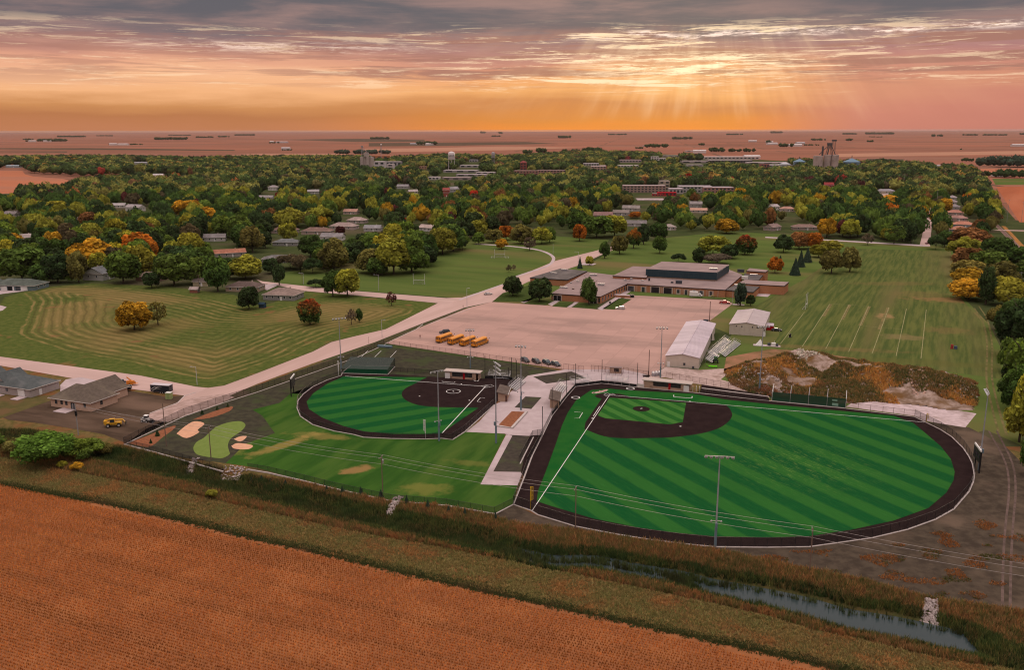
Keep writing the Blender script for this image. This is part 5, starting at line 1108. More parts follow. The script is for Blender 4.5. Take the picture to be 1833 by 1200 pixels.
def house(px, py, L, Wd, h, rise, rot, roof, wc_, rc_, label, cat='house', n=4, chim=True, door=True, grp=None, name='house', ctr=False):
    p = at(px, py); r_ = math.hypot(p.x, p.y)
    if not ctr: p = p*(1+ (Wd*.35)/r_)
    t = empty(name, (p.x,p.y,0), rad(rot), label, cat, grp); w, ro = house_parts(t, L, Wd, h, rise, roof, wm(wc_), rm(rc_)); windows(t, w, L, Wd, h, n)
    if door:
        d_ = MB().box((L*.08,-Wd/2-.05,1.05),(1.0,.12,2.1)).build('door', white_paint, t); MB().box((L*.08+.35,-Wd/2-.14,1.0),(.08,.06,.08)).build('handle', galv, d_)
    if chim: MB().box((L*.2,Wd*.1,h+rise*.9),(.6,.6,1.2)).build('chimney', stone, ro)
    e_ = max(L, Wd)*.55*CAM_F/r_; HB.append((px-e_, py-(h+rise)*CAM_F/r_*.9, px+e_, py+3, r_, p.x, p.y, max(L, Wd)*.6)); return t, w, ro
GREY, SLATE, BRN, TAN_, WHT, SAL = (.17,.155,.15), (.085,.095,.10), (.165,.115,.095), (.42,.33,.25), (.62,.57,.54), (.36,.17,.125)
# near houses, left side
A = at(110, 738); 
tan_w = mat('pink tan brick veneer', (.56,.38,.28), (.50,.33,.245), 1.5); brn_r = mat('brown grey shingle', (.135,.108,.088), (.105,.085,.068), 1.0, (.16,.13,.10), .2, bump=.3, bsc=5)
c0, c1, c2 = at(92,728), at(163,738), at(215,721); d = c1-c0; L = d.length; rz = math.atan2(d.y,d.x); yv = Vector((-math.sin(rz), math.cos(rz), 0)); Wd = abs((c2-c1).dot(yv))
ctr = c0 + d/2 + yv*Wd/2; t = empty('house', ctr, rz, 'new tan brick house with a brown hip roof on bare dark soil', 'house'); house_parts(t, L, Wd, 3.1, 3.9, 'hip', tan_w, brn_r, over=.6)
house_parts(t, 13, 10.5, 3.05, 3.85, 'gable', tan_w, brn_r, prefix='wing_')
for o in t.children[-3:]: o.location = (L*.02, 6.9, 0); o.rotation_euler.z = math.pi/2
wme = MB().box((0,0,0),(.95,.12,1.35)).mesh('window', glass())
for x in (-.36,-.22,-.10,.36): link('window', wme, t, (x*L, -Wd/2-.03, 1.9))
MB().box((.06*L,-Wd/2-.05,1.15),(1.7,.14,2.3)).build('patio_door', glass(), t); link('window', wme, t, (L/2+.03, -Wd*.1, 1.9), math.pi/2); MB().box((-.03*L,-Wd/2-2.2,.1),(5.5,4.2,.2)).build('patio', plaza_m, t); MB().cyl((.30*L,-Wd*.2,4.2),(.30*L,-Wd*.2,5.2),.1,7).build('vent_pipe', white_paint, t)
for a_, b_, nm, m_ in ((.03,-.02,'door_post',white_paint),): MB().box((.06*L,-Wd/2-.13,1.15),(.08,.06,2.3)).build(nm, m_, t)
c1, c2 = at(55,712.5), at(107,696); d = c2-c1; L = d.length; rz = math.atan2(d.y,d.x); xv = d.normalized(); yv = Vector((-xv.y,xv.x,0)); Wd = 17
# ridge runs across the picture: local x along the long gable wall to the right
t = empty('house', c1 + xv*L/2 + yv*Wd*1.0, rz, 'pale lilac house with a dark grey roof cut by the left frame edge', 'house'); lil = mat('lilac siding', (.40,.345,.33), (.36,.31,.30), 1.5); dgr = mat('dark grey shingle', (.095,.105,.105), (.075,.085,.085), .9, (.12,.125,.125), .2, bump=.3, bsc=5)
house_parts(t, L, Wd*2, 3.0, 3.4, 'hip', lil, dgr, over=.5)
house_parts(t, 8, 10, 3.0, 3.2, 'gable', lil, dgr, prefix='wing_'); 
for o in t.children[-3:]: o.location = (L*.32, 4.5, 0)
house_parts(t, 9, 9, 3.0, 3.6, 'gable', lil, dgr, prefix='porch_')
for o in t.children[-3:]: o.location = (L*.36, 17.5, 0)
MB().box((-L*.16,-Wd-.0-.05,1.05),(1.1,.14,2.1)).build('door', white_paint, t); MB().box((-L/2-.05,-Wd+4.2,1.3),(.14,3.2,2.3)).build('patio_door', white_paint, t); MB().box((-L/2-.05,-Wd+11,1.7),(.14,1.0,1.1)).build('window', glass(), t)
MB().box((-L/2-2.2,-Wd+3.0,.12),(4.0,3.4,.24)).build('step', plaza_m, t); MB().box((-L/2-5,-Wd+15,.1),(8,8,.2)).build('patio', plaza_m, t)
# blue grey duplex at the meadow corner
t, w, ro = house(36, 519, 27, 14, 3.0, 3.0, -6, 'hip', (.15,.20,.22), (.10,.115,.10), 'blue-grey duplex with white garage doors at the meadow corner', n=0, chim=False, door=False)
for x, w_, m_ in ((-5.5,5.0,white_paint),(-1.2,2.6,dark_in),(.9,.9,white_paint),(3.6,2.6,glass()),(7.5,4.0,white_paint)): MB().box((x,-7.06,1.2),(w_,.14,2.3)).build('garage_door' if w_ > 3.9 else 'door', m_, t)
g_ = house_parts(t, 7, 9, 3.0, 2.8, 'gable', wm((.15,.20,.22)), rm((.10,.115,.10)), prefix='wing_')
for o in t.children[-3:]: o.location = (-11.5,-4,0); o.rotation_euler.z = math.pi/2
house(508, 537, 18, 12.5, 3.0, 3.0, -11, 'hip', (.27,.26,.25), (.25,.185,.16), 'pale grey ranch house with a pinkish hip roof beside the red-topped maple', n=5)
house(440, 522, 19, 11, 2.9, 2.4, -8, 'hip', (.36,.27,.2), (.13,.095,.085), 'brown-roofed ranch house left of the pale grey ranch', n=4)
house(364, 512, 9, 8, 2.8, 1.8, -5, 'gable', (.42,.36,.24), (.11,.09,.08), 'tan garage half hidden behind trees above the meadow', 'garage', n=1, chim=False)
house(349, 524.5, 4.5, 3.5, 2.1, 1.3, -5, 'gable', (.30,.12,.09), (.32,.26,.24), 'small red-brown garden shed with a pale roof by the crossarm pole', 'shed', n=0, chim=False, door=False, name='garden_shed')
house(177, 502, 11, 14, 4.3, 3.6, 84-6, 'gable', (.42,.42,.40), (.15,.155,.16), 'tall grey-white gabled house at the top of the meadow', n=2)
house(129, 493, 9, 9, 3.8, 3, 20, 'gable', (.32,.27,.22), (.16,.14,.13), 'dim tan house between two dark trees left of the grey-white gabled house', n=2)
house(272, 503, 16, 9, 2.8, 2.4, -10, 'hip', (.26,.17,.13), (.21,.155,.13), 'low brown house hidden behind a small dark tree at the meadow top', n=2)
house(4, 486, 13, 9, 3, 2.4, 0, 'gable', (.43,.33,.28), (.14,.12,.11), 'pinkish house cut by the left frame edge above the blue-grey duplex', n=2)
house(411, 460, 22, 10, 3, 2.4, 24, 'gable', (.34,.30,.28), (.34,.15,.10), 'long ranch house with a rust red roof above the yellow tree', n=4)
house(382, 432, 20, 11, 3.2, 2.6, 12, 'gable', (.50,.47,.44), (.20,.18,.18), 'long white house with a grey roof among dark green trees', n=4)
HL = [(243,378,20,10,4.5,3,-20,'gable',WHT,(.33,.29,.29),'white two-storey house with a pale grey roof in the left canopy'),
(214,372,14,9,3,2.4,10,'gable',WHT,(.42,.38,.38),'low pale-roofed house left of the white two-storey house'),
(150,398,13,9,3,2.4,60,'gable',(.4,.36,.34),(.28,.25,.25),'grey-roofed house seen down a gap right of the rust coloured tree'),
(46,434,15,9,4,2.8,30,'gable',WHT,(.36,.30,.29),'white gabled house near the left edge behind a yellow tree'),
(22,388,14,9,3.2,2.5,-10,'gable',(.4,.35,.33),(.22,.19,.19),'grey-roofed house at the left edge of the canopy'),
(511,418,22,11,3.2,2.6,-6,'hip',(.36,.27,.23),(.20,.125,.105),'brown-roofed house left of the bright yellow-green round tree'),
(569,420,26,12,3.2,2.8,-8,'hip',(.40,.30,.26),(.21,.135,.115),'wide brown-roofed house right of the bright yellow-green round tree'),
(616,411,24,13,3.2,3,-14,'hip',(.45,.36,.33),(.33,.25,.23),'large pinkish hip-roofed house in the clearing of roofs'),
(640,400,18,11,3.2,2.8,-20,'hip',(.42,.34,.31),(.36,.27,.25),'smaller pale hip roof behind the large pinkish one'),
(596,431,18,11,3.4,2.6,-8,'gable',WHT,(.24,.22,.225),'white house with a grey roof below the pinkish hip roofs'),
(668,414,15,10,3,2.4,-5,'gable',(.45,.42,.41),(.26,.25,.26),'grey-roofed house right of the clearing of roofs'),
(514,440,20,11,2.9,2.2,-4,'hip',(.3,.28,.27),(.15,.155,.16),'low slate-roofed house over the brown hedge'),
(506,470,26,12,2.8,2,4,'hip',(.3,.27,.26),(.16,.15,.15),'dark low roof just above the brown hedge'),
(629,384,15,10,3.2,2.6,-10,'gable',(.45,.34,.29),(.42,.24,.19),'salmon-roofed house above the pinkish hip roofs'),
(490,341,14,9,5,2.8,-20,'hip',WHT,(.34,.30,.30),'white square house with a dormer left of the elevator trees'),
(476,357,20,9,3,2.2,0,'gable',(.48,.44,.43),(.30,.27,.27),'low grey house with a red maple at its right end'),
(561,347,16,9,3.4,2.6,15,'gable',(.42,.39,.38),(.36,.33,.33),'pale grey roof poking out right of a rounded yellow-green tree'),
(722,338,18,10,4,2.8,-10,'gable',(.40,.37,.37),(.27,.25,.26),'grey house in the mid canopy below the pale silos'),
(739,347,13,9,3.4,2.6,20,'gable',WHT,(.40,.34,.33),'small white house right of the grey mid-canopy house'),
(766,414,14,9,3.2,2.6,-30,'gable',WHT,(.42,.33,.30),'white house with a pinkish roof near the road bend'),
(1080,392,19,11,4,3,-10,'gable',(.30,.20,.17),(.25,.15,.14),'red-brown roofed house above the cluster of park trees'),
(1130,378,19,10,3.5,2.8,-15,'gable',(.42,.37,.34),(.27,.235,.22),'grey gabled house with a white end wall in the centre canopy'),
(1112,386,17,10,3.2,2.6,-15,'gable',(.38,.34,.31),(.25,.21,.19),'brownish grey roof left of the centre gabled house'),
(1132,405,26,10,3,2.4,-5,'gable',(.4,.36,.35),(.20,.18,.18),'long dark grey ranch roof behind the green park maples'),
(1245,372,14,10,4.5,2.8,-5,'gable',(.42,.38,.36),(.28,.25,.25),'grey gabled house behind the salmon patio'),
(1250,381,18,12,3,2,-8,'gable',(.55,.45,.4),(.48,.28,.21),'bright salmon-roofed house in a gap of the right centre canopy'),
(1382,413,13,10,3.4,2.6,40,'gable',(.36,.28,.26),(.24,.17,.155),'mauve-brown gabled house above the practice field path'),
(1409,379,16,10,3.2,2.4,-5,'hip',(.48,.38,.34),(.42,.24,.19),'salmon roof in the canopy left of the dark maple pair'),
(1440,412,22,10,2.9,2.2,-5,'hip',(.34,.26,.23),(.235,.155,.135),'low brown roof above the orange brown tree cluster'),
(1384,376,11,9,3.6,2.8,30,'gable',WHT,(.38,.33,.33),'small white house left of the salmon roof'),
(1584,347,26,13,4,2.6,-5,'hip',(.5,.42,.34),(.30,.28,.30),'wide pale building with a grey hip roof in the right canopy'),
(1704,358,15,10,3.2,2.6,60,'hip',(.42,.38,.37),(.34,.29,.30),'farthest grey roof of the row along the street to town'),
(1704,366,14,10,3.2,2.6,60,'hip',(.42,.38,.37),(.30,.25,.26),'second grey roof of the row along the street to town'),
(1708,375,15,10,3.2,2.6,60,'hip',(.40,.35,.34),(.24,.21,.22),'dark grey roof in the middle of the row by the street to town'),
(1709,386,16,10,3.2,2.6,-25,'hip',(.48,.33,.29),(.44,.21,.16),'bright salmon roof of the row by the street to town'),
(1714,396,17,10,3.2,2.4,-25,'hip',(.44,.30,.27),(.33,.19,.165),'dusky pink roof of the row by the street to town'),
(1724,408,19,12,3.2,2.6,-22,'hip',(.24,.29,.34),(.44,.20,.14),'blue-walled house with a salmon roof near the railway'),
(1716,417,15,11,3.2,2.6,-22,'hip',(.30,.31,.35),(.42,.20,.14),'nearest salmon roof of the row above the rust tree'),
(1678,300,12,9,4,3,0,'gable',WHT,(.40,.36,.36),'white farmhouse in the far right tree line'),
(1483,337,14,10,5,4,-10,'gable',(.33,.05,.05),(.30,.06,.06),'red barn in the canopy below the right grain elevator'),
(799,352,9,9,9,3,0,'gable',(.36,.09,.07),(.30,.08,.07),'narrow red brick tower house right of the centre left canopy'),
(811,344,15,10,4.5,3.5,30,'gable',(.45,.42,.42),(.30,.28,.29),'grey steep roofed house behind the red tower house'),
(1196,412,13,9,3,2.2,0,'hip',(.44,.37,.33),(.36,.30,.28),'pale low house behind the path among centre trees'),
(25,300,34,14,4,2.5,0,'gable',(.34,.37,.40),(.27,.32,.36),'blue-grey shed at the far left tree line'),
(253,294,36,12,4,2.5,0,'gable',(.42,.40,.40),(.30,.30,.31),'long grey shed roof at the far edge of the left canopy'),
(284,317,20,12,4,2.5,0,'gable',WHT,(.5,.46,.45),'white shed beside the small orange field')]
for (px, py, L, Wd, h, rise, rot, roof, wc_, rc_, lb) in HL: house(px, py, L, Wd, h, rise, rot, roof, wc_, rc_, lb, n=3, chim=h < 4.2)

# ------------------------------------------------------------------ town: larger buildings
def flatb(px, py, L, Wd, h, rot, wc_, rc_, label, cat='building', storeys=1, nwin=6, cornice=True, name='building', grp=None):
    if cat == 'warehouse': nwin = 3; h *= .8; wc_ = tuple(x*.75 for x in wc_); rc_ = tuple(x*.82 for x in rc_)
    p = at(px, py); p = p*(1+Wd*.45/p.length); t = empty(name, (p.x,p.y,0), rad(rot), label, cat, grp); w = MB().box((0,0,h/2),(L,Wd,h)).build('wall', wm(wc_), t)
    MB().box((0,0,h+.15),(L-.5,Wd-.5,.3)).build('roof', rm(rc_), t)
    if cornice: MB().box((0,-Wd/2-.06,h-.1),(L+.2,.2,.7)).box((0,Wd/2+.06,h-.1),(L+.2,.2,.7)).build('parapet', wm(tuple(min(.8,x*1.25) for x in wc_)), t)
    wme_ = MB().box((0,0,0),(L/nwin*.55,.12,h/storeys*.5)).mesh('window', glass())
    for s_ in range(storeys):
        for i in range(nwin): link('window', wme_, t, ((i-(nwin-1)/2)*L/nwin, -Wd/2-.05, h*(s_+.52)/storeys))
    r_ = p.length; e_ = L*.5*CAM_F/r_; HB.append((px-e_, py-h*CAM_F/r_, px+e_, py+2, r_, p.x, p.y, max(L, Wd)*.5)); return t, w
flatb(1152,345,62,22,10,-3,(.36,.25,.215),(.36,.29,.29),'three-storey brick school block in the middle of town','school',3,12)
flatb(1188,341,16,16,14,-3,(.45,.37,.29),(.33,.28,.27),'tan stair tower joined to the right of the brick school block','building',3,2)
flatb(1209,347,20,20,7,-3,(.42,.36,.36),(.42,.36,.38),'pale link building right of the tan stair tower','building',1,4)
flatb(1243,345,48,24,9,-3,(.38,.36,.35),(.45,.38,.40),'long grey two-storey building right of the brick school','building',2,9)
flatb(1284,346,44,24,8,-3,(.36,.20,.17),(.42,.35,.37),'brick building with a pale roof at the right end of the school row','building',2,8)
flatb(1193,351,26,10,5,-3,(.45,.025,.035),(.40,.03,.04),'bright red canopy building before the town school','building',1,5)
flatb(1177,351,15,6,3,-3,(.45,.05,.05),(.50,.44,.44),'small red-fronted annex left of the bright red canopy','building',1,4)
flatb(1164,359,36,30,.5,-3,(.40,.33,.33),(.42,.34,.34),'low pale paved terrace below the town school','terrace',1,1,False,'terrace')
flatb(942,313,50,22,8,-5,(.38,.20,.16),(.30,.22,.20),'red brick courthouse block left of downtown','building',2,8)
t, w = flatb(937,305,14,14,17,-5,(.30,.09,.08),(.28,.08,.07),'square red roofed tower on the courthouse block','tower',3,2); MB().lathe([(9,17.2),(4,20.5),(0,22)],4).build('cap', rm((.24,.07,.07)), t)
flatb(988,311,60,20,7,-5,(.36,.20,.17),(.26,.21,.20),'long low brick building right of the courthouse','building',2,9)
flatb(1058,297,40,24,6,-3,(.44,.39,.39),(.46,.42,.44),'grey-roofed store at the left of downtown','building',1,6)
flatb(1071,305,34,26,9,-3,(.46,.30,.25),(.40,.33,.33),'salmon-fronted two-storey downtown store','building',2,5)
flatb(1079,303,16,26,8,-3,(.45,.10,.08),(.42,.34,.33),'small red storefront standing beside the salmon store','building',2,3)
flatb(1128,291,60,30,7,-3,(.40,.32,.32),(.40,.31,.31),'wide mauve roofed store in the far town','building',1,7)
flatb(1124,287,14,16,11,-3,(.42,.06,.07),(.38,.08,.08),'red signboard front standing up over the mauve store','building',2,2)
flatb(1124,299,52,20,4,-3,(.58,.52,.52),(.58,.50,.50),'white low store below the mauve roof','building',1,7)
flatb(1172,290,22,18,15,-3,(.62,.56,.56),(.54,.48,.48),'white tower-like mill block at the far side of town','building',3,3)
flatb(1185,288,20,20,8,-3,(.58,.52,.52),(.52,.46,.46),'pale annex right of the white mill block','building',1,3)
flatb(1247,292,92,34,7,-2,(.44,.38,.37),(.58,.50,.50),'long white flat warehouse at the far right of downtown','warehouse',1,10)
flatb(1243,298,40,22,5,-2,(.55,.49,.49),(.56,.49,.49),'small white warehouse in front of the long white one','warehouse',1,5)
flatb(1305,292,120,40,8,-2,(.13,.11,.11),(.48,.42,.42),'very long dark-walled factory in the far right of town','factory',1,14)
flatb(1306,285,170,60,7,-2,(.50,.42,.40),(.56,.48,.47),'pale factory halls behind the dark-walled factory','factory',1,14)
flatb(1242,272,70,40,6,-2,(.54,.48,.47),(.58,.52,.52),'distant white shed row beyond the factories','warehouse',1,6)
flatb(1200,281,60,30,5,-2,(.50,.43,.42),(.54,.47,.46),'distant pale roof left of the factories','warehouse',1,6)
flatb(1390,299,70,40,6,-2,(.52,.45,.45),(.60,.52,.54),'white low plant left of the round bins','warehouse',1,6)
flatb(1372,293,110,30,4,-2,(.50,.42,.41),(.58,.50,.51),'wide pale yard building at the factory end','warehouse',1,8)
flatb(1368,301,20,16,10,-2,(.30,.10,.09),(.40,.33,.33),'small red-brown loading block by the factory yard','building',1,3)
flatb(826,309,74,30,6,-8,(.45,.40,.41),(.52,.46,.47),'long pale roof below the white water tower','warehouse',1,8)
flatb(845,316,60,24,5,-8,(.48,.42,.42),(.46,.40,.42),'grey-white roof row right of the water tower foot','warehouse',1,8)
flatb(841,300,46,24,7,-8,(.52,.47,.47),(.60,.54,.55),'white gabled shed right behind the water tower foot','warehouse',1,5)
flatb(818,322,52,22,5,-8,(.44,.35,.34),(.40,.31,.32),'mauve flat roof in front of the water tower','warehouse',1,7)
flatb(870,312,40,22,5,-8,(.50,.44,.43),(.56,.49,.49),'pale roof below the old lattice water tower','warehouse',1,5)
flatb(848,290,24,16,8,-8,(.50,.47,.49),(.48,.45,.47),'pale blue-grey hall between the two water towers','warehouse',1,3)
flatb(758,303,18,14,6,-8,(.45,.25,.17),(.40,.24,.18),'orange-brown house left of the water tower','building',2,3)
flatb(778,322,20,15,5,-8,(.56,.50,.50),(.54,.48,.48),'small white roof in the canopy left of the water tower','building',1,3)
flatb(1160,262,60,30,5,-2,(.5,.44,.43),(.5,.44,.43),'distant pale farm shed beyond the white mill block','warehouse',1,4)

# water towers and elevators
wt_w = mat('white tank paint', (.66,.60,.60), rough=.5); wt_g = mat('old grey tank', (.36,.34,.36))
def water_tower(px, py, top, label, r, m, txt=None, legs=6, hb=.42):
    p = at(px, py); h = height(px, py, top); t = empty('water_tower', p, 0, label, 'water tower', 'town water towers'); zb = h*(1-hb)
    tk = MB().lathe([(0,zb-r*.30),(r*.55,zb-r*.22),(r,zb+r*.12),(r,h-r*.55),(r*.82,h-r*.24),(r*.4,h-.05*r),(0,h)],20).build('tank', m, t, smooth=True); MB().cyl((0,0,0),(0,0,zb),r*.12,10).build('riser', m, t)
    for i in range(legs):
        a = 6.2832*(i+.5)/legs; MB().cyl((r*1.05*math.cos(a),r*1.05*math.sin(a),0),(r*.95*math.cos(a),r*.95*math.sin(a),zb+r*.15),.38,7).build('leg', m, t)
    for z in (zb*.35, zb*.7):
        b = MB()
        for i in range(legs): a, c_ = 6.2832*(i+.5)/legs, 6.2832*(i+1.5)/legs; b.cyl((r*math.cos(a),r*math.sin(a),z),(r*math.cos(c_),r*math.sin(c_),z),.14,5)
        b.build('brace', m, t)
    MB().lathe([(r*1.02,zb+.2),(r*1.14,zb+.2),(r*1.14,zb+1.2),(r*1.02,zb+1.2)],20).build('walkway', m, t)
    if txt:
        for i, ch in enumerate(txt):
            a = -math.pi/2 + (i-(len(txt)-1)/2)*.27; letters(ch, 3.6, black_m, t, (r*1.01*math.cos(a), r*1.01*math.sin(a), zb+(h-zb)*.46), (math.pi/2,0,a+math.pi/2), .08, 0, .05, 'letter')
    e_ = r*1.2*CAM_F/p.length; HB.append((px-e_, top, px+e_, py+1, p.length+400, p.x, p.y, r)); return t
water_tower(808.5,306,271,'tall white water tower lettered CLARION standing over the town', 7.6, wt_w, 'CLARION', 6, .40)
water_tower(883,304,272,'slim old grey water tower right of the white one', 4.0, wt_g, None, 4, .32)
silo_m = mat('weathered silo concrete', (.46,.36,.33), (.40,.31,.28), .12, (.33,.27,.25), .06); steel_d = mat('dark elevator steel', (.10,.095,.10)); bin_b = mat('blue steel bin', (.13,.20,.26), (.11,.17,.22), .3, rough=.4); bin_g = mat('galvanised bin', (.36,.36,.39), (.32,.32,.35), .3, rough=.4)
def silo(t, x, y, r, h, m=silo_m, n=18): return MB().lathe([(r,0),(r,h),(r*.96,h+.3),(0,h+.5)], n, (x,y)).build('silo', m, t, smooth=False)
p = at(1477,312); sc_ = p.length/CAM_F; hR = height(1477,312,277.5); t = empty('grain_elevator', p, 0, 'tall concrete grain elevator with a steel headhouse at the right of town', 'grain elevator', 'grain elevators')
for dx, hh, rr_ in ((-13.5,hR*.96,8.6),(1.5,hR,6.4),(14,hR,7.0),(8,hR,5.5)): silo(t, dx*sc_*1.0*1.0, 0 if dx != 8 else 9, rr_*sc_*.9, hh)
hd2 = MB(); zt = height(1477,312,250); zm = height(1477,312,258)
for sx in (-1, 1):
    for sy in (-1, 1): hd2.cyl((4*sc_+sx*9*sc_*.5,sy*4,hR),(4*sc_+sx*1.5*sc_,sy*2,zm),.6,5).cyl((11*sc_+sx*2.4,sy*2.2,hR),(11*sc_+sx*2.4,sy*2.2,zt-2),.35,5)
hd2.build('headhouse_frame', steel_d, t); MB().box((4*sc_,0,zm),(9,6,5)).build('headhouse', steel_d, t); MB().box((11*sc_,0,zt-1.5),(8,6,3.4)).build('distributor', steel_d, t); MB().box((-7*sc_,0,(hR+zm)/2-4),(3,3,zm-hR)).build('leg_tower', steel_d, t)
for x, x2 in ((2,-13),(4,1),(6,14)): MB().cyl((x*sc_,-2,zm-2),(x2*sc_,-2,hR+1),.7,6).build('spout', steel_d, t)
def grain_bin(px, py, top, wpx, label, m):
    p = at(px, py); h = height(px, py, top); r = wpx*p.length/CAM_F/2; t = empty('grain_bin', p, 0, label, 'grain bin', 'round steel grain bins'); MB().lathe([(r,0),(r,h*.72)],24).build('wall', m, t); MB().lathe([(r*1.03,h*.72),(r*.15,h*.96),(0,h)],24).build('roof', mat('bin roof '+m.name, tuple(x*1.35 for x in ((.13,.20,.26) if m is bin_b else (.36,.36,.39)))), t)
    for i in range(6): z = h*.72*(i+.5)/6; MB().lathe([(r*1.005,z-.1),(r*1.012,z),(r*1.005,z+.1)],24).build('ring', m, t)
    MB().cyl((0,0,h-.3),(0,0,h*1.2),.7,6).build('vent', steel_d, t)
    e_ = wpx/2; HB.append((px-e_, top, px+e_, py-2, p.length, p.x, p.y, r)); return t
grain_bin(1523,307,283,27,'large blue steel bin right of the concrete elevator', bin_b); grain_bin(1430,303,284,20,'blue steel bin left of the concrete elevator', bin_b); grain_bin(1404,303,290,19,'pale galvanised bin with a conical roof left of the blue bins', bin_g)
e_ = 24; HB.append((1454,277,1500,308, p.length, p.x, p.y, 30))
p = at(655,309); sc_ = p.length/CAM_F; hL = height(655,309,281); t = empty('grain_elevator', p, 0, 'concrete grain elevator with a pale headhouse at the left of town', 'grain elevator', 'grain elevators')
pale_c = mat('pale elevator concrete', (.45,.38,.35), (.38,.32,.30), .15)
for i, dx in enumerate((-6,-1,4,9,12)): silo(t, dx*sc_, 0 if i % 2 == 0 else 3, 3.0*sc_, hL*(1 if i < 4 else .97), pale_c, 14)
MB().box((-7*sc_,4,hL*.5),(5*sc_,7,hL)).build('head_tower', mat('dark weathered steel', (.12,.12,.14)), t); zt = height(655,309,262); zh = height(655,309,273)
MB().box((2*sc_,0,hL+(zh-hL)*.5),(8*sc_,7,zh-hL)).build('headhouse', pale_c, t)
f_ = MB(); 
for sx in (-1,1):
    for sy in (-1,1): f_.cyl((-5*sc_+sx*1.5,sy*1.5,hL),(-5*sc_+sx*1.5,sy*1.5,zt),.3,5)
f_.build('leg_tower', wt_g, t); MB().box((-5*sc_,0,zt),(5,4,2.6)).build('leg_head', wt_g, t)
MB().cyl((-5*sc_,0,zt-1),(10*sc_,0,hL+1),.5,6).cyl((2*sc_,0,zh),(12*sc_,-2,hL),.5,6).build('spout', wt_g, t); MB().box((-17*sc_,0,hL*.32),(6*sc_,10,2)).build('conveyor', mat('mustard steel', (.34,.26,.10)), t)
for x in (-20,-16): MB().box((x*sc_,0,hL*.18),(1.2,1.2,hL*.36)).build('conveyor_leg', wt_g, t)
HB.append((628,270,672,306,p.length,p.x,p.y,26))
flatb(681,303,26,20,18,-5,(.56,.50,.52),(.5,.45,.46),'white feed mill block right of the left elevator','building',2,2); flatb(700,308,14,14,17,-5,(.54,.46,.46),(.5,.44,.44),'narrow white silo block with a window column','building',3,1); flatb(706,298,40,24,12,-5,(.36,.33,.35),(.42,.35,.34),'grey feed mill sheds at the right of the left elevator','building',1,4); flatb(681,283,60,26,9,-5,(.46,.22,.10),(.42,.21,.11),'orange-brown grain shed behind the left elevator','warehouse',1,4)
p = at(683,285); h = height(683,285,258); t = empty('grain_tower', p, 0, 'slim lattice leg with a bright white head behind the orange grain shed', 'grain leg')
f_ = MB(); [f_.cyl((sx*1.6,sy*1.6,0),(sx*1.2,sy*1.2,h-2),.4,5) for sx in (-1,1) for sy in (-1,1)]; f_.build('tower', wt_g, t); MB().lathe([(0,h-3),(2.4,h-2.4),(2.4,h),(0,h+1.2)],10).build('head', white_paint, t)

# ------------------------------------------------------------------ vehicles
tyre_m = mat('tyre', (.018,.017,.017)); rim_m = mat('wheel rim', (.45,.43,.42), rough=.4); lens_m = mat('lamp lens', (.7,.68,.6), rough=.2); redlens = mat('red lens', (.30,.01,.01), rough=.3)
WH = {}
def wheel(t, x, y, r, w=.26, rim=None):
    key = (r, w); 
    if key not in WH: WH[key] = (MB().cyl((0,-w/2,0),(0,w/2,0),r,14).mesh('tyre', tyre_m), MB().cyl((0,-w/2-.02,0),(0,w/2+.02,0),r*.55,10).mesh('rim', rim_m))
    o = empty('wheel', (x,y,r)); o.parent = t; link('tyre', WH[key][0], o); link('rim', WH[key][1], o); return o
def car_profile(kind):
    if kind == 'suv': return [(-2.3,.35),(-2.35,.95),(-2.25,1.05),(-1.95,1.72),(.35,1.74),(1.1,1.1),(2.15,.98),(2.35,.7),(2.35,.35)]
    if kind == 'pickup': return [(-2.7,.5),(-2.7,1.1),(-.75,1.12),(-.6,1.82),(.75,1.84),(1.35,1.18),(2.55,1.08),(2.75,.75),(2.7,.45)]
    return [(-2.25,.35),(-2.3,.85),(-1.6,1.0),(-1.0,1.42),(.35,1.45),(1.05,.98),(2.05,.85),(2.3,.6),(2.25,.33)]
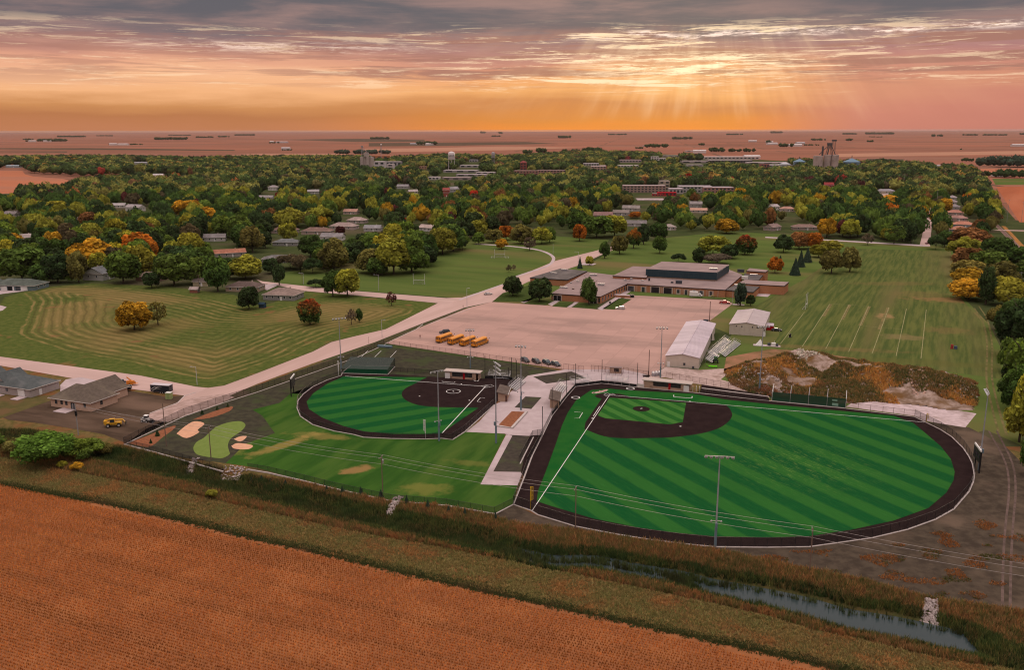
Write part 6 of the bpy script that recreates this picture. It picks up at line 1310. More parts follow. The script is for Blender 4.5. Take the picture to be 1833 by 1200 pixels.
def vehicle(px, py, rot, kind, paint, label, cat, group=None, name=None, sc=1.0):
    p = at(px, py); t = empty(name or ('pickup_truck' if kind == 'pickup' else 'parked_car'), p, rad(rot), label, cat, group); pr = car_profile(kind); w = .95
    m = mat('car paint %.2f %.2f %.2f' % paint, paint, rough=.3, spec=.5); b = MB(); n = len(pr)
    low = [q if q[1] < 1.15 else (q[0], 1.12) for q in pr]
    def ext(P, wb, wt, zc): 
        n0 = len(b.v)
        for s_ in (-1, 1): b.v.extend([Vector((x, s_*(wb if z < zc else wt), z)) for x, z in P])
        m_ = len(P); b.f.append(tuple(n0+i for i in range(m_))); b.f.append(tuple(n0+m_+i for i in reversed(range(m_))))
        for i in range(m_): j = (i+1) % m_; b.f.append((n0+j, n0+i, n0+m_+i, n0+m_+j))
    ext(pr, w, w*.78, 1.25); b.build('body', m, t)
    # glass band: front, rear and side windows standing slightly proud
    top = [q for q in pr if q[1] > 1.35]; x0, x1 = min(q[0] for q in top), max(q[0] for q in top); zt_ = max(q[1] for q in top); zb_ = .98 if kind == 'car' else 1.15
    for s_ in (-1, 1):
        for i in range(2):
            a_, c_ = x0+(x1-x0)*(i*.5)+.06, x0+(x1-x0)*(i*.5+.5)-.06; y = s_*w*.80; MB().poly([(a_-.05,s_*w*.90,zb_),(c_+.05,s_*w*.90,zb_),(c_,y,zt_-.14),(a_,y,zt_-.14)]).build('window', glass(), t)
    xs_ = [q for q in pr if q[0] > x1-.01 and q[1] < zt_-.2][0]
    MB().poly([(xs_[0]-.02,-w*.78,xs_[1]+.08),(xs_[0]-.02,w*.78,xs_[1]+.08),(x1+.03,w*.7,zt_-.05),(x1+.03,-w*.7,zt_-.05)]).build('windscreen', glass(), t)
    xr = [q for q in pr if q[0] < x0+.01 and q[1] < zt_-.2][-1]; MB().poly([(xr[0]-.04,w*.75,xr[1]+.08),(xr[0]-.04,-w*.75,xr[1]+.08),(x0-.05,-w*.68,zt_-.06),(x0-.05,w*.68,zt_-.06)]).build('rear_window', glass(), t)
    if kind == 'pickup': MB().box((-1.7,0,1.13),(1.8,1.6,.05)).build('bed', dark_in, t)
    xe = max(q[0] for q in pr); xm = min(q[0] for q in pr)
    for s_ in (-.7, .7): MB().box((xe-.05,s_*w,.72),(.14,.34,.18)).build('headlight', lens_m, t); MB().box((xm+.03,s_*w*1.05,.82),(.12,.26,.24)).build('tail_light', redlens, t)
    MB().box((xe,0,.45),(.16,1.7,.2)).box((xm,0,.48),(.16,1.7,.2)).build('bumper', tyre_m, t)
    r = .36 if kind != 'pickup' else .42
    for x in (-1.35, 1.4): 
        for s_ in (-1, 1): wheel(t, x*(1.2 if kind == 'pickup' else 1), s_*(w-.1), r)
    for s_ in (-1, 1): MB().box((x1+.15,s_*(w+.08),1.15),(.14,.18,.14)).build('mirror', m, t)
    return t
dkb = (.025,.035,.045)
# nose toward the lower left of the picture: cars parked along the brown fence
for i, (px, py) in enumerate(((940,648),(960,650),(979,652),(995,655))): vehicle(px, py, -62, 'suv', [dkb,(.03,.032,.036),(.02,.04,.055),(.035,.05,.06)][i], ['leftmost dark car parked along the brown fence','second dark car from the left along the brown fence','third dark car from the left along the brown fence','rightmost dark car, bluish, by the fence gap'][i], 'car', 'dark cars parked along the brown fence')
vehicle(796,597,200,'suv',(.035,.045,.055),'dark green-grey off-road car parked behind the buses','car')
vehicle(1110,554,172,'suv',(.50,.48,.47),'silver-white car parked at the school lawn corner','car')
vehicle(1297,544,-12,'pickup',(.40,.03,.035),'red pickup truck parked by the school flagpole','pickup truck')
vehicle(874,528,20,'car',(.50,.47,.46),'silver car driving on the road beside the park','car')
vehicle(217,688.5,172,'pickup',(.30,.32,.35),'grey pickup towing an orange chipper in front of the tan house','pickup truck')
vehicle(1661,437,20,'car',(.20,.02,.025),'dark red car at the foot of the street to town','car')
vehicle(1390,593,-20,'car',(.04,.05,.05),'dark vehicle beside the grey-roofed metal shed','car')
bus_y = mat('school bus yellow', (.72,.27,.012), rough=.35, spec=.5); bus_roof = mat('bus roof yellow', (.78,.33,.03), rough=.35)
def bus(px, py, rot, label):
    p = at(px, py); t = empty('school_bus', p, rad(rot), label, 'school bus', 'yellow school buses parked in a row'); L = 9.6; w = 1.22; bdy = MB(); prof = [(-w,.55),(-w,2.35),(-w*.93,2.72),(-w*.7,2.98),(-w*.3,3.1),(w*.3,3.1),(w*.7,2.98),(w*.93,2.72),(w,2.35),(w,.55)]
    for x in (0, L): bdy.v += [Vector((x, y, z)) for y, z in prof]
    n = len(prof); bdy.f = [tuple(reversed(range(n))), tuple(range(n, 2*n))] + [(i, (i+1) % n, n+(i+1) % n, n+i) for i in range(n)]
    bdy.build('body', bus_y, t)
    MB().box((L+.75,0,1.05),(1.5,2.0,1.0)).box((L+.6,0,1.6),(1.2,1.8,.12)).build('hood', bus_y, t)
    wn = MB().box((0,0,0),(.72,.05,.62)).mesh('window', glass())
    for s_ in (-1,1):
        for i in range(10): link('window', wn, t, (.75+i*.87, s_*(w+.01), 2.1))
        MB().box((L/2,s_*(w+.02),1.45),(L-.2,.05,.08)).build('rub_rail', black_m, t); MB().box((L/2,s_*(w+.02),1.0),(L-.2,.05,.08)).build('rub_rail', black_m, t)
    MB().box((L+.03,0,2.1),(.06,2.0,.9)).build('windscreen', glass(), t); MB().box((-.03,0,1.55),(.08,.95,1.9)).build('rear_door', bus_y, t); MB().box((-.05,0,2.1),(.08,.62,.6)).build('rear_window', glass(), t)
    for s_ in (-1,1): MB().box((-.04,s_*.82,2.05),(.06,.42,.62)).build('rear_window', glass(), t); MB().box((-.05,s_*.95,2.72),(.06,.26,.2)).build('warning_light', redlens, t); MB().box((-.05,s_*1.0,1.1),(.06,.25,.25)).build('tail_light', redlens, t); MB().box((L+1.5,s_*.75,1.1),(.06,.3,.24)).build('headlight', lens_m, t); MB().cyl((L+1.0,s_*1.0,1.6),(L+1.4,s_*1.35,2.0),.03,5).box((L+1.4,s_*1.4,2.1),(.08,.2,.4)).build('mirror', black_m, t)
    fr_ = MB()
    for y in (-1.1, 1.1): fr_.box((-.045,y,1.6),(.06,.07,2.2))
    fr_.box((-.045,0,2.66),(.06,2.2,.07)).build('rear_trim', black_m, t)
    MB().box((-.12,0,.6),(.2,2.3,.3)).build('bumper', black_m, t); MB().box((L+1.56,0,.55),(.16,2.1,.28)).build('bumper', black_m, t)
    for x in (2.3, L+.7):
        for s_ in (-1,1): wheel(t, x, s_*(w-.18), .48, .32)
    return t
for i, (px, py) in enumerate(((784,615),(805,618.5),(826,621),(847,623))): bus(px, py, 61, ['leftmost yellow school bus, partly in front of the dark car','second yellow school bus from the left','third yellow school bus from the left, behind the light pole','rightmost yellow school bus of the row of four'][i])
# white box van, enclosed trailer, chipper, flat trailer, telehandler, skid loader
def simple(name, px, py, rot, label, cat): return empty(name, at(px, py), rad(rot), label, cat)
t = simple('box_van', 1245, 531.5, -12, 'white box van standing at the school garage doors', 'van'); MB().box((-1,0,1.75),(4.6,2.1,2.3)).build('cargo_box', white_paint, t); MB().box((2.1,0,1.2),(1.6,1.9,1.3)).build('cab', white_paint, t); MB().box((3.1,0,.9),(.9,1.8,.7)).build('hood', white_paint, t); MB().poly([(2.92,-.85,1.25),(2.92,.85,1.25),(2.65,.8,1.82),(2.65,-.8,1.82)]).build('windscreen', glass(), t); MB().box((2.3,-.96,1.5),(.8,.05,.5)).build('window', glass(), t)
for x in (-2, 2.6):
    for s_ in (-1,1): wheel(t, x, s_*.85, .4)
t = simple('generator', 1276, 532.5, -12, 'small yellowish trailer rig parked right of the white van', 'trailer'); MB().box((0,0,.75),(1.6,1.1,.7)).build('body', mat('mustard steel', (.34,.26,.10)), t); MB().cyl((-.8,0,.5),(-2.6,0,.45),.05,5).build('drawbar', galv, t); [wheel(t, 0, s_*.65, .3) for s_ in (-1,1)]
navy = mat('navy trailer wall', (.018,.024,.035), rough=.3, spec=.5)
t = simple('enclosed_trailer', 290, 703, -12, 'black enclosed trailer with pale swoosh graphics parked by the street corner', 'trailer'); MB().box((0,0,1.75),(7.2,2.4,2.3)).build('body', navy, t); MB().box((0,0,2.96),(7.3,2.5,.14)).build('roof', mat('pale lilac roof', (.55,.50,.53)), t); MB().box((2.05,-1.22,1.6),(.9,.06,1.8)).build('side_door', navy, t)
for x0, x1, z0, z1 in ((-3.2,-.4,1.4,2.3),(-2.8,.4,1.0,1.75),(-1.6,1.0,1.7,2.5)):
    g = MB(); pr = None
    for i in range(9): s_ = i/8; pt = Vector((x0+(x1-x0)*s_, -1.215, z0+(z1-z0)*math.sin(s_*2.4))); g.v += [pt-Vector((0,.012,.10*(1-s_))), pt+Vector((0,-.012,.10*(1-s_)+.02))]
    g.f = [(2*i, 2*i+2, 2*i+3, 2*i+1) for i in range(8)]; g.build('swoosh', white_paint, t)
MB().box((-3.64,0,.9),(.06,2.2,.35)).build('stone_guard', galv, t); MB().box((3.62,0,1.75),(.05,2.1,2.0)).build('ramp_door', navy, t); MB().cyl((-3.6,0,.5),(-5,0,.5),.06,5).build('drawbar', galv, t)
for x in (.2,1.1): [wheel(t, x, s_*1.15, .36) for s_ in (-1,1)]
org = mat('orange machine paint', (.62,.20,.02), rough=.5)
t = simple('wood_chipper', 234, 690, -8, 'orange wood chipper hitched behind the grey pickup', 'chipper'); MB().box((0,0,1.1),(2.4,1.4,1.2)).build('body', org, t); MB().cyl((.6,0,1.6),(-1.3,0,3.0),.22,7).build('chute', org, t); MB().poly([(1.2,-.7,.7),(1.2,.7,.7),(2.6,.9,.8),(2.6,-.9,.8)]).poly([(1.2,-.7,.7),(2.6,-.9,.8),(2.6,-.9,1.8),(1.2,-.6,1.6)]).build('feed_hopper', org, t); MB().cyl((-1.2,0,.5),(-2.6,0,.5),.06,5).build('drawbar', galv, t); [wheel(t, 0, s_*.8, .38) for s_ in (-1,1)]
t = simple('pickup_truck', 203, 697, 172, 'white pickup with its hood pointing at the tan house roof', 'pickup truck'); 
t.name = 'work_truck'; MB().box((0,0,.9),(5.2,1.9,.7)).build('body', white_paint, t); MB().box((.5,0,1.5),(2.0,1.7,.6)).build('cab', glass(), t); MB().box((.5,0,1.85),(1.9,1.65,.1)).build('roof', white_paint, t)
for x in (-1.6,1.6): [wheel(t, x, s_*.9, .4) for s_ in (-1,1)]
t = simple('dump_trailer', 221, 700.5, 12, 'black dump trailer with a pale side rail behind the tan house', 'trailer'); MB().box((0,0,1.2),(5.4,2.2,1.0)).build('bed', black_m, t); MB().box((0,-1.12,1.7),(5.5,.12,.14)).box((0,1.12,1.7),(5.5,.12,.14)).build('side_rail', white_paint, t); MB().box((0,0,1.72),(5.0,1.9,.06)).build('load', soil, t); MB().cyl((-2.7,0,.6),(-4,0,.55),.06,5).build('drawbar', galv, t)
for x in (.3,1.2): [wheel(t, x, s_*1.0, .38) for s_ in (-1,1)]
tele = mat('yellow machine paint', (.66,.36,.03), rough=.45)
t = simple('telehandler', 204, 764, 14, 'yellow telescopic handler parked on the dark soil below the tan house', 'telehandler'); MB().box((0,0,1.1),(4.6,1.5,.8)).build('chassis', tele, t); MB().box((-.2,-.65,1.9),(1.5,.9,1.5)).build('cab', tele, t); MB().box((-.2,-1.11,2.1),(1.2,.04,.9)).build('window', glass(), t); MB().box((-.2,-.65,2.7),(1.6,1.0,.1)).build('cab_roof', tele, t)
b_ = MB().cyl((-2.5,.35,2.2),(2.8,.35,2.0),.26,4).build('boom', tele, t); MB().cyl((2.6,.35,2.0),(3.4,.35,1.0),.18,4).build('boom_nose', tele, b_); MB().box((3.5,.35,.9),(.15,1.3,.9)).build('fork_carriage', black_m, b_); MB().box((-2.3,.2,1.5),(.9,1.6,1.1)).build('counterweight', tele, t)
for x in (-1.5,1.6): [wheel(t, x, s_*.95, .62, .45) for s_ in (-1,1)]
t = simple('skid_loader', 262, 756, -8, 'white and black skid loader at the end of the driveway lane', 'skid loader'); MB().box((-.3,0,.9),(2.2,1.4,.9)).build('body', white_paint, t); MB().box((.1,0,1.7),(1.2,1.2,1.0)).build('cab', glass(), t); MB().box((.1,0,2.22),(1.3,1.3,.1)).build('cab_roof', white_paint, t)
for s_ in (-1,1): MB().cyl((-1.3,s_*.8,1.7),(1.6,s_*.8,.7),.12,4).build('lift_arm', black_m, t)
MB().poly([(1.6,-1,.1),(1.6,1,.1),(2.6,1,.05),(2.6,-1,.05)]).poly([(1.6,-1,.1),(1.6,-1,.8),(1.6,1,.8),(1.6,1,.1)]).poly([(1.6,-1,.1),(2.6,-1,.05),(1.6,-1,.8)]).poly([(1.6,1,.1),(1.6,1,.8),(2.6,1,.05)]).build('bucket', black_m, t)
for x in (-1.0,.5): [wheel(t, x, s_*.8, .42, .3) for s_ in (-1,1)]
t = simple('portable_toilet', 303, 714.5, -10, 'pale green portable toilet standing at the lot corner', 'portable toilet'); MB().box((0,0,1.1),(1.9,1.5,2.2)).build('body', mat('pale green plastic', (.34,.40,.17)), t); MB().box((0,0,2.28),(2.0,1.6,.16)).build('roof', mat('white plastic', (.62,.62,.58)), t); MB().box((0,-.77,1.05),(.8,.05,1.9)).build('door', mat('green door plastic', (.28,.36,.14)), t)
grn_p = mat('bright green paint', (.13,.50,.02))
t = simple('mower_deck', 1276, 658, -15, 'bright green mower deck on the grass below the long pale shed', 'mower'); MB().box((0,0,.35),(3.2,1.4,.4)).cyl((-1.4,0,.5),(-2.6,.5,1.1),.06,5).build('deck', grn_p, t); [wheel(t, x, s_*.75, .25, .16) for x in (-1,1) for s_ in (-1,1)]
t = simple('tractor', 1281, 650, 75, 'dark tractor parked behind the bright green mower deck', 'tractor'); MB().box((.7,0,1.1),(1.9,.8,.7)).build('hood', hd_, t); MB().box((-.7,0,1.8),(1.3,1.3,1.3)).build('cab', glass(), t); MB().box((-.7,0,2.5),(1.4,1.4,.1)).build('cab_roof', mat('dark green paint', (.03,.09,.03)), t); [wheel(t, -.8, s_*.85, .75, .4) for s_ in (-1,1)]; [wheel(t, 1.2, s_*.7, .45, .28) for s_ in (-1,1)]
t = simple('pipe_stack', 689, 622.5, -17, 'dark bundle of pipes lying by the corner of the brown fence', 'pipes'); 
for i in range(6): MB().cyl((-3.2,(i % 3)*.5-.5,.28+(i//3)*.45),(3.2,(i % 3)*.5-.5,.28+(i//3)*.45),.25,8).build('pipe', blue_g, t)
t = simple('tank_trailer', 1175, 672, 20, 'pale cylindrical tanks lying behind the baseball dugout', 'tank')
for i in range(3): MB().cyl((i*1.3-2,-1.2,.7),(i*1.3-.6,1.4,.7),.62,12).build('tank', mat('pale tank', (.36,.34,.36), rough=.6), t)
t = simple('roller_sled', 1414, 604, 60, 'dark blocking sled standing on the practice field lines', 'sled'); MB().box((0,0,.15),(2.4,1.0,.2)).build('frame', black_m, t); [MB().box((x,0,.9),(.5,.5,1.3)).build('pad', black_m, t) for x in (-.7,.7)]
t = simple('tackle_dummies', 1708, 625, -20, 'red and blue training dummies at the far right of the practice field', 'training dummies'); MB().box((-.9,0,.9),(.9,.9,1.8)).cyl((-1.6,-.4,0),(-.9,0,1.8),.08,4).build('red_dummy', mat('red vinyl', (.36,.05,.05)), t); MB().box((.5,0,.6),(1.2,1.0,1.2)).build('blue_pad', mat('blue vinyl', (.08,.11,.17)), t)
t = simple('table_stand', 1322, 546, -20, 'white and dark red picnic stand on a pad right of the flagpole', 'stand'); MB().box((0,0,.06),(6,3,.12)).build('pad', plaza_m, t); MB().box((.3,0,.8),(2.4,.9,.1)).build('table_top', white_paint, t); MB().box((-.6,0,.42),(.15,.8,.75)).build('leg', red_m, t); MB().box((1.2,0,.42),(.15,.8,.75)).build('leg', red_m, t)
t = simple('dumpster', 1263.5, 578, -15, 'dark rubbish container at the foot of the thick post', 'dumpster'); MB().box((0,0,.7),(2.4,1.5,1.4)).build('body', black_m, t); MB().box((0,0,1.45),(2.5,1.6,.12)).build('lid', hd_, t)
t = simple('playhouse', 470, 551, -10, 'small dark blue playhouse beside the dark round tree', 'playhouse'); MB().box((0,0,1.0),(3,2.6,2.0)).build('wall', mat('dark blue boards', (.04,.07,.10)), t); MB().poly([(-1.7,-1.5,2.0),(1.7,-1.5,2.0),(1.7,0,2.9),(-1.7,0,2.9)]).poly([(-1.7,1.5,2.0),(-1.7,0,2.9),(1.7,0,2.9),(1.7,1.5,2.0)]).build('roof', mat('dark blue boards', (.04,.07,.10)), t)
t = simple('ditch_structure', 108, 806, 0, 'pale concrete culvert end in the left ditch bushes', 'culvert') if False else None
# gate cabinet in the plaza entrance
t = simple('ticket_booth', 1102, 668, -12, 'low tan ticket booth with a dark window at the plaza entrance', 'booth'); MB().box((0,0,1.1),(4.4,1.6,2.2)).build('wall', tan, t); MB().box((.4,-.83,1.3),(1.8,.1,1.2)).build('window', dark_in, t); MB().box((0,0,2.26),(4.7,1.9,.12)).build('roof', roof_t, t)
# goal posts
def goal(px, py, top, w, label, rot, soccer=True):
    p = at(px, py); h = height(px, py, top); t = empty('goal', p, rad(rot), label, 'goal posts', 'goals on the playing fields'); f_ = MB()
    for x in (-w/2, w/2): MB().cyl((x,0,0),(x,0,h),.09,6).build('post', whitep, t)
    MB().cyl((-w/2,0,2.6),(w/2,0,2.6),.09,6).build('crossbar', whitep, t)
    for x in (-w/2, w/2): f_.cyl((x,0,2.5),(x,1.6,0),.05,4).cyl((x,0,.05),(x,1.6,.05),.05,4)
    f_.cyl((-w/2,1.6,.05),(w/2,1.6,.05),.05,4).build('net_frame', whitep, t); MB().poly([(-w/2,0,2.5),(w/2,0,2.5),(w/2,1.6,.05),(-w/2,1.6,.05)]).build('net', MATS.get('goal net') or mesh_mat('goal net', (.6,.6,.6), .3), t); return t
goal(750,509,490,6.8,'near white combined goal with tall uprights on the park lawn',-8); goal(894.5,461,446,7.5,'far white goal on the park lawn under the small yellow tree',-8)
for x, nm in ((882,'left'),(907,'right')): t = simple('player_bench', x+.5, 462.5, -8, 'small white frame beside the far goal, '+('on the road side' if x > 890 else 'on the tree side'), 'bench'); MB().box((0,0,.5),(2.6,.1,.1)).box((-1.3,0,.6),(.1,.8,1.2)).box((1.3,0,.6),(.1,.8,1.2)).box((0,.4,1.15),(2.6,.1,.1)).build('frame', whitep, t); MB().box((0,.1,.48),(2.5,.4,.06)).build('seat', whitep, t)
goal(1443,553,525,5.2,'white goal standing on the practice field seen from its end',64)

# ------------------------------------------------------------------ people
skin = mat('skin', (.42,.25,.18)); hair = mat('dark hair', (.03,.02,.015))
def person(px, py, rot, label, shirt, trousers):
    t = empty('person', at(px, py), rad(rot), label, 'person'); V = [(0,0,.93),(0,0,1.12),(0,0,1.38),(0,0,1.5),(0,.01,1.58),(0,.02,1.72),(.19,0,1.40),(.25,.02,1.13),(.24,.10,.88),(-.19,0,1.40),(-.25,-.02,1.13),(-.24,-.10,.90),(.10,.02,.88),(.11,.10,.48),(.11,.02,.08),(.11,.16,.04),(-.10,-.02,.88),(-.11,-.04,.48),(-.11,-.16,.09),(-.11,-.02,.04)]
    E_ = [(0,1),(1,2),(2,3),(3,4),(4,5),(2,6),(6,7),(7,8),(2,9),(9,10),(10,11),(0,12),(12,13),(13,14),(14,15),(0,16),(16,17),(17,18),(18,19)]; Rr = [.16,.15,.17,.06,.09,.09,.07,.05,.035,.07,.05,.035,.10,.07,.045,.04,.10,.07,.045,.04]
    me = bpy.data.meshes.new('body'); me.from_pydata(V, E_, []); o = link('body', me, t); sk = o.modifiers.new('skin', 'SKIN'); 
    for v, r in zip(me.skin_vertices[0].data, Rr): v.radius = (r, r)
    me.skin_vertices[0].data[0].use_root = True; sb_ = o.modifiers.new('sub', 'SUBSURF'); sb_.levels = 1; sb_.render_levels = 1
    m = bpy.data.materials.new('clothed figure'); m.use_nodes = True; k_ = K(m.node_tree); s_ = k_.n('ShaderNodeSeparateXYZ'); k_.put(s_.inputs[0], k_.n('ShaderNodeTexCoord').outputs['Object']); z = s_.outputs[2]
    c = k_.mix(k_.m('GREATER_THAN', z, .9), trousers, shirt); c = k_.mix(k_.m('GREATER_THAN', z, 1.5), c, (.42,.25,.18)); k_.put(m.node_tree.nodes['Principled BSDF'].inputs['Base Color'], c); me.materials.append(m)
    MB().lathe([(0,1.80),(.07,1.79),(.105,1.72),(.10,1.66)],10,(0,.02)).build('hair', hair, t); return t
person(752,606,20,'person in a dark red shirt walking across the car park left of the buses',(.20,.03,.03),(.05,.04,.05))
person(829,552,60,'person in dark clothes crossing at the street corner beside the lamp post',(.16,.03,.04),(.06,.05,.06))
# ------------------------------------------------------------------ trees
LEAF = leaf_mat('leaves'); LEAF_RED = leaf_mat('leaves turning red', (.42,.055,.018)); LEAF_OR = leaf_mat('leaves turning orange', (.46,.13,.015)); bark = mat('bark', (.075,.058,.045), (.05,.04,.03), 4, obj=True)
def rdir(n, zmin=-1.0):
    z = zmin+(1-zmin)*RNG.random(n); a = RNG.random(n)*2*np.pi; r = np.sqrt(1-z*z); return np.stack([r*np.cos(a), r*np.sin(a), z], 1)
ICO_V = None
def ico(sub):
    import bmesh
    b = bmesh.new(); bmesh.ops.create_icosphere(b, subdivisions=sub, radius=1); v = np.array([x.co[:] for x in b.verts]); f = np.array([[q.index for q in p.verts] for p in b.faces]); b.free(); return v, f
IV1, IF1 = ico(1)
def crown_arrays(nl, nq, form, leaf=.11, core=.80):
    """a crown of unit radius and height 0..1: lobes of leaf sprays round small cores with inner shade painted in"""
    V, F, A = [], [], []; nv = 0
    if form == 'cone':
        for i in range(nl):
            z = (i+.5)/nl; rr = (1-z)*.95+.05; m = int(nq*(.4+1.2*(1-z))); a = RNG.random(m)*6.283; r_ = rr*(.55+.5*RNG.random(m)); c = np.stack([r_*np.cos(a), r_*np.sin(a), z-.10*r_+RNG.normal(0,.025,m)], 1)
            out = np.stack([np.cos(a), np.sin(a), np.full(m, .55)], 1); V, F, A, nv = quads(V, F, A, nv, c, out, leaf*(.7+.6*RNG.random(m)), .5+.35*(RNG.random(m)-.5), np.zeros(m))
        n = 10; a = np.arange(n)*6.283/n; cv = np.vstack([np.stack([.8*np.cos(a), .8*np.sin(a), np.full(n, .03)], 1), [[0,0,.96]]]); cf = np.array([(i, (i+1) % n, n) for i in range(n)])
        V.append(cv); F.append(np.column_stack([cf, cf[:, 2]])+nv); A.append(np.tile([.25, 0, 0], (n+1, 1)))
    else:
        D = rdir(nl, -.8 if form != 'shrub' else -.1)
        rad_ = (.52+.2*RNG.random(nl))[:, None]; ex = np.array([1,1,.52]) if form != 'tall' else np.array([.8,.8,.5])
        C = D*rad_*ex*(1.1 if form != 'wide' else 1.2) + np.array([0,0,.5]); R_ = (.20+.16*RNG.random(nl))*(1 if form != 'open' else .72); R_ *= (1-.25*np.clip(C[:, 2]-.6, 0, 1))
        for i in range(nl):
            d = rdir(nq, -.75); c = C[i]+d*R_[i]*np.array([1,1,.62])*(.82+.3*RNG.random((nq,1))); keep = np.ones(nq, bool)
            for j in range(nl):
                if j != i: keep &= ((((c-C[j])/np.array([1,1,.62]))**2).sum(1) > (R_[j]*.8)**2)
            c, d = c[keep], d[keep]; m = len(c)
            lb = .5+.8*(RNG.random()-.5); tint = np.clip(lb+1.1*(RNG.random(m)-.5)**3*4+.35*(RNG.random(m)-.5), 0, 1.5); turn_lit = np.clip((c[:, 2]-.45)*1.7+.55*(RNG.random()-.5)+.25*(RNG.random(m)-.5), 0, 1)  # leaf turn plus painted top light by height; tint paints light flecks
            V, F, A, nv = quads(V, F, A, nv, c, d, leaf*(.6+.8*RNG.random(m)), tint, turn_lit)
            if form != 'open':
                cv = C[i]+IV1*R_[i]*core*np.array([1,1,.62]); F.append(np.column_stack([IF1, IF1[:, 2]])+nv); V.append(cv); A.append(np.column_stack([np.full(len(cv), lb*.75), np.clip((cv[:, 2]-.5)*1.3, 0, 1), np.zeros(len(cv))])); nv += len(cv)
    return np.vstack(V), np.vstack(F), np.vstack(A)
def quads(V, F, A, nv, c, d, s, tint, turn_lit):
    m = len(c)
    if m == 0: return V, F, A, nv
    n = d+RNG.normal(0,.45,(m,3)); n /= np.linalg.norm(n,axis=1)[:,None]; t = np.cross(n, RNG.normal(0,1,(m,3))); t /= np.linalg.norm(t,axis=1)[:,None]; b = np.cross(n,t); s = s[:,None]
    zs = np.array([1,1,.5]); q = np.stack([c-t*s*zs*(.7+.6*RNG.random((m,1))), c-b*s*zs*.7, c+t*s*zs*(.7+.6*RNG.random((m,1))), c+(b*s*.7+n*s*.3)*zs], 1).reshape(-1,3)
    V.append(q); F.append(np.arange(m*4).reshape(-1,4)+nv); A.append(np.repeat(np.column_stack([tint, turn_lit, np.zeros(m)]), 4, 0)); return V, F, A, nv+m*4
def tri_mesh(name, arr, m):
    V, F, A = arr; me = bpy.data.meshes.new(name); quad = F[:, 2] != F[:, 3]; Fl = [tuple(f) for f in F[quad]]+[tuple(f[:3]) for f in F[~quad]]
    me.from_pydata(V.tolist(), [], Fl); a = me.attributes.new('leaf','FLOAT_COLOR','POINT'); a.data.foreach_set('color', np.hstack([A, np.ones((len(A),1))]).astype(np.float32).ravel()); me.materials.append(m); return me
FORMS = {}
for f_, nvar, nl, nq in (('round',5,44,92),('wide',3,46,80),('tall',3,40,80),('open',2,30,46),('shrub',3,34,170),('cone',3,18,130)):
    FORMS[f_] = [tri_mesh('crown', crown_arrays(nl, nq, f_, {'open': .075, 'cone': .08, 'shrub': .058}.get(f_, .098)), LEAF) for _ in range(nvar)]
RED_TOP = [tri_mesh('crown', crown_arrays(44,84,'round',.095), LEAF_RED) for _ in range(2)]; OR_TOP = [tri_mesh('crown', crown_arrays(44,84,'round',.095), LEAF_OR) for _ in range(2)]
def trunk_mesh(sd):
    r = random.Random(sd); b = MB(); b.cyl((0,0,-.02),(0,0,.42),.05,8,.035); 
    for i in range(6):
        a = i*1.05+r.random(); z = .30+.08*i; q = (.32*math.cos(a),.32*math.sin(a),z+.28); b.cyl((0,0,z),q,.024,6,.012); b.cyl(q,(q[0]*1.7,q[1]*1.7,q[2]+.16),.011,5,.004)
    b.cyl((0,0,.42),(.03,.02,.8),.035,7,.012); return b.mesh('trunk', bark)
TRUNKS = [trunk_mesh(i) for i in range(4)]
COLS = {'dark green': (.042,.074,.026), 'deep green': (.062,.116,.028), 'mid green': (.108,.172,.032), 'yellow-green': (.275,.275,.038), 'olive': (.165,.152,.042), 'gold': (.46,.27,.025), 'rust brown': (.225,.110,.040), 'orange': (.46,.155,.02), 'red': (.38,.034,.018), 'maroon': (.12,.034,.032), 'grey-brown': (.15,.115,.08), 'bright green': (.085,.165,.026), 'blue-green': (.050,.085,.058), 'dusky': (.10,.082,.045)}
TREES = []                              # name, x, y, crown radius, height, colour word, form, label or None
NPLACED = 0
def plant(name, x, y, R_, Ht, colw, form, label, cat, group, mesh=None, autumn=None, low=.07, z=0.0):
    global NPLACED
    t = empty(name, (x,y,z), RNG.random()*6.28, label, cat, group); pool = mesh or FORMS[form]; me = pool[NPLACED % len(pool)]; NPLACED += 1
    c = link('crown', me, t); zb = Ht*(low if form not in ('shrub','cone') else .04); c.location = (0,0,zb); c.scale = (R_, R_*(.9+.2*RNG.random()), Ht-zb); j = .85+.3*RNG.random(); cc_ = COLS[colw]
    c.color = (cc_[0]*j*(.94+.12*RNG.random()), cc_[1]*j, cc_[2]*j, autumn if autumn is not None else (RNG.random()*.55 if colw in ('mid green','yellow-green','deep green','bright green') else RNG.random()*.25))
    k_ = link('trunk', TRUNKS[NPLACED % 4], t); k_.scale = (Ht*.55, Ht*.55, Ht*.95) if form not in ('shrub','cone') else (Ht*.4,Ht*.4,Ht*.55); return t
def tree_px(cx, base, w, top, colw, form='round', label=None, name='tree', cat='tree', group=None, **kw):
    p = at(cx, base); R_ = w*p.length/CAM_F/2*1.04; Ht = height(cx, base, top)
    p2 = p*(1+.0*R_/p.length); TREES.append([name, p2.x, p2.y, R_, Ht, colw, form, label, cat, group, kw, cx, base, w, top])
T = tree_px
T(241,591,56,540,'gold','round','gold round tree standing alone with its dark companion in the mown meadow',low=.05); T(283,582,38,541,'olive','open','sparse dark olive tree leaning on the gold meadow tree')
T(555,581,42,536,'deep green','round','meadow maple turning red on top above a green skirt',mesh=RED_TOP,low=.06); T(446,554,38,514,'dark green','round','dark round tree left of the pale grey ranch house',low=.05); T(629,582,20,553,'grey-brown','open','half bare small tree in the meadow near the main road'); T(643,577,15,553,'deep green','tall','small narrow green tree beside the half bare one in the meadow'); T(701,548,20,523,'maroon','open','small reddish scrubby tree at the street side of the meadow')
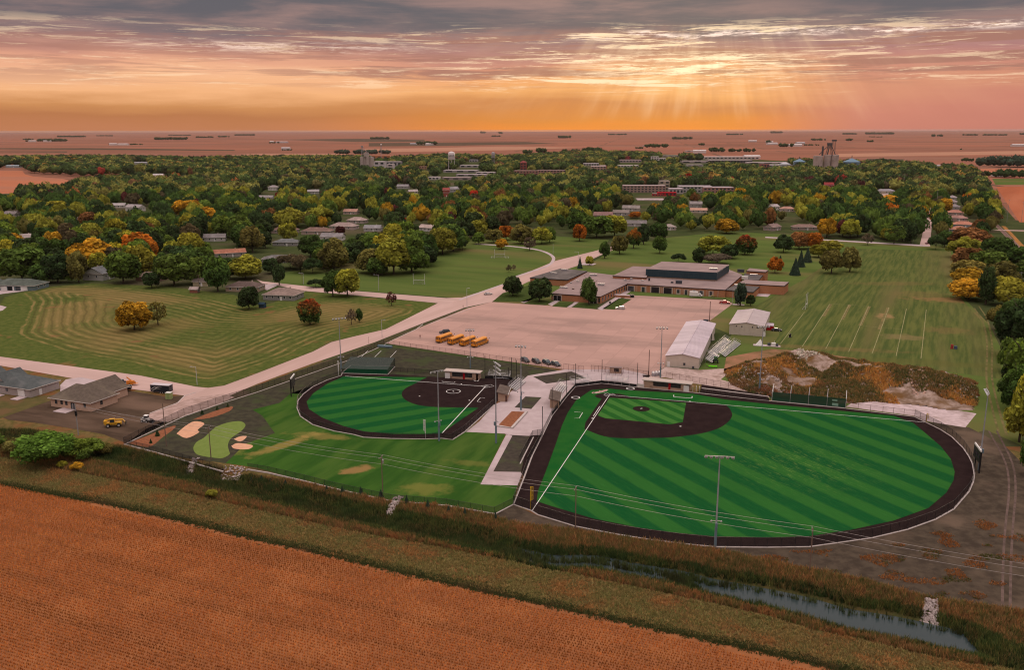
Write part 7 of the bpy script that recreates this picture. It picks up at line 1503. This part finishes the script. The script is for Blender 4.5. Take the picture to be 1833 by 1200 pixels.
T(596,531,36,485,'deep green','round','dark half of the pair of trees standing over the cross street'); T(622,531,46,483,'yellow-green','round','yellow-green half of the pair of trees standing over the cross street')
T(918,530,37,495,'dark green','round','dark round tree leftmost in front of the school'); T(966,540,42,497,'dark green','round','broad dark tree at the left corner of the school wing'); T(1054,546,34,498,'deep green','tall','tall oval green tree in front of the school wing',low=.03)
T(1038,481,10,460,'blue-green','cone','thin young spruce by the school sign walk',cat='conifer',name='spruce_tree'); T(1055,475,15,459,'yellow-green','round','tiny yellow-green tree by the school sign walk')
T(1082,463,22,433,'deep green','tall','narrow dark maple nearest the road bend'); T(1109,455,30,421,'olive','round','olive maple right of the narrow dark one',low=.05); T(1134,445,25,411,'deep green','round','maple with an orange-red top by the park road',mesh=OR_TOP,low=.06); T(1181,454,27,424,'deep green','round','round green maple alone on the school lawn'); T(1037,432,27,402,'orange','round','bright orange maple on the park lawn edge'); T(1152,438,24,402,'dark green','tall','tall dark tree right of the orange-topped maple'); T(1178,432,34,398,'deep green','round','green tree behind the lone maple of the school lawn')
T(1214,470,25,454,'dark green','shrub','clipped dark round bush behind the gym',cat='bush',name='bush'); T(1250,471,25,444,'dark green','tall','broad dark upright tree behind the gym',low=.02); T(1285,473,52,455,'grey-brown','shrub','wide greyish brown bush behind the gym',cat='bush',name='bush'); T(1276,456,50,422,'yellow-green','round','big yellow-green tree behind the gym roof'); T(1306,463,35,437,'dark green','round','dark tree right of the big yellow-green one'); T(1333,456,34,421,'deep green','round','bright red-topped maple right of the gym trees',mesh=RED_TOP,autumn=1,low=.04)
T(1387,489,28,461,'orange','round','bright orange tree beside the brick blocks of the school'); T(1396,479,12,458,'blue-green','cone','dark young spruce behind the bright orange tree',cat='conifer',name='spruce_tree'); T(1423,493,19,463,'blue-green','cone','blue-green spruce in front of the spruce group',cat='conifer',name='spruce_tree'); T(1433,478,16,449,'blue-green','cone','left spruce at the back of the spruce group',cat='conifer',name='spruce_tree'); T(1445,470,16,444,'blue-green','cone','right spruce at the back of the spruce group',cat='conifer',name='spruce_tree')
T(1402,452,34,421,'dark green','round','very dark round tree on the practice field edge'); T(1430,446,36,416,'rust brown','round','rusty tree left in the orange-brown cluster'); T(1455,446,34,416,'orange','round','orange-brown tree right in the rusty cluster'); T(1465,461,30,437,'yellow-green','round','pale yellow tree in front of the rusty cluster'); T(1487,452,35,431,'yellow-green','round','yellow-green tree right of the rusty cluster'); T(1488,490,38,448,'olive','round','olive tree with a bare trunk at the top of the practice field'); T(1521,487,32,443,'olive','round','second olive tree, right end of the practice field group')
T(1600,437,38,404,'mid green','open','airy green tree by the far path of the practice field'); T(1630,436,26,400,'dark green','tall','dark tree by the pale path pole'); T(1675,447,26,422,'dark green','shrub','dark round bush at the foot of the town street',cat='bush',name='bush'); T(1553,439,24,418,'grey-brown','open','thin grey tree on the far path of the practice field')
for q in ((1735,446,64,408,'rust brown','round','rust brown tree at the far end of the right hand tree row'),(1726,462,50,428,'yellow-green','wide','yellow-green tree in front of the rust brown one in the row'),(1735,480,52,442,'rust brown','round','second rust coloured tree of the right hand row'),(1735,498,54,468,'olive','wide','tan-yellow domed tree of the right hand row'),(1735,516,52,480,'gold','round','yellow tree above the golden one in the right hand row'),(1734,536,58,500,'gold','round','golden tree at the near end of the coloured row'),(1782,470,58,424,'deep green','round','broad green tree behind the right hand row'),(1768,493,56,447,'mid green','round','green tree between the coloured row and the railway'),(1792,512,50,470,'olive','wide','pale olive tree right of the coloured row'),(1764,546,30,480,'dark green','tall','dark tall tree behind the golden row end'),(1800,547,54,497,'yellow-green','round','bright yellow-green tree at the right edge row'),(1823,538,34,505,'gold','round','gold tree cut by the right frame edge'),(1822,640,74,545,'dark green','round','big dark tree at the right frame edge above the practice corner'),(1832,722,74,612,'mid green','round','large green tree at the right frame edge'),(1842,796,64,668,'yellow-green','round','yellow-green tree low on the right frame edge'),(1812,690,36,640,'dark green','round','dark tree between the two large trees on the right frame edge'),(1790,592,40,548,'olive','shrub','olive bush at the bend of the right hand row'),(1826,478,44,440,'deep green','round','green tree beside the railway at the right edge'),(1843,505,40,465,'mid green','round','mid green tree at the right edge below the railway'),(1840,850,30,780,'deep green','round','dark bush-like tree at the lower right edge'),(1812,604,52,536,'deep green','round','upper dark green tree filling the right hand row beside the practice corner'),(1811,668,44,604,'mid green','round','mid green tree bulging out of the right hand row above the spoil mound'),(1816,736,50,662,'deep green','wide','broad dark tree of the right hand row level with the pale gravel'),(1824,792,46,716,'yellow-green','round','yellowish tree at the near end of the right hand row')): T(*q)
for q in ((705,491,68,428,'yellow-green','round','large yellow-green tree in the belt beside the park lawn'),(664,489,52,446,'olive','round','olive tree at the left of the belt beside the park lawn'),(737,488,60,424,'mid green','wide','broad green tree in the middle of the park belt'),(760,477,50,440,'dark green','round','dark tree in the right half of the park belt'),(792,456,50,408,'yellow-green','round','tall yellowish tree toward the right of the park belt'),(822,446,40,410,'mid green','round','green tree at the right end of the park belt'),(676,493,40,462,'deep green','round','dark low tree at the left foot of the park belt'),(828,448,20,428,'dark green','shrub','dark shrub at the right end of the park belt'),(520,482,60,456,'dusky','shrub','long dark brown hedge clump left of the cross street lamp'),(560,490,36,463,'dark green','shrub','dark green bush right of the brown hedge clump'),(538,488,34,458,'dusky','shrub','dusky bush in the middle of the hedge'),(600,477,60,440,'deep green','round','big dark green tree above the hedge end'),(583,458,62,428,'dark green','round','dark tree behind the hedge trees'),(635,470,44,432,'dark green','round','dark tree between hedge and park belt'),(565,515,30,500,'dark green','shrub','low dark bush on the lawn left of the tree pair'),(898,446,25,428,'gold','round','small yellow tree behind the far goal'),(857,437,22,416,'mid green','round','small green tree left of the far goal'),(884,435,30,410,'olive','round','olive tree behind the far goal'),(906,430,30,403,'orange','round','orange tree behind the far goal'),(933,437,40,405,'olive','wide','olive-yellow tree on the park lawn'),(970,437,34,408,'yellow-green','round','yellow-green tree right of the olive park tree'),(984,434,22,407,'mid green','round','green tree beside the yellow-green park tree'),(1068,426,56,386,'mid green','round','big green tree left in the cluster behind the orange maple'),(1100,424,50,384,'yellow-green','round','yellow-green tree right in the cluster behind the orange maple'),(948,449,26,425,'grey-brown','open','thin brown tree by the curved park path'),(911,488,12,474,'dusky','open','sapling standing on the park lawn left of the road'),(920,484,8,474,'grey-brown','open','second sapling on the park lawn left of the road')): T(*q)
for q in ((40,503,76,443,'mid green','round','big green tree above the blue-grey duplex'),(80,507,44,470,'deep green','round','dark green tree just right of the duplex tree'),(104,506,44,455,'dark green','round','very dark tree left of the dim tan house'),(141,506,34,452,'olive','tall','olive tree between the two left meadow houses'),(165,482,66,432,'gold','wide','broad gold-green tree above the grey-white gabled house'),(221,507,60,450,'mid green','round','green tree right of the grey-white gabled house'),(272,516,27,487,'dark green','round','small dark tree in front of the low brown house'),(312,511,60,455,'mid green','round','large green tree at the meadow top'),(390,522,44,462,'deep green','round','green tree before the brown-roofed ranch'),(352,508,40,462,'mid green','round','green tree behind the tan garage'),(440,499,62,460,'yellow-green','wide','bright yellow domed tree behind the brown-roofed ranch'),(500,511,23,473,'dark green','tall','dark upright tree right of the brown-roofed ranch'),(412,500,40,462,'deep green','round','green tree left of the bright yellow dome'),(250,471,62,419,'orange','round','orange and gold tree above the meadow top'),(252,481,11,463,'red','round','tiny bright red tree under the orange and gold one'),(486,490,30,462,'dark green','round','dark tree right of the bright yellow dome'),(105,508,18,490,'dark green','shrub','small dark shrub at the foot of the very dark tree'),(122,506,20,493,'mid green','shrub','round green shrub on the meadow edge by the tan house'),(255,398,28,378,'red','round','deep red tree in the left canopy') if False else (255,415,12,398,'maroon','round','small crimson tree in the left canopy'),(158,404,30,380,'rust brown','round','rust coloured tree in the left canopy'),(162,399,26,380,'rust brown','round','second rust tree close to the first in the left canopy'),(20,446,40,418,'gold','wide','orange-yellow tree near the left frame edge'),(335,392,46,358,'gold','round','gold tree high in the left canopy'),(372,405,40,372,'gold','round','second gold tree right of the first in the left canopy'),(104,392,40,360,'yellow-green','round','yellow tree left of the grey streetside house'),(516,432,32,399,'yellow-green','round','bright yellow-green round tree among the brown roofs'),(610,421,18,404,'maroon','round','maroon tree in front of the pinkish roofs'),(571,405,52,371,'yellow-green','round','large yellow-green tree left of the pinkish roofs'),(520,408,50,375,'yellow-green','wide','domed yellow tree above the bright round one'),(724,397,10,390,'red','round','tiny scarlet tree in the centre left canopy'),(498,353,11,344,'red','round','small scarlet tree at the end of the grey low house'),(1101,369,18,348,'red','round','vivid red tree left of the school row') if False else (1101,365,19,347,'orange','round','vivid orange-red tree below the school row'),(1041,374,17,366,'red','round','dark red crown in the canopy above the park cluster'),(1232,333,17,311,'red','round','tall scarlet tree behind the town school'),(1508,424,22,394,'maroon','tall','dark maroon tree over the practice field path'),(1350,385,20,370,'maroon','round','dark wine-red tree in the right canopy'),(1577,377,16,367,'maroon','round','wine-red spot among the golden trees on the right'),(1585,377,54,352,'gold','wide','wide golden crown in the right canopy'),(1676,391,24,377,'red','round','scarlet tree at the edge of the town street'),(1300,418,40,392,'gold','round','golden tree behind the gym trees'),(1137,391,24,379,'orange','round','orange-tan tree by the long dark ranch roof'),(1690,382,24,354,'gold','round','golden tree beside the pale roof row'),(1775,397,28,381,'rust brown','round','rusty round tree by the railway fields')): T(*q)
# willow scrub and bushes on the near left bank, small evergreens along the fence
for q in ((80,830,98,779,'bright green','shrub','large bright green willow bush on the near left bank','bush'),(36,812,50,785,'olive','shrub','olive bush left of the bright green willow','bush'),(150,822,70,788,'mid green','shrub','dark olive green bush right of the bright willow','bush'),(186,808,34,785,'olive','shrub','smaller olive bush in front of the service pole','bush'),(112,838,16,826,'yellow-green','shrub','small lime green weed clump below the willow bush','bush'),(137,842,20,829,'gold','shrub','small golden weed clump below the willow bush','bush'),(380,893,22,878,'yellow-green','shrub','lime green clump in the dark ditch sedge','bush'),(-30,812,60,772,'mid green','shrub','green bush cut by the left frame edge','bush')): tree_px(*q[:7], cat=q[7], name='bush')
for i, (x, y, w, tp) in enumerate(((450,858,8,849),(468,858,9,848),(484,862,8,853),(511,867,9,856),(585,880,9,868),(613,884,10,870),(646,886,11,872),(682,893,13,877),(728,904,11,887),(766,911,11,895),(803,917,9,906),(832,923,9,909),(887,933,10,916))):
    tree_px(x, y, w, tp, 'blue-green' if x < 900 else 'dark green', 'cone', ['first','second','third','fourth','fifth','sixth','seventh','eighth','ninth','tenth','eleventh','twelfth','last'][i]+' from the left of the young spruces along the ditch fence', 'spruce_tree', 'conifer', 'young spruces along the ditch fence')
for i, (x, y, w, tp) in enumerate(((282,781,9,770),(270,794,6,786),(362,742,7,733),(389,734,6,727),(408,729,6,722))): tree_px(x, y, w, tp, 'dark green', 'cone', ['nearer spruce on the large mulch bed','small spruce at the fence corner of the mulch bed','left spruce on the upper mulch strip','middle spruce on the upper mulch strip','right spruce on the upper mulch strip'][i], 'spruce_tree', 'conifer', 'spruces on the mulch beds')
T(1325,548,24,508,'blue-green','tall','dark tree in front of the dark-roofed school entry',low=.05); T(1343,548,14,528,'dark green','round','small dark tree right of the one by the school entry'); T(1092,545,4,540,'dark green','shrub','tiny shrub on the school corner lawn',cat='bush',name='bush')

# the tree canopy of the town: the nearer trees one by one, the far ones as one mass
CANOPY = [(-60,505),(60,498),(160,490),(300,505),(420,505),(470,498),(505,492),(600,488),(640,470),(760,474),(840,442),(850,428),(930,408),(1010,412),(1060,424),(1110,424),(1200,420),(1300,412),(1420,420),(1500,428),(1645,436),(1655,400),(1660,356),(1676,356),(1672,410),(1690,444),(1765,430),(1790,398),(1770,360),(1755,330),(1735,310),(1640,302),(1560,300),(1400,294),(1180,281),(1050,276),(1000,281),(900,287),(800,284),(700,290),(620,287),(450,288),(380,290),(330,290),(200,287),(100,287),(40,288),(-60,290),(-60,306),(40,300),(60,312),(150,318),(230,314),(260,312),(352,318),(352,328),(240,326),(160,334),(120,345),(40,352),(30,372),(-60,372)]
cq = np.array(CANOPY, float)
def pix_np(P, z=0.0):
    X = np.column_stack([P, np.full(len(P), z - CAM_H)]); c_ = X @ CMn; return np.column_stack([916.5 - CAM_F*c_[:, 0]/c_[:, 2], 600 + CAM_F*c_[:, 1]/c_[:, 2]])
cw = [at(*p) for p in CANOPY]
NEAR0 = [(t_[1], t_[2], t_[3]) for t_ in TREES]
def canopy():
    """throw points over the town, keep a spacing that grows a little with distance (grid hash)"""
    out = []; grid = {}; cell = 14.0
    for x, y, r in NEAR0: grid.setdefault((int(x//cell), int(y//cell)), []).append((x, y, r*.8))
    lo = np.array([-1750, 480]); hi = np.array([1500, 3300]); P = lo + RNG.random((150000, 2))*(hi-lo); P = P[np.abs(P[:, 0]) < .62*P[:, 1]+40]; P = P[inside(pix_np(P), cq)]
    for x, y in P:
        r_ = math.hypot(x, y); sp_ = 9.4 + max(0, r_-900)/1500.0*6.5; gap = mnoise.noise(Vector((x*.008, y*.008, 1.5))) > .40
        if gap and RNG.random() < .75: continue
        gx_, gy_ = int(x//cell), int(y//cell); ok = True
        for i in range(-2, 3):
            for j in range(-2, 3):
                for (a, b, rr) in grid.get((gx_+i, gy_+j), ()):
                    if (a-x)**2+(b-y)**2 < (sp_*.62+rr*.62)**2: ok = False; break
                if not ok: break
            if not ok: break
        if not ok: continue
        grid.setdefault((gx_, gy_), []).append((x, y, sp_*1.0)); out.append((x, y, r_, sp_))
    return out
CAN = canopy()
pal = ['dark green','deep green','mid green','yellow-green','olive','gold','rust brown','dusky','maroon','orange','red']
wts = np.array([.24,.28,.19,.18,.05,.014,.018,.02,.005,.003,.002]); wts /= wts.sum()
cand = []
for (x, y, r_, sp_) in CAN:
    v = mnoise.noise(Vector((x*.012, y*.012, 7.7))); colw = pal[int(RNG.choice(len(pal), p=wts))]
    if v > .35 and colw in ('dark green',): colw = 'yellow-green'
    R_ = sp_*(.58+.52*RNG.random()); Ht = min(R_*(1.5+.5*RNG.random())+2.0, 19.5)
    px, py = pix(x, y, 0); s_ = CAM_F/r_; top = py-Ht*s_*.98; bad = False
    for (a, b, c_, d, hr, hx, hy, hs) in HB:
        if math.hypot(hx-x, hy-y) < hs+R_*.55: bad = True; break
        if r_ < hr and px+R_*s_*.75 > a and px-R_*s_*.75 < c_ and top < d-(d-b)*.6 and py > b: bad = True; break
    if bad: continue
    cand.append((r_, x, y, R_, Ht, colw, px, py, R_*2*s_, top))
cand.sort()
n_named = len(TREES)
NEARN = 300-n_named+30
LMK = [(243,378,'the white two-storey house'),(411,450,'the rust red roofed ranch'),(382,425,'the long white house'),(569,414,'the wide brown-roofed house'),(616,405,'the pinkish hip roofs'),(36,512,'the blue-grey duplex'),(177,495,'the grey-white gabled house'),(440,505,'the brown-roofed ranch'),(508,460,'the brown hedge'),(720,440,'the park tree belt'),(898,435,'the far goal'),(1080,385,'the red-brown roofed house'),(1132,398,'the long dark ranch roof'),(1250,375,'the bright salmon roof'),(1193,345,'the red canopy building'),(1152,338,'the brick school block'),(1276,440,'the gym trees'),(1402,440,'the very dark round tree'),(1440,408,'the low brown roof'),(1409,373,'the salmon canopy roof'),(1585,365,'the wide golden crown'),(1508,410,'the maroon tree'),(1670,385,'the town street'),(1714,390,'the pink roof row'),(1790,440,'the railway'),(1040,410,'the orange park maple'),(766,406,'the road-bend white house'),(629,378,'the salmon-roofed house'),(46,428,'the white gabled house'),(335,380,'the gold canopy trees'),(158,392,'the rust canopy trees'),(1332,410,'the red-topped gym maple')]
auto = []
for c_ in cand[:NEARN]:
    (r_, x, y, R_, Ht, colw, px, py, w, top) = c_; form = ['round','round','round','wide','tall'][int(RNG.integers(0,5))]
    TREES.append(['tree', x, y, R_, Ht, colw, form, None, 'tree', 'town trees', {}, px, py, w, top]); auto.append(TREES[-1])
ORD = ['first','second','third','fourth','fifth','sixth','seventh','eighth','ninth','tenth','eleventh','twelfth','thirteenth','fourteenth','fifteenth']
buck = {}
for t_ in auto:
    px, my = t_[11], (t_[12]+t_[14])/2; lm = min(LMK, key=lambda l: math.hypot(l[0]-px, (l[1]-my)*2.2)); dx, dy = px-lm[0], (my-lm[1])*2.2
    rel = ('left of' if dx < 0 else 'right of') if abs(dx) > abs(dy) else ('behind' if dy < 0 else 'in front of'); buck.setdefault((t_[5], t_[6], rel, lm[2]), []).append(t_)
FW = {'round': 'round', 'wide': 'broad', 'tall': 'tall'}
for (colw, form, rel, lm), L_ in buck.items():
    L_.sort(key=lambda t_: t_[11])
    for i, t_ in enumerate(L_): t_[7] = f"{colw} {FW[form]} tree {rel} {lm}" + ('' if len(L_) == 1 else f", {ORD[min(i,14)]} from left")
SEENL = {}
for t_ in TREES:
    nm, x, y, R_, Ht, colw, form, label, cat, grp, kw, *_ = t_
    lbl = label; SEENL[lbl] = SEENL.get(lbl, 0)+1
    gz = float(ditch(np.array([x]), np.array([y]))[0][0]) if y < 290 else 0
    plant(nm, x, y, R_, Ht, colw, form, lbl, cat, grp or ('town trees' if cat == 'tree' else None), z=min(0, gz), **kw)
# the far canopy as one object: leaf clumps on many low crowns
def far_crowns(name, items, nc, attr='Col', m=None):
    base = [crown_small(nc) for _ in range(6)]; VV, FF, CC = [], [], []; nv = 0
    for i, (x, y, R_, Ht, col) in enumerate(items):
        v, f, tint = base[i % 6]; a = (i*2.399) % 6.283; ca, sa = math.cos(a), math.sin(a); z0 = Ht*.08
        VV.append(np.column_stack([x+R_*(v[:, 0]*ca-v[:, 1]*sa), y+R_*(v[:, 0]*sa+v[:, 1]*ca), z0+(Ht-z0)*v[:, 2]])); FF.append(f+nv); CC.append(np.asarray(col)[None]*(.55+.9*tint[:, None])); nv += len(v)
    return tag(link(name, np_mesh(name, np.vstack(VV), np.vstack(FF), m or FARM, {attr: np.vstack(CC)})), kind='stuff')
FARM = attr_mat('far leaves', 'Col', .85, .2)
IV0 = IV1
def crown_small(nc):
    nl = 7; D = rdir(nl, -.2); C = D*.5*np.array([1,1,.55])+np.array([0,0,.48]); V, F, T_ = [], [], []; nv = 0
    for i in range(nl):
        r_ = .30+.14*RNG.random(); d = rdir(nc//nl, -.5); c = C[i]+d*r_*np.array([1,1,.7]); m = len(c); n = d+RNG.normal(0,.4,(m,3)); t = np.cross(n, RNG.normal(0,1,(m,3))); t /= np.linalg.norm(t,axis=1)[:,None]; b = np.cross(n, t); b /= np.linalg.norm(b,axis=1)[:,None]; s = .14*(.7+.6*RNG.random((m,1)))
        V.append(np.stack([c-t*s, c+t*s*.8-b*s*.6, c+b*s], 1).reshape(-1,3)); F.append(np.arange(m*3).reshape(-1,3)+nv); lb = .5+.5*(RNG.random()-.5); T_.append(np.repeat(np.clip(lb+.35*(RNG.random(m)-.5),0,1),3)); nv += m*3
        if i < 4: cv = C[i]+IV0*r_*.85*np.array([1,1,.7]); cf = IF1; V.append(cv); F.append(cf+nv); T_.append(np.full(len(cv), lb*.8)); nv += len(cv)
    cv = np.array([0,0,.42])+IV0*np.array([.55,.55,.38]); V.append(cv); F.append(IF1+nv); T_.append(np.full(len(cv), .35)); nv += len(cv)  # middle core coloured darker, inner crown shade painted in
    return np.vstack(V), np.vstack(F), np.concatenate(T_)
far = [c_ for c_ in cand[NEARN:]]
def jcol(w, dim=False):  # far crowns greyed: distance haze mixed into the leaf colour
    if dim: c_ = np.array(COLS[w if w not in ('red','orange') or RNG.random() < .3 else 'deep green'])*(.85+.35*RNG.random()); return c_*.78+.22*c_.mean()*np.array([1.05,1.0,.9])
    if dim and w in ('gold','orange','red','rust brown') and RNG.random() < .6: w = 'deep green'
    return np.array(COLS[w])*(.85+.35*RNG.random())
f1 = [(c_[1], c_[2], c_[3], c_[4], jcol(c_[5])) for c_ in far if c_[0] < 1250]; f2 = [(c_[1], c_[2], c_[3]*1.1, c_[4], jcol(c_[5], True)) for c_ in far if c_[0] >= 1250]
print('trees', len(TREES), 'far', len(f1), len(f2))
if f1: far_crowns('far_woodland', f1[:2600], 280)
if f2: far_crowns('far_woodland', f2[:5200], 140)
# groves and farmsteads on the plain
def grove(x0, x1, y, hpx, colw='dark green', n=None, jy=1.0):
    p0, p1 = at(x0, y), at(x1, y); L = (p1-p0).length; r_ = p0.length; n = n or max(8, int(L/6)); it = []
    for i in range(min(n, 90)):
        s_ = RNG.random(); q = p0+(p1-p0)*s_; Ht = hpx*r_/CAM_F*(.75+.35*RNG.random()); it.append((q.x, q.y+RNG.random()*60*jy, max(Ht*.75, L/n*.8), Ht, jcol(colw)))
    return far_crowns('grove', it, 35)
for q in ((65,113,254,5,),(38,55,251,3),(45,52,254,3),(276,332,251,5),(230,250,260,3),(195,215,260,3),(663,697,250,5),(746,780,260,7),(600,697,277,9,'blue-green'),(478,496,257,3),(505,520,270,3),(860,868,239,4),(894,899,240,4),(880,896,245,3),(1000,1025,248,5),(1090,1122,242,3),(1205,1240,250,5),(1155,1195,265,8),(1053,1080,277,14),(1048,1056,275,10),(1010,1040,276,9),(964,976,275,10),(938,951,276,8),(1270,1300,273,9),(1310,1350,273,7),(1255,1263,261,5),(1140,1155,267,4),(1300,1330,242,3),(1380,1400,239,4),(1454,1480,252,4),(1440,1470,261,3),(1520,1526,253,5),(1557,1566,255,4),(1376,1380,257,6),(1397,1418,264,7),(1510,1535,241,3),(1550,1600,241,4),(1560,1580,246,2),(1670,1690,245,4),(1725,1750,243,3),(1763,1805,243,3),(1828,1840,242,4),(1752,1833,300,18,'blue-green'),(1733,1750,290,6),(1830,1860,300,19,'dark green'),(100,150,246,3),(170,200,244,2),(300,340,243,2),(420,455,243,3),(390,410,246,3),(350,380,247,3),(1780,1795,318,10),(1798,1818,319,13),(1820,1840,319,12),(1580,1605,294,9)): grove(*q)
nf = 0
def farm(px, py, L, Wd, h, c_, label):
    p = at(px, py); t = empty('farm_building', p, rad(random.choice((-10,5,20))), label, 'farm building', 'farm buildings on the plain'); house_parts(t, L, Wd, h, h*.45, 'gable', wm(c_), rm(tuple(min(.7,x*.95) for x in c_)), 0)
WH_ = (.62,.56,.55); 
for q in ((203,260,46,20,9,WH_,'white farm shed left in the pair on the left plain'),(221,260,70,20,8,WH_,'longer white farm shed right in the pair on the left plain'),(58,254,60,20,9,WH_,'white shed by the left grove near the horizon'),(85,254,60,20,9,WH_,'white shed in front of the left grove near the horizon'),(505,256,90,22,8,(.5,.45,.46),'long grey farm sheds left of the elevator grove'),(487,256,30,14,10,WH_,'small white farm house left of the long grey sheds'),(770,260,56,22,9,WH_,'white barn right of the dark grove behind the water tower'),(740,259,40,18,7,(.45,.42,.44),'grey shed left of the dark grove behind the water tower'),(512,269,40,20,10,(.5,.46,.46),'small grey barn on the plain below the long sheds'),(1382,259,70,24,9,WH_,'white farm shed under a single tree on the right plain'),(1420,262,90,30,9,WH_,'large white farm sheds right of the single tree'),(1432,258,60,24,9,(.5,.47,.48),'grey roofs behind the large white farm sheds'),(1252,274,50,24,9,WH_,'white barn beyond the far factories'),(1347,254,60,24,9,WH_,'pale farm sheds at the middle right horizon'),(1377,256,50,20,9,WH_,'small white barn near the right middle horizon'),(1825,262,90,24,9,WH_,'white sheds at the right frame edge on the plain'),(1345,284,50,24,8,WH_,'white hall behind the factory yard'),(1790,316,30,14,5,WH_,'white garage by the field at the right frame edge')): farm(*q)
# combine harvester raising dust
p = at(1720, 268); t = empty('combine_harvester', p, .3, 'combine harvester working far out on the right plain', 'harvester'); MB().box((0,0,2.6),(9,4,4)).build('body', mat('combine green', (.05,.10,.03)), t); MB().box((5.5,0,1),(2,10,1.6)).build('header', galv, t); MB().box((3,0,5),(2.6,2.6,2)).build('cab', glass(), t); [wheel(t, x, s_*2, 1.1, .8) for x in (-3,3) for s_ in (-1,1)]
# rails of the railway
rc_ = PX(rail_c)
for s_, nm in ((-.72,'left'),(.72,'right')):
    b_ = MB(); q_ = []
    for i, p in enumerate(rc_): d = (rc_[min(i+1,len(rc_)-1)]-rc_[max(i-1,0)]).normalized(); q_.append(p+Vector((-d.y,d.x,0))*s_)
    b_.kerb(q_, .12, .35); tag(b_.build('rail', rust_m, None), kind='structure')

USE_HAZE = True
hz = bpy.data.materials.new('haze'); hz.use_nodes = True; t_ = hz.node_tree; t_.nodes.clear(); kk = K(t_); pv = kk.n('ShaderNodeVolumePrincipled'); pv.inputs['Color'].default_value = (.66,.53,.52,1); pv.inputs['Density'].default_value = 1.3e-5; pv.inputs['Anisotropy'].default_value = .2
t_.links.new(pv.outputs[0], kk.n('ShaderNodeOutputMaterial').inputs['Volume'])
if USE_HAZE: tag(MB().box((0, 28250, 45), (122000, 65500, 96)).build('haze', hz), kind='stuff')
